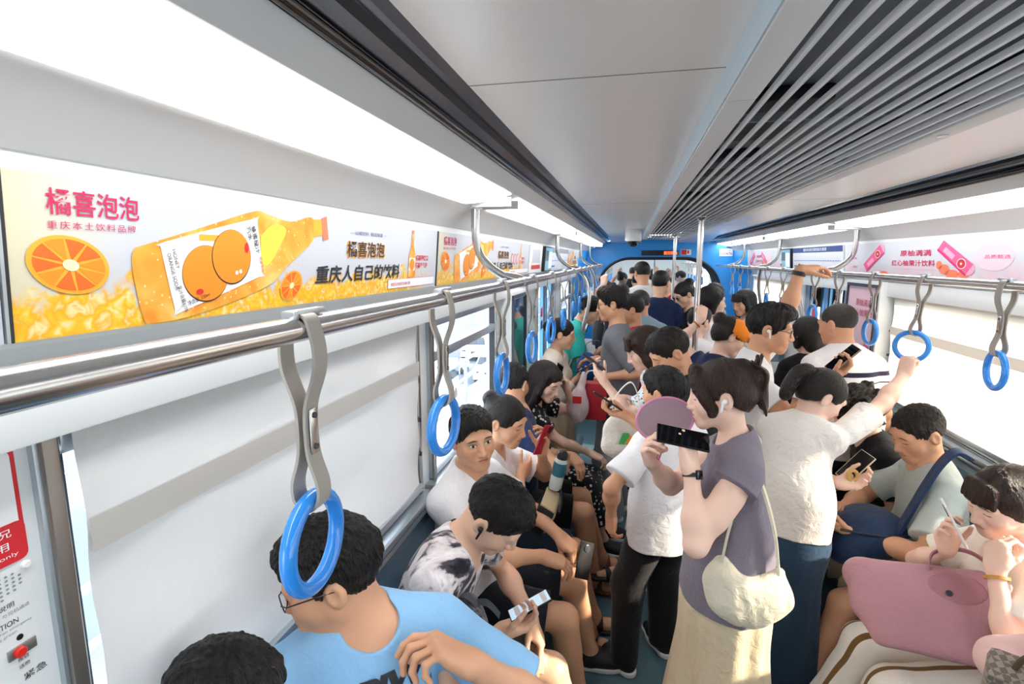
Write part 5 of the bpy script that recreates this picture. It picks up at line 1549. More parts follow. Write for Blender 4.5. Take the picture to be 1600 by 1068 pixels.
for k in range(13): mb.tube([(-2.55, -2 + k * 2, -.6), (-2.55, -2 + k * 2, .36)], .03, 8)
mb.build('post', MATS['pale railing'], t)
mb = MB(); mb.box2((-3.1, -20, -1.2), (-1.6, 60, -.6)); struct(mb.build('guideway_slab', mat('concrete pale', '#c2c8cf', .8)))
def car(x, y, rot, m, label, L=4.6, Wd=1.9, Hc=1.65, van=False):
    t = empty('car', (x, y, -6), label, 'car'); c, s = math.cos(rot), math.sin(rot)
    def T(p): return (x + c * p[0] - s * p[1], y + s * p[0] + c * p[1], -6 + p[2])
    def pr(prof, w, nm, mm, taper=1.0):
        mb = MB(); n = len(prof); zt = max(z for _, z in prof)
        vs = [T((sg * w / 2 * (taper if z > 1.15 else 1), yy, z)) for sg in (-1, 1) for yy, z in prof]
        mb.add(vs, [tuple(range(n)), tuple(range(n, 2 * n))[::-1]] + [(i, n + i, n + (i + 1) % n, (i + 1) % n) for i in range(n)]); return mb.build(nm, mm, t, bevel=.05)
    h = L / 2
    if van: body = [(-h, .35), (-h, 1.1), (-h + .35, 1.25), (-h + 1.0, 2.2), (h - .1, 2.25), (h, 2.1), (h, .35)]
    else: body = [(-h, .35), (-h, .85), (-h + .2, .98), (-h + 1.25, 1.10), (-h + 1.3, 1.12), (h - .2, 1.12), (h, .95), (h, .35)]
    pr(body, Wd, 'body', m)
    if not van:
        pr([(-h + 1.15, 1.08), (-h + 1.95, Hc - .05), (-h + 2.3, Hc), (h - .6, Hc), (h - .15, 1.08)], Wd * .97, 'cabin', m, .86)
        mb = MB(); gm = mat('car glass', '#2f3b4c', .1)
        for sg in (-1, 1): mb.add([T((sg * Wd * .462, yy, z)) for yy, z in ((-h + 1.5, 1.16), (-h + 2.15, Hc - .12), (h - .75, Hc - .12), (h - .45, 1.16))], [(0, 1, 2, 3)])
        mb.add([T((sx_ * Wd * k, yy, z)) for sx_, k, yy, z in ((-1, .44, -h + 1.17, 1.14), (1, .44, -h + 1.17, 1.14), (1, .38, -h + 1.88, Hc - .10), (-1, .38, -h + 1.88, Hc - .10))], [(0, 1, 2, 3)])
        mb.build('windows', gm, t, smooth=False)
        mb = MB(); mb.box(T((0, -h - .01, .72)), (.9, .04, .22)); 
        for sg in (-1, 1): mb.box(T((sg * .72, -h, .86)), (.32, .05, .10))
        mb.build('grille', mat('car trim', '#4a5361', .4), t)
    else:
        mb = MB()
        for sg in (-1, 1): mb.box(T((sg * Wd * .502, .3, 1.65)), (.02, L * .62, .55))
        mb.build('windows', mat('car glass', '#2f3b4c', .1), t)
    for a in (-h + .85, h - .85):
        for sg in (-1, 1):
            mb = MB(); p = V(T((sg * (Wd / 2 - .1), a, .34))); ax = V(c, s, 0); mb.tube([p - ax * .11, p + ax * .11], .34, 18); mb.build('wheel', mat('tyre', '#3c414b', .7), t)
wc = mat('white car paint', '#eef1f4', .3); sc_ = mat('silver car paint', '#cdd6e0', .3)
car(-12.3, 41.5, .18, wc, 'white SUV driving towards the train, seen through the left window', 4.7, 1.95, 1.75)
car(-14.6, 32.5, .12, wc, 'white car at the left of the road below the window'); car(-9.0, 34.0, .15, sc_, 'silver car on the right of the road behind the strap ring'); car(-10.4, 26.5, .10, wc, 'white van roof nearest below the left window', 5.0, 1.9, 1.9, True); car(-18.5, 27, .1, sc_, 'silver car in the far left lane')
t = empty('motor_scooter', (-11.3, 35.2, -6), 'small motor scooter between the cars on the road', 'scooter')
mb = MB(); mb.box((-11.3, 35.2, -5.45), (.35, 1.3, .45)); mb.box((-11.3, 34.7, -5.2), (.4, .12, .6)); mb.build('body', wc, t, bevel=.08)
for yy in (34.6, 35.8):
    mb = MB(); mb.tube([(-11.36, yy, -5.74), (-11.24, yy, -5.74)], .25, 16); mb.build('wheel', MATS['tyre'], t)
# building across the right-hand side, catching the sun
mb = MB(); mb.box2((24, -20, -6), (30, 60, 1.2)); struct(mb.build('building_far', mat('pale facade', '#d8d3c6', .8)))
# ------------------------------------------------------------------ fabrics of the passengers
def zbands(bands, base_c, col):
    def pat(t, o, c):
        x, y, z = t.sep(o)
        for a, b in bands:
            k = t.m('MULTIPLY', t.m('GREATER_THAN', z, a), t.m('LESS_THAN', z, b)); c = t.mix(k, c, lin(col))
        return c
    return pat
def tiedye(t, o, c):
    n = t.noise(o, 7.5, 4, 1.6); return t.ramp(n, [(.36, '#1d1d24'), (.45, '#4a4750'), (.50, '#cfc4c4'), (.62, '#efe9e8'), (.72, '#8b838a')])
def floral(t, o, c):
    v = t.new('ShaderNodeTexVoronoi'); t.put(v.inputs['Vector'], o); v.inputs['Scale'].default_value = 34; v.inputs['Randomness'].default_value = .9
    return t.mix(t.m('LESS_THAN', v.outputs['Distance'], .30), c, lin('#d9d6cf'))
def floral_blue(t, o, c):
    v = t.new('ShaderNodeTexVoronoi'); t.put(v.inputs['Vector'], o); v.inputs['Scale'].default_value = 60
    return t.mix(t.m('LESS_THAN', v.outputs['Distance'], .34), c, lin('#5d7384'))
def palms(t, o, c):
    n = t.noise(o, 16, 3, 2.0); c = t.ramp(n, [(.35, '#2f2f36'), (.48, '#6d6c73'), (.6, '#3a3a41'), (.7, '#97969b')])
    v = t.new('ShaderNodeTexVoronoi'); t.put(v.inputs['Vector'], o); v.inputs['Scale'].default_value = 18
    return t.mix(t.m('LESS_THAN', v.outputs['Distance'], .20), c, lin('#d9707c'))
def ystripes(period, w, col):
    def pat(t, o, c):
        x, y, z = t.sep(o); n = t.noise(o, 3, 1)
        f = t.m('FRACT', t.m('ADD', t.m('DIVIDE', y, period), t.m('MULTIPLY', n, .35)))
        return t.mix(t.m('LESS_THAN', f, w), c, lin(col))
    return pat
def denim(t, o, c):
    n = t.noise(o, 5, 3); return t.mix(n, lin('#1d3348'), lin('#3c5a75'))
F_ltblue = fabric('light blue jersey', '#8fc1ea', .30)
F_tiedye = fabric('tie dye jersey', '#b9b1b3', .3, tiedye)
F_white = fabric('white cotton', '#eeeef0', .3)
F_offwhite = fabric('cream cotton', '#e6ded0', .3)
F_navy = fabric('navy jersey', '#1c2a4d', .3)
F_black = fabric('black cotton', '#16171b', .3)
F_char = fabric('charcoal shorts', '#23252d', .3)
F_greyb = fabric('grey brown trousers', '#4b4642', .3)
F_denim = fabric('dark denim', '#27415a', .25, denim)
F_dskirt = fabric('navy denim', '#152a42', .25)
F_floral = fabric('black floral', '#15161c', .25, floral)
F_blouse = fabric('blue flowered blouse', '#dfe3e4', .25, floral_blue)
F_green = fabric('dark green jersey', '#1f2e2b', .3)
F_slate = fabric('slate mauve jersey', '#7b7480', .35)
F_beige = fabric('beige linen', '#d9c7a6', .35)
F_knit = fabric('white knit', '#efeae2', .5)
F_sage = fabric('pale sage jersey', '#b4bfba', .3)
F_khaki = fabric('khaki shorts', '#b8ab91', .3)
F_cream = fabric('ecru top', '#ebe6da', .3)
F_stripe = fabric('brown striped cotton', '#eee9e0', .3, ystripes(.085, .22, '#7a5a34'))
F_pinksl = fabric('pale pink cotton', '#eec9c6', .3)
F_polo = fabric('striped white polo', '#efeff2', .25, zbands([(1.285, 1.312), (1.245, 1.252), (1.195, 1.201), (1.13, 1.136)], 0, '#2a2740'))
F_greyT = fabric('grey tee', '#6d7078', .3)
F_teal = fabric('teal jersey', '#2fb9b0', .3)
F_red = fabric('raspberry jersey', '#b3204d', .3)
F_bpolo = fabric('pale blue polo', '#9fbccb', .3)
F_greyp = fabric('grey trousers', '#8b8f98', .3)
F_brownp = fabric('dark trousers', '#2a2b33', .3)
F_orange = fabric('orange cap cloth', '#f08a2a', .25)
S_black = mat('black shoe', '#191a1d', .55); S_white = mat('white shoe', '#d9d7d2', .6); S_grey = mat('grey clog', '#8b98a5', .6); S_brown = mat('brown leather', '#6b4330', .5); S_red = mat('rust shoe', '#8a3426', .55)
M_watch = mat('dark watch strap', '#17171a', .4)

def phone(c, up, normal, label, col='#15161a', screen=True, lit=False, w=.074, l=.156, th=.008, case=None, camera=False):
    """up: long axis, normal: where the screen looks"""
    c = V(c); n = nrm(normal); u = nrm(V(up) - n * (V(up) @ n)); r = np.cross(u, n); R = np.stack([r, u, n], 1)
    t = empty('smartphone', c, label, 'phone')
    mb = MB(); mb.box(c, (w, l, th), R); mb.build('body', mat('phone case ' + (case or col), case or col, .35), t, bevel=.003)
    mb = MB(); q = c + n * (th / 2 + .0004); mb.add([q + r * x * (w / 2 - .003) + u * y * (l / 2 - .003) for x, y in ((-1, -1), (1, -1), (1, 1), (-1, 1))], [(0, 1, 2, 3)])
    mb.build('screen', mat('lit screen', '#9fb3c4', .15, emit=.55) if lit else mat('dark screen', '#0b0c10', .06), t, smooth=False)
    if lit:
        pl = Plane(q + n * .0003, r, u)
        prints('display', pl, [(rrect(-w * .42, l * .30, w * .42, l * .42, .002), PR['white'], 0), (rrect(-w * .1, l * .02, w * .42, l * .12, .002), PR['green'], 0), (rrect(-w * .42, -l * .16, w * .2, -l * .06, .002), PR['white'], 0), (rrect(-w * .42, -l * .36, w * .3, -l * .24, .002), PR['white'], 0)], t)
    mb = MB(); k = c - n * (th / 2 + .001)
    if camera: mb.lathe([(.016, 0), (.016, .003), (.012, .004)], k + u * l * .32, 18, np.stack([u, np.cross(-n, u), -n], 1))
    else: mb.box(k + u * l * .36 - r * w * .2, (.026, .034, .003), R)
    mb.build('camera_bump', mat('camera ring', '#7c7f8a', .2, metal=.6) if camera else MATS['black plastic'], t)
    return t

def blob(name, m, parent, prims, lo, hi, h=.006, amp=0, seed=2, f=26):
    F = Field(lo, hi, h)
    for p in prims:
        if p[0] == 'e': F.ell(*p[1:])
        else: F.cap(*p[1:])
    P_, Q_ = F.mesh()
    if amp: P_ = wrinkle(P_, Q_, amp, seed, f)
    return mesh_obj(name, P_, Q_, m, parent)

def project(c, o, pl, items, name, lift=.003):
    """lay flat artwork on a garment: points are cast along the plane normal onto the cloth"""
    me = o.data; org = wloc(o)
    bv = BVHTree.FromPolygons([tuple(V(v.co) + org) for v in me.vertices], [tuple(p.vertices) for p in me.polygons])
    mb = MB(); ms = []
    for vs, fs, m, k in items:
        if m not in ms: ms.append(m)
        bm = bmesh.new(); bv_ = [bm.verts.new((x, y, 0)) for x, y in vs]
        for f_ in fs:
            try: bm.faces.new([bv_[i] for i in f_])
            except Exception: pass
        bmesh.ops.triangulate(bm, faces=bm.faces)
        for _ in range(3):
            es = [e for e in bm.edges if e.calc_length() > .014]
            if not es: break
            bmesh.ops.subdivide_edges(bm, edges=es, cuts=1); bmesh.ops.triangulate(bm, faces=[f_ for f_ in bm.faces if len(f_.verts) > 3])
        out = []; ok = []
        bm.verts.index_update()
        for v in bm.verts:
            p = pl.p(v.co.x, v.co.y, .30); h = bv.ray_cast(Vector(p), Vector(-pl.n), .6)
            if h[0] is None: out.append(pl.p(v.co.x, v.co.y, 0)); ok.append(False)
            else: out.append(V(h[0]) + pl.n * (lift + k)); ok.append(True)
        fl = [tuple(v.index for v in f_.verts) for f_ in bm.faces]; fl = [f_ for f_ in fl if all(ok[i] for i in f_)]
        mb.add(out, fl, ms.index(m)); bm.free()
    return mb.build(name, ms, c['root'], smooth=False)
def pg(pts, m, k=0): return (pts, [tuple(range(len(pts)))], m, k)
def tx(body, u, v, size, width, m, k=0, bold=.02, shear=0, rot=0):
    vs, fs = text_data(body, bold); x0, y0 = vs[:, 0].min(), vs[:, 1].min(); kx = width / (vs[:, 0].max() - x0); ky = size / (vs[:, 1].max() - y0)
    c_, s_ = math.cos(rot), math.sin(rot); out = []
    for p in vs:
        a = (p[0] - x0) * kx + shear * (p[1] - y0) * ky; b = (p[1] - y0) * ky; out.append((u + c_ * a - s_ * b, v + s_ * a + c_ * b))
    return (out, fs, m, k)
def chest_plane(c, drop=.16):
    o = c['N'] - c['u2'] * drop * c['s'] + c['R2'][:, 1] * .02
    return Plane(o, -c['R2'][:, 0], c['R2'][:, 2])      # as read by someone facing the wearer

def orange_cap(c):
    RH, HC, k = c['RH'], c['HC'], c['hs']; T = lambda x, y, z: HC + RH @ (V(x, y, z) * k)
    F = Field(HC - .24, HC + .24, .005)
    F.ell(T(0, -.005, .036), V(.099, .118, .088) * k, RH, .01)
    F.ell(T(0, -.012, .028), V(.091, .110, .088) * k, RH, .01, True)
    F.cap(T(0, .095, .040), T(0, .150, .012), .070 * k, .050 * k, .02, R=np.stack([RH[:, 0], RH[:, 2], RH[:, 1]], 1), q=.16)
    F.cut(lambda X, Y, Z: -(((X - HC[0]) * RH[0, 1] + (Y - HC[1]) * RH[1, 1] + (Z - HC[2]) * RH[2, 1]) + .035 * k))
    P_, Q_ = F.mesh(); mesh_obj('cap', P_, Q_, F_orange, c['root'])
def hair_tie(c):
    T = lambda x, y, z: c['HC'] + c['RH'] @ (V(x, y, z) * c['hs']); mb = MB()
    mb.tube([T(.030 * math.cos(a), -.103 + .006 * math.sin(a), .056 + .030 * math.sin(a)) for a in np.linspace(0, 2 * PI, 21)[:-1]], .008, 8, closed=True); mb.build('hair_tie', F_black, c['root'])
def claw(c):
    T = lambda x, y, z: c['HC'] + c['RH'] @ (V(x, y, z) * c['hs']); mb = MB()
    mb.tube(smooth_path([T(-.02, -.112, .10), T(-.03, -.150, .06), T(-.02, -.135, .0)], 5), .005, 6); mb.tube(smooth_path([T(.02, -.112, .10), T(.03, -.150, .06), T(.02, -.135, .0)], 5), .005, 6)
    mb.build('hair_claw', mat('claw clip', '#3a2c22', .25), c['root'])

# ================================================================== left bench, near to far
SE = .44
def wave_print(c, o, Pm, Qm):
    pl = chest_plane(c, .10); pl.o = pl.o - pl.e1 * .045; bk, bl, wt = PR['black'], mat('print wave blue', '#1f86d8', .5), PR['white']
    project(c, o, pl, [tx('FLPIW', -.10, .005, .055, .25, bk, .0005, .05, .25), pg(smooth_poly([(-.12, -.14), (-.10, -.06), (-.02, -.03), (.08, -.015), (.13, -.02), (.15, -.14)], 4), bk, 0), pg(smooth_poly([(-.11, -.14), (-.09, -.065), (-.01, -.038), (.08, -.023), (.12, -.03), (.14, -.14)], 4), bl, .0008),
        pg(smooth_poly([(-.03, -.125), (-.035, -.10), (-.01, -.085), (.005, -.10), (.0, -.125)], 4), wt, .0016), pg(smooth_poly([(.05, -.12), (.045, -.095), (.07, -.085), (.085, -.07), (.105, -.085), (.10, -.12)], 4), wt, .0016)], 'chest_print')
build_person('person by the near left window, only the top of their black hair in view', (-.66, .67), 0, 1.56, seat=SE, lean=(-8, 2), head=(0, 12, 0), headoff=(-.06, .03, 0), hair='short', haircol='black', top=shirt('t_shirt', F_char), bottom=trousers('trousers', F_black), shoes=shoe(S_black), res=1)
build_person('person in light blue T-shirt and glasses turning to look out of the window', (-.57, 1.02), -20, 1.88, seat=SE, lean=(-4, 0), tyaw=-26, head=(-152, 16, 0), headoff=(-.02, 0, -.045), headscale=.97, hair='spiky', haircol='black', skin=1, girth=1.05, fat=1.06,
    L=dict(g=(-.390, .965, 1.09), f=(-.75, -.25, .55), n=(-.45, -.35, -.8), pose='soft', pole=(.9, .1, -.7)), R=dict(g=(-.62, .70, .62), f=(.7, -.5, -.4), n=(0, 0, -1)),
    top=shirt('t_shirt', F_ltblue, sleeve=.80, ease=.016, loose=.026, neck=.056, neckdrop=.010, amp=.0055, print_=wave_print, seed=3), bottom=trousers('trousers', F_char), shoes=shoe(S_black), res=0, extra=[glasses()], knees=dict(R=(.8, -.6, 1.2), L=(.9, -.2, 1.2)), legs=dict(R=(-.18, .92, .075), L=(-.14, 1.18, .075)))
build_person('person in black and white tie-dye T-shirt bent over a phone', (-.66, 1.58), -4, 1.70, seat=SE, lean=(4, 24), head=(-8, 46, 6), hair='short', haircol='black', skin=0,
    R=dict(g=(-.335, 1.60, .74), f=(.88, .42, .22), n=(-.1, .1, 1), pose='phone', pole=(-.2, -.7, -.8)), L=dict(g=(-.30, 1.70, .575), f=(.52, -.30, -.80), n=(-.75, -.2, -.45), pose='limp', pole=(-.2, .8, -.3)),
    top=shirt('t_shirt', F_tiedye, sleeve=.55, neckdrop=.05, seed=7, vneck=True), bottom=trousers('shorts', F_greyb, length=.40), shoes=shoe(S_black), res=0, extra=[earbud('R', mat('black earbud', '#121214', .3))], legs=dict(R=(-.12, 1.44, .075), L=(-.10, 1.74, .075)))
build_person('person in white shirt looking towards the camera, hands on black shorts', (-.64, 2.06), -6, 1.72, seat=SE, lean=(-6, 2), tyaw=-12, head=(-52, 4, 8), headoff=(.02, -.02, 0), hair='short', haircol='black', skin=1, down=False,
    R=dict(g=(-.26, 2.06, .66), f=(.85, .3, -.35), n=(-.1, .1, -1), pose='relaxed', pole=(-.3, -.9, -.4)), L=dict(g=(-.22, 2.19, .655), f=(.8, -.45, -.35), n=(-.1, 0, -1), pose='grip', pole=(-.3, .9, -.3)),
    top=shirt('shirt', F_white, sleeve=.62, vneck=True, collar=True, seed=9), bottom=trousers('shorts', F_char, length=.42), shoes=shoe(S_black), res=0, legs=dict(R=(-.16, 2.06, .075), L=(-.13, 2.32, .075)))
build_person('woman in white shirt with hair bun holding up a red phone', (-.65, 2.45), -4, 1.62, seat=SE, lean=(-6, 4), head=(-14, 16, 0), headoff=(.02, -.03, 0), female=True, hair='bun', haircol='softblack', skin=1,
    L=dict(g=(-.405, 2.455, 1.075), f=(.20, -.10, .95), n=(-.55, -.5, .1), pose='phone', pole=(.2, .6, -.8)), R=dict(g=(-.50, 2.52, .90), f=(.35, .9, .1), n=(-.9, .3, 0), pose='relaxed', pole=(.2, -.9, -.5)),
    top=shirt('shirt', F_white, sleeve=.78, vneck=True, collar=True, seed=12, loose=.026), bottom=lapskirt('denim_skirt', F_dskirt), shoes=sandal(S_black), res=0, legs=dict(R=(-.14, 2.44, .075), L=(-.13, 2.58, .075)))
build_person('man in navy T-shirt and black shorts facing away towards the window', (-.66, 2.97), 8, 1.72, seat=SE, lean=(0, 8), tyaw=10, head=(75, 14, 0), headoff=(-.07, -.03, 0), hair='crew', haircol='black', skin=1, girth=1.08,
    R=dict(g=(-.36, 3.00, .78), f=(-.1, .9, -.1), n=(-.2, 0, -1), pose='relaxed', pole=(.6, -.8, -.3)), L=dict(g=(-.28, 3.12, .68), f=(.5, -.7, -.2), n=(0, 0, -1)),
    top=shirt('t_shirt', F_navy, sleeve=.6, seed=14, loose=.024), bottom=trousers('shorts', F_black, length=.42), shoes=sandal(S_brown), res=1, legs=dict(R=(-.15, 2.93, .075), L=(-.12, 3.15, .075)))
build_person('woman in black floral dress with long hair talking on a phone', (-.63, 3.40), -6, 1.62, seat=SE, lean=(-4, 6), head=(-28, 24, -4), headoff=(.03, -.06, 0), female=True, hair='long', haircol='ash', skin=2,
    L=dict(g=(-.425, 3.435, 1.14), f=(-.15, -.35, .92), n=(-.7, -.5, 0), pose='phone', pole=(.7, .6, -.7)), R=dict(g=(-.17, 3.46, .60), f=(.9, .1, -.4), n=(-.1, 0, -1), pose='relaxed', pole=(-.1, -.9, -.4)),
    top=shirt('dress_bodice', F_floral, sleeve=.55, seed=15, amp=.004), bottom=lapskirt('dress_skirt', F_floral, drop=.62), shoes=shoe(S_black), res=1, legs=dict(R=(-.12, 3.36, .075), L=(-.10, 3.54, .075)))

# ================================================================== right bench, near to far
build_person('person in pale pink sleeves and black trousers at the lower right corner', (1.30, 1.37), 176, 1.64, seat=SE, lean=(0, 16), head=(180, 24, 0), female=True, hair='bob', haircol='black', skin=2,
    L=dict(g=(.92, 1.22, .66), f=(-.9, .1, -.3), n=(0, 0, -1), pole=(.1, -.8, -.5)), R=dict(g=(.98, 1.44, .78), f=(-.8, -.5, -.2), n=(0, 0, -1), pole=(-.1, .8, -.5)),
    top=shirt('blouse', F_pinksl, sleeve=1.45, ease=.024, loose=.03, seed=21), bottom=trousers('trousers', F_black), shoes=shoe(S_black), res=1)
build_person('woman in ecru top and striped trousers with white phone, chin on hand', (1.35, 2.00), 180, 1.58, seat=SE, lean=(-2, 6), head=(192, 22, -6), headoff=(-.01, 0, 0), female=True, hair='bangs', haircol='brown', skin=2,
    R=dict(g=(1.135, 2.03, .99), f=(-.30, .0, .92), n=(.35, -.9, .1), pose='phone', pole=(-.3, .7, -.7)), L=dict(g=(1.205, 1.885, 1.03), f=(.05, .25, .95), n=(.9, .3, .1), pose='chin', pole=(-.5, -.6, -.8)),
    top=shirt('blouse', F_cream, sleeve=.70, ease=.02, loose=.03, seed=22), bottom=trousers('trousers', F_stripe, length=.97, ease=.035, flare=.03, amp=.008), shoes=shoe(S_red), res=0, extra=[wristband('L', mat('bead bracelet', '#c08a3a', .4), 'bracelet', .90, .010, False, .030, .006)], knees=dict(R=(-1, .2, 1.2), L=(-1, -.2, 1.2)), legs=dict(R=(.83, 2.12, .075), L=(.82, 1.93, .075)))
build_person('man in pale sage T-shirt with navy backpack strap, looking down', (1.36, 2.60), 172, 1.68, seat=SE, lean=(-2, 4), head=(196, 26, 0), hair='crew', haircol='softblack', skin=1, girth=1.06,
    R=dict(g=(.98, 2.60, .80), f=(-.55, -.75, .1), n=(.1, -.1, 1), pose='phone', pole=(-.1, .8, -.6)), L=dict(g=(.94, 2.46, .80), f=(-.85, .5, .1), n=(0, .2, 1), pose='phone', pole=(.0, -.8, -.6)),
    top=shirt('t_shirt', F_sage, sleeve=.75, loose=.028, seed=23), bottom=trousers('shorts', F_khaki, length=.44, ease=.024), shoes=shoe(S_red), res=0, knees=dict(L=(-1, -.45, 1.2), R=(-1, .3, 1.2)), legs=dict(L=(.84, 2.34, .075), R=(.84, 2.74, .075)))
build_person('person with curly hair in black T-shirt seated beyond the sage shirt', (1.37, 3.02), 176, 1.66, seat=SE, lean=(2, 18), head=(190, 30, 0), hair='curly', haircol='softblack', skin=2,
    top=shirt('t_shirt', F_black, sleeve=.65, seed=25), bottom=trousers('shorts', F_khaki, length=.42), shoes=shoe(S_white), res=1)

# ================================================================== standing passengers in the aisle
def tank(c): pass
build_person('woman in slate sleeveless top and beige skirt holding a phone with both hands', (.37, 1.87), 178, 1.575, lean=(-2, 0), head=(176, 10, 0), headoff=(-.01, 0, 0), female=True, hair='clip', haircol='brown', skin=2, armgirth=1.12, girth=1.02,
    L=dict(g=(.185, 1.745, 1.335), f=(-.15, .25, .92), n=(-.55, .55, .2), pose='phone', pole=(.25, -.35, -1)), R=dict(g=(.10, 1.80, 1.31), f=(-.25, -.35, .85), n=(.6, -.5, .3), pose='pinch', pole=(.2, .7, -.8)),
    top=shirt('sleeveless_top', F_slate, sleeve=.14, ease=.016, loose=.030, hem=.10, neck=.062, neckdrop=.0, seed=31, amp=.006, collar=True, taper=1.10), bottom=skirt('long_skirt', F_beige, hemz=.10, wtop=.118, whem=.27, pleats=12, amp=.013, waist=.10), shoes=shoe(S_white), res=0,
    extra=[earbud('L'), wristband('L', M_watch, 'watch', .95, .014, True, .027), claw])
build_person('woman in white knit top and denim skirt gripping a ring with raised arm', (.71, 2.42), 52, 1.49, lean=(6, 24), head=(8, 34, 0), headoff=(-.03, -.02, -.01), armlen=1.07, female=True, hair='ponytail', haircol='softblack', skin=2, armgirth=1.15, girth=1.10,
    R=dict(g=(1.315, 2.80, 1.475), f=(.25, .25, .92), n=(.75, .35, -.3), pose='ring', pole=(.5, -.4, -.7)), L=dict(g=(.98, 2.42, 1.02), f=(.8, -.1, .2), n=(-.3, -.4, .7), pose='phone', pole=(.2, .8, -.6)),
    top=shirt('knit_top', F_knit, sleeve=.62, ease=.014, loose=.020, hem=.05, taper=1.05, seed=33, amp=.003), bottom=skirt('denim_skirt', F_denim, hemz=.10, wtop=.150, whem=.20, pleats=6, amp=.006, waist=.10), shoes=shoe(S_white), res=0, extra=[hair_tie])
build_person('boy in white T-shirt and black trousers seen from behind', (.20, 2.40), 128, 1.42, head=(146, 6, 0), hair='short', haircol='black', skin=1, down=False, girth=1.08,
    L=dict(g=(-.03, 2.30, .74), f=(-.02, .12, -1), n=(.8, .5, 0), pose='relaxed', pole=(-.5, -.8, 0)), R=dict(g=(.06, 2.62, 1.0), f=(-.6, .6, .3), n=(0, 0, -1)),
    top=shirt('t_shirt', F_white, sleeve=.75, loose=.034, hem=.14, seed=35), bottom=trousers('trousers', F_black, ease=.026), shoes=shoe(S_black), res=0, legs=dict(L=(.03, 2.33, .075), R=(.22, 2.50, .075)), extra=[wristband('L', M_watch, 'wristband', .97, .018, False, .026)])
build_person('man in dark green T-shirt holding a phone out to the left', (.36, 2.78), 186, 1.60, lean=(2, 10), head=(196, 34, 0), hair='short', haircol='softblack', skin=1,
    L=dict(g=(-.055, 2.50, 1.245), f=(-.85, -.3, .15), n=(.1, .2, 1), pose='phone', pole=(.2, -.4, -1)), R=dict(g=(.0, 3.02, 1.1), f=(-.9, 0, -.1), n=(0, 0, -1)),
    top=shirt('t_shirt', F_green, sleeve=.6, seed=37), bottom=trousers('trousers', F_char, length=.80), shoes=sandal(S_black), res=1, legs=dict(L=(-.02, 2.96, .075), R=(.20, 3.05, .075)))
build_person('long-haired woman in flowered blouse reading a phone', (.21, 3.14), 196, 1.54, lean=(0, 8), head=(190, 28, 0), female=True, hair='longsleek', haircol='brown', skin=2,
    L=dict(g=(-.15, 2.98, 1.33), f=(-.6, .1, .7), n=(.5, .4, .6), pose='phone', pole=(.1, -.4, -1)), R=dict(g=(-.08, 3.34, 1.05), f=(-.9, -.1, 0), n=(0, 0, -1)),
    top=shirt('blouse', F_blouse, sleeve=.8, seed=39, loose=.03), bottom=skirt('skirt', F_blouse, hemz=.30, whem=.22, pleats=10), shoes=shoe(S_grey), res=1)
build_person('man in white polo shirt and glasses with one arm raised to the handrail', (.63, 2.95), -12, 1.69, lean=(0, 4), head=(-14, 10, 0), headoff=(.01, 0, 0), hair='quiff', haircol='black', skin=1, armgirth=1.05, girth=1.04,
    L=dict(g=(.97, 3.17, 1.88), f=(.80, .25, .15), n=(.1, .1, -1), pose='relaxed', pole=(.6, .3, -.8)), R=dict(g=(.945, 2.66, 1.46), f=(.75, -.1, .6), n=(-.65, -.1, .6), pose='phone', pole=(-.1, -.4, -1)),
    top=shirt('polo_shirt', F_white, sleeve=.60, collar=True, vneck=True, seed=41, loose=.024), bottom=trousers('trousers', F_brownp), shoes=shoe(S_white), res=0, extra=[glasses(), earbud('R'), wristband('L', M_watch, 'watch', .92, .024, True, .031)])
build_person('woman in navy top with orange cap worn over dark bun, arm up at the pole', (.52, 3.48), 20, 1.57, lean=(0, 6), head=(10, 24, 0), female=True, hair='bun', haircol='softblack', skin=2,
    L=dict(g=(.485, 3.86, 1.60), f=(.12, .35, .92), n=(-.4, .9, 0), pose='grip', pole=(-.6, -.2, -.8)),
    top=shirt('top', F_navy, sleeve=.3, seed=43), bottom=trousers('trousers', F_black), shoes=shoe(S_black), res=1, extra=[wristband('L', mat('coloured bracelet', '#a8612c', .5), 'bracelet', .80, .010, False, .028, .005), orange_cap])
build_person('man in striped white polo standing with his back turned by the poster', (1.25, 3.40), 100, 1.66, lean=(0, 4), head=(128, 12, 0), hair='buzz', haircol='grey', skin=1, girth=1.16, down=False,
    top=shirt('polo_shirt', F_polo, sleeve=.7, collar=True, seed=45, loose=.03, taper=1.08), bottom=trousers('trousers', F_brownp), shoes=shoe(S_black), res=1)
build_person('woman in black top with dark hair behind the striped polo', (1.20, 3.85), 95, 1.53, head=(110, 16, 0), female=True, hair='bob', haircol='black', skin=2, top=shirt('top', F_black, sleeve=.6, seed=46), bottom=trousers('trousers', F_black), shoes=shoe(S_white), res=1)
build_person('man in grey T-shirt and glasses standing sideways in the aisle', (-.07, 3.92), 172, 1.72, head=(176, 8, 0), hair='quiff', haircol='black', skin=1, down=False,
    L=dict(g=(-.20, 3.74, 1.08), f=(-.9, .1, -.2), n=(0, 0, -1), pose='grip', pole=(.6, -.3, -.8)), R=dict(g=(-.30, 4.1, 1.15), f=(-.8, -.2, 0), n=(0, 0, -1), pole=(.4, .6, -.8)),
    top=shirt('t_shirt', F_greyT, sleeve=.85, loose=.03, hem=.16, seed=47), bottom=trousers('trousers', F_greyp, ease=.03, flare=.02), shoes=shoe(S_white), res=1, extra=[glasses()])
build_person('person in raspberry top mostly hidden behind the grey T-shirt', (.06, 4.42), 180, 1.63, head=(184, 8, 0), hair='short', haircol='black', skin=1, top=shirt('t_shirt', F_red, sleeve=.7, seed=48), bottom=trousers('trousers', F_black), shoes=shoe(S_white), res=2)
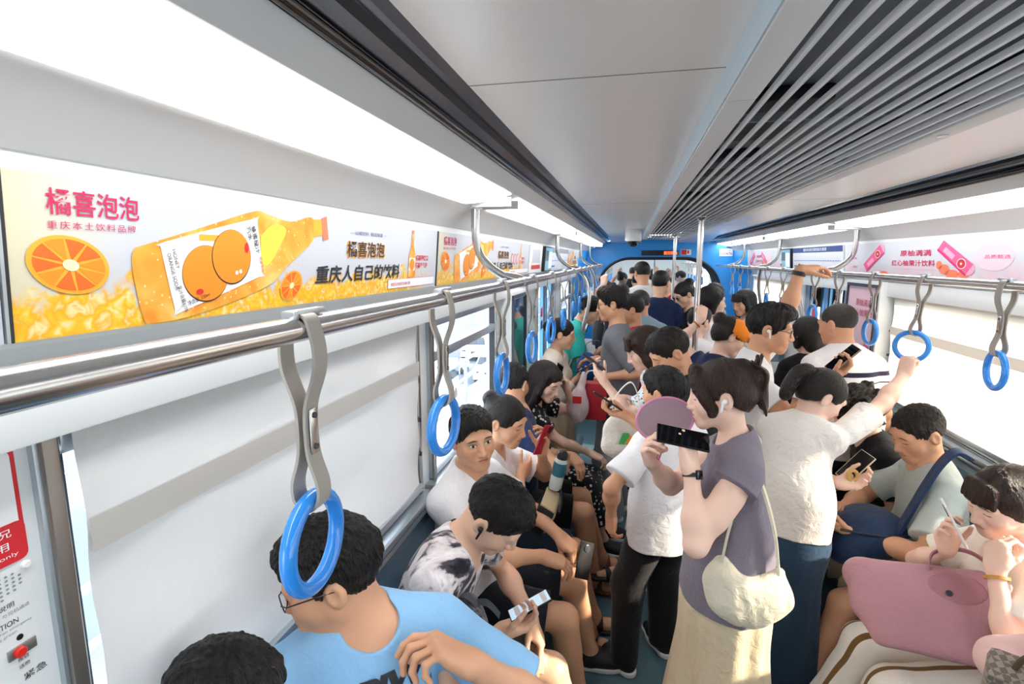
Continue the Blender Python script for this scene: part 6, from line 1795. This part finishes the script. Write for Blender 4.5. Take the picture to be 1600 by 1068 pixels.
build_person('man in pale blue polo with close-cropped grey hair, back turned', (.13, 4.66), 110, 1.66, lean=(0, 8), head=(120, 14, 0), hair='buzz', haircol='grey', skin=1, girth=1.12, R=dict(g=(-.1, 5.0, 1.62), f=(-.3, .3, .8), n=(0, 1, 0), pose='grip', pole=(.3, .2, -1)), top=shirt('polo_shirt', F_bpolo, sleeve=.65, collar=True, seed=49, loose=.03), bottom=trousers('trousers', F_brownp), shoes=shoe(S_black), res=1)
build_person('woman in white blouse and beige skirt standing by the left bench end', (-.55, 3.92), -8, 1.47, lean=(0, 2), head=(6, 10, 0), female=True, hair='bunlow', haircol='black', skin=0,
    R=dict(g=(-.33, 3.93, 1.10), f=(.8, -.1, .4), n=(-.4, .1, .9), pose='phone', pole=(-.2, -.4, -1)), top=shirt('blouse', F_offwhite, sleeve=1.7, ease=.024, seed=50, loose=.03), bottom=skirt('long_skirt', F_beige, hemz=.16, whem=.30, pleats=14), shoes=shoe(S_white), res=1)
build_person('person in teal T-shirt leaning over with a blue bag by the door', (-.60, 4.80), 10, 1.64, lean=(8, 24), head=(-10, 30, 0), hair='short', haircol='black', skin=0, R=dict(g=(-.16, 4.66, 1.12), f=(.8, -.1, -.3), n=(0, 0, -1), pose='grip', pole=(-.2, -.5, -1)), top=shirt('t_shirt', F_teal, sleeve=.8, loose=.034, seed=51), bottom=trousers('trousers', F_brownp), shoes=shoe(S_white), res=1)
build_person('woman in black T-shirt and glasses holding the farther pole', (.62, 5.75), 200, 1.70, head=(205, 26, 0), female=True, hair='updo', haircol='softblack', skin=0, R=dict(g=(.50, 6.50, 1.45), f=(-.3, .3, .8), n=(0, 1, 0), pose='grip'), top=shirt('t_shirt', F_black, sleeve=.7, seed=52), bottom=trousers('trousers', F_black), shoes=shoe(S_white), res=2, extra=[glasses()])
build_person('pale-faced woman in white with dark bob looking right', (.62, 4.62), 0, 1.70, head=(8, 6, 0), female=True, hair='bob', haircol='black', skin=2, down=False, top=shirt('t_shirt', F_white, sleeve=.7, seed=53), bottom=trousers('trousers', F_denim), shoes=shoe(S_white), res=1)
build_person('person in white T-shirt with dark hair and backpack behind the pole', (.50, 4.28), 60, 1.55, head=(50, 16, 0), hair='short', haircol='black', skin=2, top=shirt('t_shirt', F_white, sleeve=.7, seed=54), bottom=trousers('trousers', F_denim), shoes=shoe(S_white), res=2)

# the crowd farther down the car and in the next car
FAR = [('person in navy T-shirt with back turned beyond the pale blue polo', .30, 5.7, 95, 1.80, 'short', F_navy, None), ('person in white T-shirt with back turned farther down the aisle', .16, 6.5, 100, 1.90, 'short', F_white, None),
       ('person in black T-shirt at the far left rail', -.10, 6.0, 80, 1.66, 'crew', F_black, 1), ('person in grey top near the gangway on the right', 1.0, 6.6, 150, 1.64, 'bob', F_greyT, None), ('person in cream top near the far right window', 1.15, 5.6, 190, 1.62, 'longsleek', F_offwhite, None),
       ('person in black beside the far left bench', -.35, 7.3, 20, 1.62, 'updo', F_black, None), ('person in red top just before the gangway', .55, 7.9, 200, 1.66, 'short', F_red, 1), ('person in pale blue at the gangway mouth', .10, 8.4, 90, 1.70, 'short', F_bpolo, None),
       ('person in white shirt standing in the gangway', .75, 9.6, 190, 1.68, 'crew', F_white, 1), ('person in dark top standing in the gangway', .25, 10.1, 90, 1.70, 'short', F_black, 1), ('person in navy in the next car, left side', -.2, 10.9, 40, 1.66, 'updo', F_navy, 1),
       ('person in grey in the next car, right side', 1.05, 11.0, 170, 1.70, 'short', F_greyT, 1), ('person in white in the middle of the next car', .5, 11.6, 100, 1.72, 'bob', F_white, 1), ('person in black deep in the next car', .05, 12.6, 80, 1.74, 'short', F_black, 1), ('person in beige deep in the next car', .9, 12.9, 190, 1.66, 'longsleek', F_offwhite, None)]
for i, (lb, x, y, yw, h_, hr, fb, arm) in enumerate(FAR):
    sgn = 1 if i % 2 else -1
    kw = {}
    if arm:
        q = rot_frame(yw); g = V(x, y, 0) + q[:, 0] * .22 * sgn + q[:, 1] * .16 + V(0, 0, h_ + .08); kw['R' if sgn > 0 else 'L'] = dict(g=tuple(g), f=(0, .1, 1), n=tuple(q[:, 1]), pose='grip', pole=tuple(q[:, 0] * sgn - V(0, 0, .3)))
    build_person(lb, (x, y), yw, h_, head=(yw + (i * 37 % 50) - 25, 8 + i % 3 * 8, 0), female=hr in ('bob', 'updo', 'longsleek'), hair=hr, haircol=('black', 'softblack', 'ash')[i % 3], skin=(0, 1, 2)[i % 3], top=shirt('t_shirt', fb, sleeve=.65, seed=60 + i), bottom=trousers('trousers', (F_black, F_denim, F_char)[i % 3]), shoes=shoe(S_white if i % 2 else S_black), res=2 if y < 9 else 3, **kw)
# ================================================================== held and carried things
phone((-.305, 1.655, .752), (.88, .42, .22), (-.40, -.05, .9), 'black phone with lit chat screen held by the person in tie-dye T-shirt', lit=True)
phone((-.155, 2.175, .635), (.35, .2, .9), (-.6, .65, -.3), 'black phone with round camera held over the knee of the man in white shirt', camera=True)
phone((-.385, 2.43, 1.085), (.34, .10, .93), (-.80, .45, .25), 'red phone held up by the seated woman with a hair bun', case='#b3182f')
phone((-.445, 3.415, 1.19), (.05, -.25, 1), (-.8, -.6, .1), 'black phone at the ear of the woman in floral dress')
phone((-.185, 2.965, 1.375), (-.62, .1, .62), (.55, .35, .7), 'dark phone held by the long-haired woman in flowered blouse', case='#3a3d48')
phone((-.085, 2.475, 1.285), (-.70, .05, .62), (.50, .25, .8), 'black phone held out by the man in dark green T-shirt', lit=False)
phone((.185, 1.735, 1.375), (-1, .05, .02), (.15, -.45, .85), 'black phone held level in both hands by the woman in slate top', w=.080, l=.168)
phone((.965, 2.655, 1.50), (.62, -.05, .72), (-.70, -.25, .65), 'bronze phone held by the man in white polo shirt', case='#8a7a66')
phone((-.305, 3.915, 1.145), (.75, 0, .55), (-.5, .1, .85), 'black phone in the hand of the woman in white blouse')
phone((1.115, 1.985, 1.055), (-.42, .06, .90), (.82, -.25, .45), 'white phone held by the woman in striped trousers', case='#e8e6e4')
t = phone((.99, 2.47, 1.055), (.6, .1, .75), (-.55, -.5, .6), 'phone with a beaded round charm held by the woman in white knit', case='#d9cdb4')
mb = MB(); mb.tube([(.965 + .018 * math.cos(a), 2.425, 1.03 + .022 * math.sin(a)) for a in np.linspace(0, 2 * PI, 17)[:-1]], .008, 8, closed=True); mb.build('charm_ring', mat('charm gold', '#c9a25a', .35), t)
mb = MB()
for a in np.linspace(0, 2 * PI, 9)[:-1]: mb.lathe([(.002, -.008), (.008, 0), (.002, .008)], (.965 + .026 * math.cos(a), 2.42, .985 + .018 * math.sin(a)), 8)
mb.build('bead', mat('charm pearl', '#efe6da', .3), t)

# slate woman's crescent bag and fan
M_bag = fabric('ecru nylon', '#e6dcc3', .45, rough=.6)
t = empty('shoulder_bag', (.45, 1.69, .76), 'ecru crescent shoulder bag hanging from the shoulder of the woman in slate top', 'bag')
arc = [(.318, 1.675, .995), (.322, 1.665, .935), (.352, 1.66, .880), (.410, 1.665, .862), (.470, 1.67, .895), (.492, 1.68, .975)]
Rb = rot_frame(82); pr = [('c', arc[i], arc[i + 1], [.016, .042, .066, .072, .054, .018][i], [.016, .042, .066, .072, .054, .018][i + 1], .04, False, Rb, .42) for i in range(5)]
blob('body', M_bag, t, pr, (.18, 1.5, .68), (.72, 1.84, 1.12), .0045, .006, 3, 30)
sp = smooth_path([(.318, 1.674, .99), (.330, 1.665, 1.10), (.352, 1.675, 1.20), (.375, 1.705, 1.275), (.405, 1.73, 1.285), (.435, 1.72, 1.23), (.472, 1.695, 1.10), (.490, 1.682, .97)], 6)
mb = MB(); mb.ribbon(sp, (.25, .9, .1), .030, .008); mb.build('strap', M_bag, t)
t = empty('hand_fan', (.105, 1.81, 1.26), 'pink round hand fan behind the phone of the woman in slate top', 'fan')
mb = MB(); cf = V(.135, 1.86, 1.395); ef = nrm((1, .15, .05)); uf = nrm((0, .1, 1)); nf = np.cross(ef, uf)
mb.add([cf + (ef * math.cos(a) * .098 + uf * math.sin(a) * .078) + nf * w for w in (-.001, .001) for a in np.linspace(0, 2 * PI, 41)[:-1]], [tuple(range(40))[::-1], tuple(range(40, 80))] + [(i, (i + 1) % 40, 40 + (i + 1) % 40, 40 + i) for i in range(40)])
mb.build('blade', mat('fan pink film', '#b9a0ac', .35, trans=.35), t)
mb = MB(); mb.tube([cf + (ef * math.cos(a) * .098 + uf * math.sin(a) * .078) for a in np.linspace(0, 2 * PI, 41)[:-1]], .0045, 8, closed=True); mb.build('rim', mat('fan rim', '#d98bb0', .35), t)
mb = MB(); mb.tube([cf - uf * .075, cf - uf * .13 - ef * .02 - V(0, .03, 0)], .007, 8); mb.build('handle', MATS['fan rim'], t)

# bags on laps
M_beigebag = mat('beige bag leather', '#cdb893', .5); M_blk = mat('black bag leather', '#1d1e22', .45)
t = empty('handbag', (-.37, 2.41, .66), 'beige box bag with black edges on the lap of the woman with a bun', 'bag')
Rq = rot_frame(0, 28); cq = V(-.375, 2.40, .735)
mb = MB(); mb.box(cq, (.225, .085, .135), Rq); mb.build('body', M_blk, t, bevel=.016)
mb = MB(); mb.box(cq + Rq @ V(0, .030, .0), (.195, .045, .110), Rq); mb.build('front', M_beigebag, t, bevel=.012)
mb = MB(); mb.box(cq + Rq @ V(0, 0, .070), (.20, .075, .012), Rq); mb.build('lid', M_beigebag, t, bevel=.005)
mb = MB(); mb.tube(smooth_path([cq + Rq @ V(-.10, 0, .06), cq + Rq @ V(-.09, .02, .10), cq + Rq @ V(0, .05, .085), cq + Rq @ V(.06, .06, .06)], 5), .008, 8); mb.build('strap', M_blk, t)
t = empty('water_bottle', (-.33, 2.49, .80), 'clear and teal water bottle standing on the beige box bag', 'bottle')
Rt = rot_frame(0, 12); bb = V(-.335, 2.49, .815)
mb = MB(); mb.lathe([(.030, 0), (.033, .01), (.033, .07), (.030, .09), (.033, .11), (.033, .15), (.024, .165)], bb, 20, Rt); mb.build('body', mat('bottle pale', '#cfd9d6', .2), t)
mb = MB(); mb.lathe([(.0335, .075), (.0340, .08), (.0340, .14), (.0335, .145)], bb, 20, Rt); mb.build('sleeve', mat('bottle teal', '#2f6f86', .35), t)
mb = MB(); mb.lathe([(.026, .163), (.027, .19), (.020, .20), (.012, .205)], bb, 20, Rt); mb.build('cap', M_black, t)
F_palm = fabric('palm print nylon', '#5b5b62', .35, palms, .6)
t = empty('drawstring_bag', (-.47, 1.50, .62), 'grey drawstring bag with pink palm print on the lap of the person in tie-dye', 'bag')
blob('body', F_palm, t, [('e', (-.455, 1.44, .79), (.115, .055, .115), rot_frame(30, 0, -12), .03), ('e', (-.44, 1.43, .72), (.12, .06, .07), rot_frame(30), .04)], (-.66, 1.28, .55), (-.26, 1.62, .98), .005, .006, 4, 32)
mb = MB(); mb.ribbon(smooth_path([(-.50, 1.44, .88), (-.47, 1.415, .93), (-.43, 1.42, .90), (-.42, 1.405, .84)], 6), (.2, .9, .1), .022, .004); mb.ribbon(smooth_path([(-.46, 1.43, .89), (-.40, 1.43, .905), (-.36, 1.44, .86)], 6), (.1, .4, .9), .02, .004); mb.build('strap', mat('strap grey', '#3c3d42', .7), t)
t = empty('waist_strap', (-.40, 1.44, .585), 'yellow and black webbing strap with upside-down white lettering on the grey trousers', 'strap')
Rw = rot_frame(-90, -62, 0); cw = V(-.375, 1.452, .640)
mb = MB(); mb.box(cw, (.125, .006, .038), Rw); mb.build('webbing', M_black, t)
mb = MB(); mb.box(cw + Rw @ V(0, .001, .0165), (.125, .0065, .006), Rw); mb.box(cw + Rw @ V(0, .001, -.0165), (.125, .0065, .006), Rw); mb.build('edging', mat('webbing yellow', '#e8a31c', .6), t)
plw = Plane(cw + Rw[:, 1] * .0045, Rw[:, 0], -Rw[:, 2]); plw.n = Rw[:, 1]
text('lettering', 'POWER', plw, -.02, -.007, .013, PR['white'], t, width=.07, bold=.02)
t = empty('shoulder_bag', (-.36, .96, .60), 'grey blue bag strap under the raised hand of the person in light blue', 'bag')
F_gb = fabric('grey blue canvas', '#56687a', .3)
mb = MB(); mb.ribbon(smooth_path([(-.455, 1.055, 1.00), (-.435, 1.03, .93), (-.42, 1.00, .84), (-.41, .98, .76)], 6), (.7, .5, .2), .034, .006); mb.build('strap', F_gb, t)
blob('body', F_gb, t, [('e', (-.38, .95, .68), (.12, .10, .09), rot_frame(0), .03)], (-.55, .8, .56), (-.2, 1.1, .82), .006, .005)
M_pinkbag = fabric('dusty pink nylon', '#b98a94', .35, rough=.6)
t = empty('tote_bag', (1.02, 2.00, .60), 'dusty pink folding tote bag on the lap of the woman in striped trousers', 'bag')
n_ = nrm((-.35, -.45, .82)); e_ = nrm(V(1, -.28, .0) - n_ * (V(1, -.28, .0) @ n_)); Rp = np.stack([e_, n_, np.cross(e_, n_)], 1); cp = V(1.05, 1.955, .735)
blob('body', M_pinkbag, t, [('c', cp + Rp @ V(-.17, 0, -.10), cp + Rp @ V(.17, 0, -.10), .075, .075, .03, False, Rp, .55), ('c', cp + Rp @ V(-.12, 0, .10), cp + Rp @ V(.12, 0, .10), .055, .055, .03, False, Rp, .45), ('c', cp + Rp @ V(-.14, 0, 0), cp + Rp @ V(.14, 0, 0), .08, .08, .04, False, Rp, .5), ('e', cp, (.21, .05, .13), Rp, .04)], cp - .36, cp + .36, .006, .006, 6, 24)
blob('flap', mat('pink leather', '#a87680', .45), t, [('e', cp + Rp @ V(.09, .045, -.07), (.085, .012, .06), Rp, .01)], cp - .3, cp + .3, .005)
mb = MB(); sb = cp + Rp @ V(.07, .058, -.045); mb.lathe([(.010, 0), (.010, .003), (.006, .005)], sb, 16, np.stack([Rp[:, 0], Rp[:, 2] * -1, Rp[:, 1]], 1)); mb.build('snap', mat('snap navy', '#2a2b3c', .4), t)
mb = MB(); mb.ribbon(smooth_path([cp + Rp @ V(.02, .03, -.12), cp + Rp @ V(.04, .06, -.19), cp + Rp @ V(.12, .07, -.21), cp + Rp @ V(.18, .06, -.18), cp + Rp @ V(.19, .03, -.12)], 6), Rp[:, 1], .02, .005); mb.build('handle', MATS['pink leather'], t)
t = empty('plush_toy', (1.20, 1.86, .78), 'tiny pink plush toy hanging by the dusty pink tote', 'plush toy')
M_pl = mat('plush pink', '#eeb7b0', .9)
blob('body', M_pl, t, [('e', (1.185, 1.83, .86), (.022, .022, .030), None, .01), ('e', (1.185, 1.83, .905), (.022, .02, .020), None, .008), ('e', (1.17, 1.825, .925), (.007, .006, .016), None, .005), ('e', (1.20, 1.825, .925), (.007, .006, .016), None, .005)], (1.13, 1.78, .80), (1.24, 1.88, .96), .004)
F_nv = fabric('navy backpack nylon', '#1c3557', .35, rough=.6)
t = empty('backpack', (1.06, 2.46, .62), 'navy backpack on the lap of the man in sage T-shirt', 'backpack')
blob('body', F_nv, t, [('e', (1.07, 2.50, .75), (.17, .15, .10), rot_frame(175, 20), .04), ('e', (1.02, 2.46, .70), (.13, .13, .07), rot_frame(175, 20), .05)], (.80, 2.25, .56), (1.32, 2.72, .92), .006, .007, 5, 24)
mb = MB(); mb.tube(smooth_path([(.93, 2.40, .79), (1.0, 2.36, .80), (1.10, 2.35, .80), (1.20, 2.38, .80)], 5), .006, 8); mb.build('zipper', mat('zip dark', '#0f1c30', .4), t)
mb = MB(); mb.ribbon(smooth_path([(1.14, 2.39, .80), (1.19, 2.41, .90), (1.245, 2.425, 1.02), (1.295, 2.43, 1.12), (1.345, 2.435, 1.165), (1.40, 2.44, 1.14)], 6), (.15, .95, .1), .052, .012); mb.build('strap', F_nv, t)
t = empty('handbag', (1.02, 1.36, .72), 'grey checked handbag at the lower right corner of the view', 'bag')
def check(t_, o, c):
    x, y, z = t_.sep(o); ck = t_.new('ShaderNodeTexChecker'); t_.put(ck.inputs['Vector'], o); ck.inputs['Scale'].default_value = 70
    return t_.mix(ck.outputs['Fac'], lin('#6f655c'), lin('#9a8d80'))
Rk = rot_frame(240, 25, 0); mb = MB(); mb.box((1.055, 1.41, .86), (.26, .09, .19), Rk); mb.build('body', fabric('checked canvas', '#85796d', .1, check, .6), t, bevel=.02)
mb = MB(); mb.tube(smooth_path([V(1.055, 1.41, .86) + Rk @ V(-.08, 0, .09), V(1.055, 1.41, .86) + Rk @ V(-.05, 0, .17), V(1.055, 1.41, .86) + Rk @ V(.05, 0, .17), V(1.055, 1.41, .86) + Rk @ V(.08, 0, .09)], 6), .007, 8); mb.build('handle', mat('brown strap', '#5a4636', .5), t)

# carried by standing passengers
t = empty('tote_bag', (.0, 2.62, .90), 'white canvas tote with coloured print below the hand of the man in dark green', 'bag')
F_tote = fabric('white canvas', '#e6e1d6', .35)
blob('body', F_tote, t, [('e', (.0, 2.66, 1.07), (.115, .04, .12), rot_frame(100), .03), ('e', (.0, 2.66, 1.0), (.12, .05, .07), rot_frame(100), .04)], (-.2, 2.5, .86), (.2, 2.82, 1.26), .006, .006, 8)
mb = MB(); mb.ribbon(smooth_path([(-.07, 2.65, 1.15), (-.05, 2.67, 1.26), (.02, 2.70, 1.33), (.06, 2.68, 1.26), (.07, 2.66, 1.15)], 6), (0, 1, 0), .022, .004); mb.build('handle', F_tote, t)
plt = Plane((.0, 2.605, 1.06), nrm((1, .15, 0)), (0, 0, 1)); prints('print', plt, [([(-.03, -.03), (.04, -.03), (.02, .03), (-.01, .03)], PR['green'], 0), ([(.0, -.025), (.05, -.025), (.03, .02)], PR['orange'], .001)], t)
t = empty('paper_bag', (-.22, 3.70, .80), 'red paper carrier bag held by the man in grey T-shirt', 'bag')
mb = MB(); mb.prism([(-.33, .84), (-.13, .84), (-.13, 1.10), (-.33, 1.10)], 3.60, 3.70); mb.build('body', mat('red paper', '#b0202e', .5), t, bevel=.004)
mb = MB(); mb.tube(smooth_path([(-.28, 3.65, 1.10), (-.27, 3.66, 1.17), (-.20, 3.67, 1.17), (-.18, 3.66, 1.10)], 5), .004, 6); mb.build('handle', PR['white'], t)
t = empty('plastic_bag', (-.32, 3.58, .80), 'thin white and pink plastic bag beside the red paper bag', 'bag')
blob('body', mat('thin plastic', '#f0dfe4', .25, trans=.25), t, [('e', (-.32, 3.55, .95), (.075, .05, .13), None, .03), ('c', (-.31, 3.56, 1.05), (-.29, 3.60, 1.17), .035, .012, .03)], (-.46, 3.42, .78), (-.18, 3.72, 1.22), .007, .010, 2, 40)
plt = Plane((-.325, 3.497, 1.0), (1, 0, 0), (0, 0, 1)); prints('logo', plt, [(rrect(-.03, -.02, .03, .03, .004), PR['red'], 0)], t)
t = empty('duffel_bag', (-.30, 4.45, .85), 'blue cloth bag hanging in front of the person in teal', 'bag')
blob('body', fabric('royal blue nylon', '#1f5fa8', .35), t, [('e', (-.33, 4.50, 1.03), (.10, .07, .13), None, .03)], (-.5, 4.36, .84), (-.16, 4.64, 1.22), .008, .008, 3)
mb = MB(); mb.ribbon(smooth_path([(-.36, 4.50, 1.14), (-.34, 4.50, 1.24), (-.24, 4.56, 1.25), (-.28, 4.52, 1.14)], 5), (0, 1, 0), .02, .004); mb.build('handle', MATS['royal blue nylon'], t)
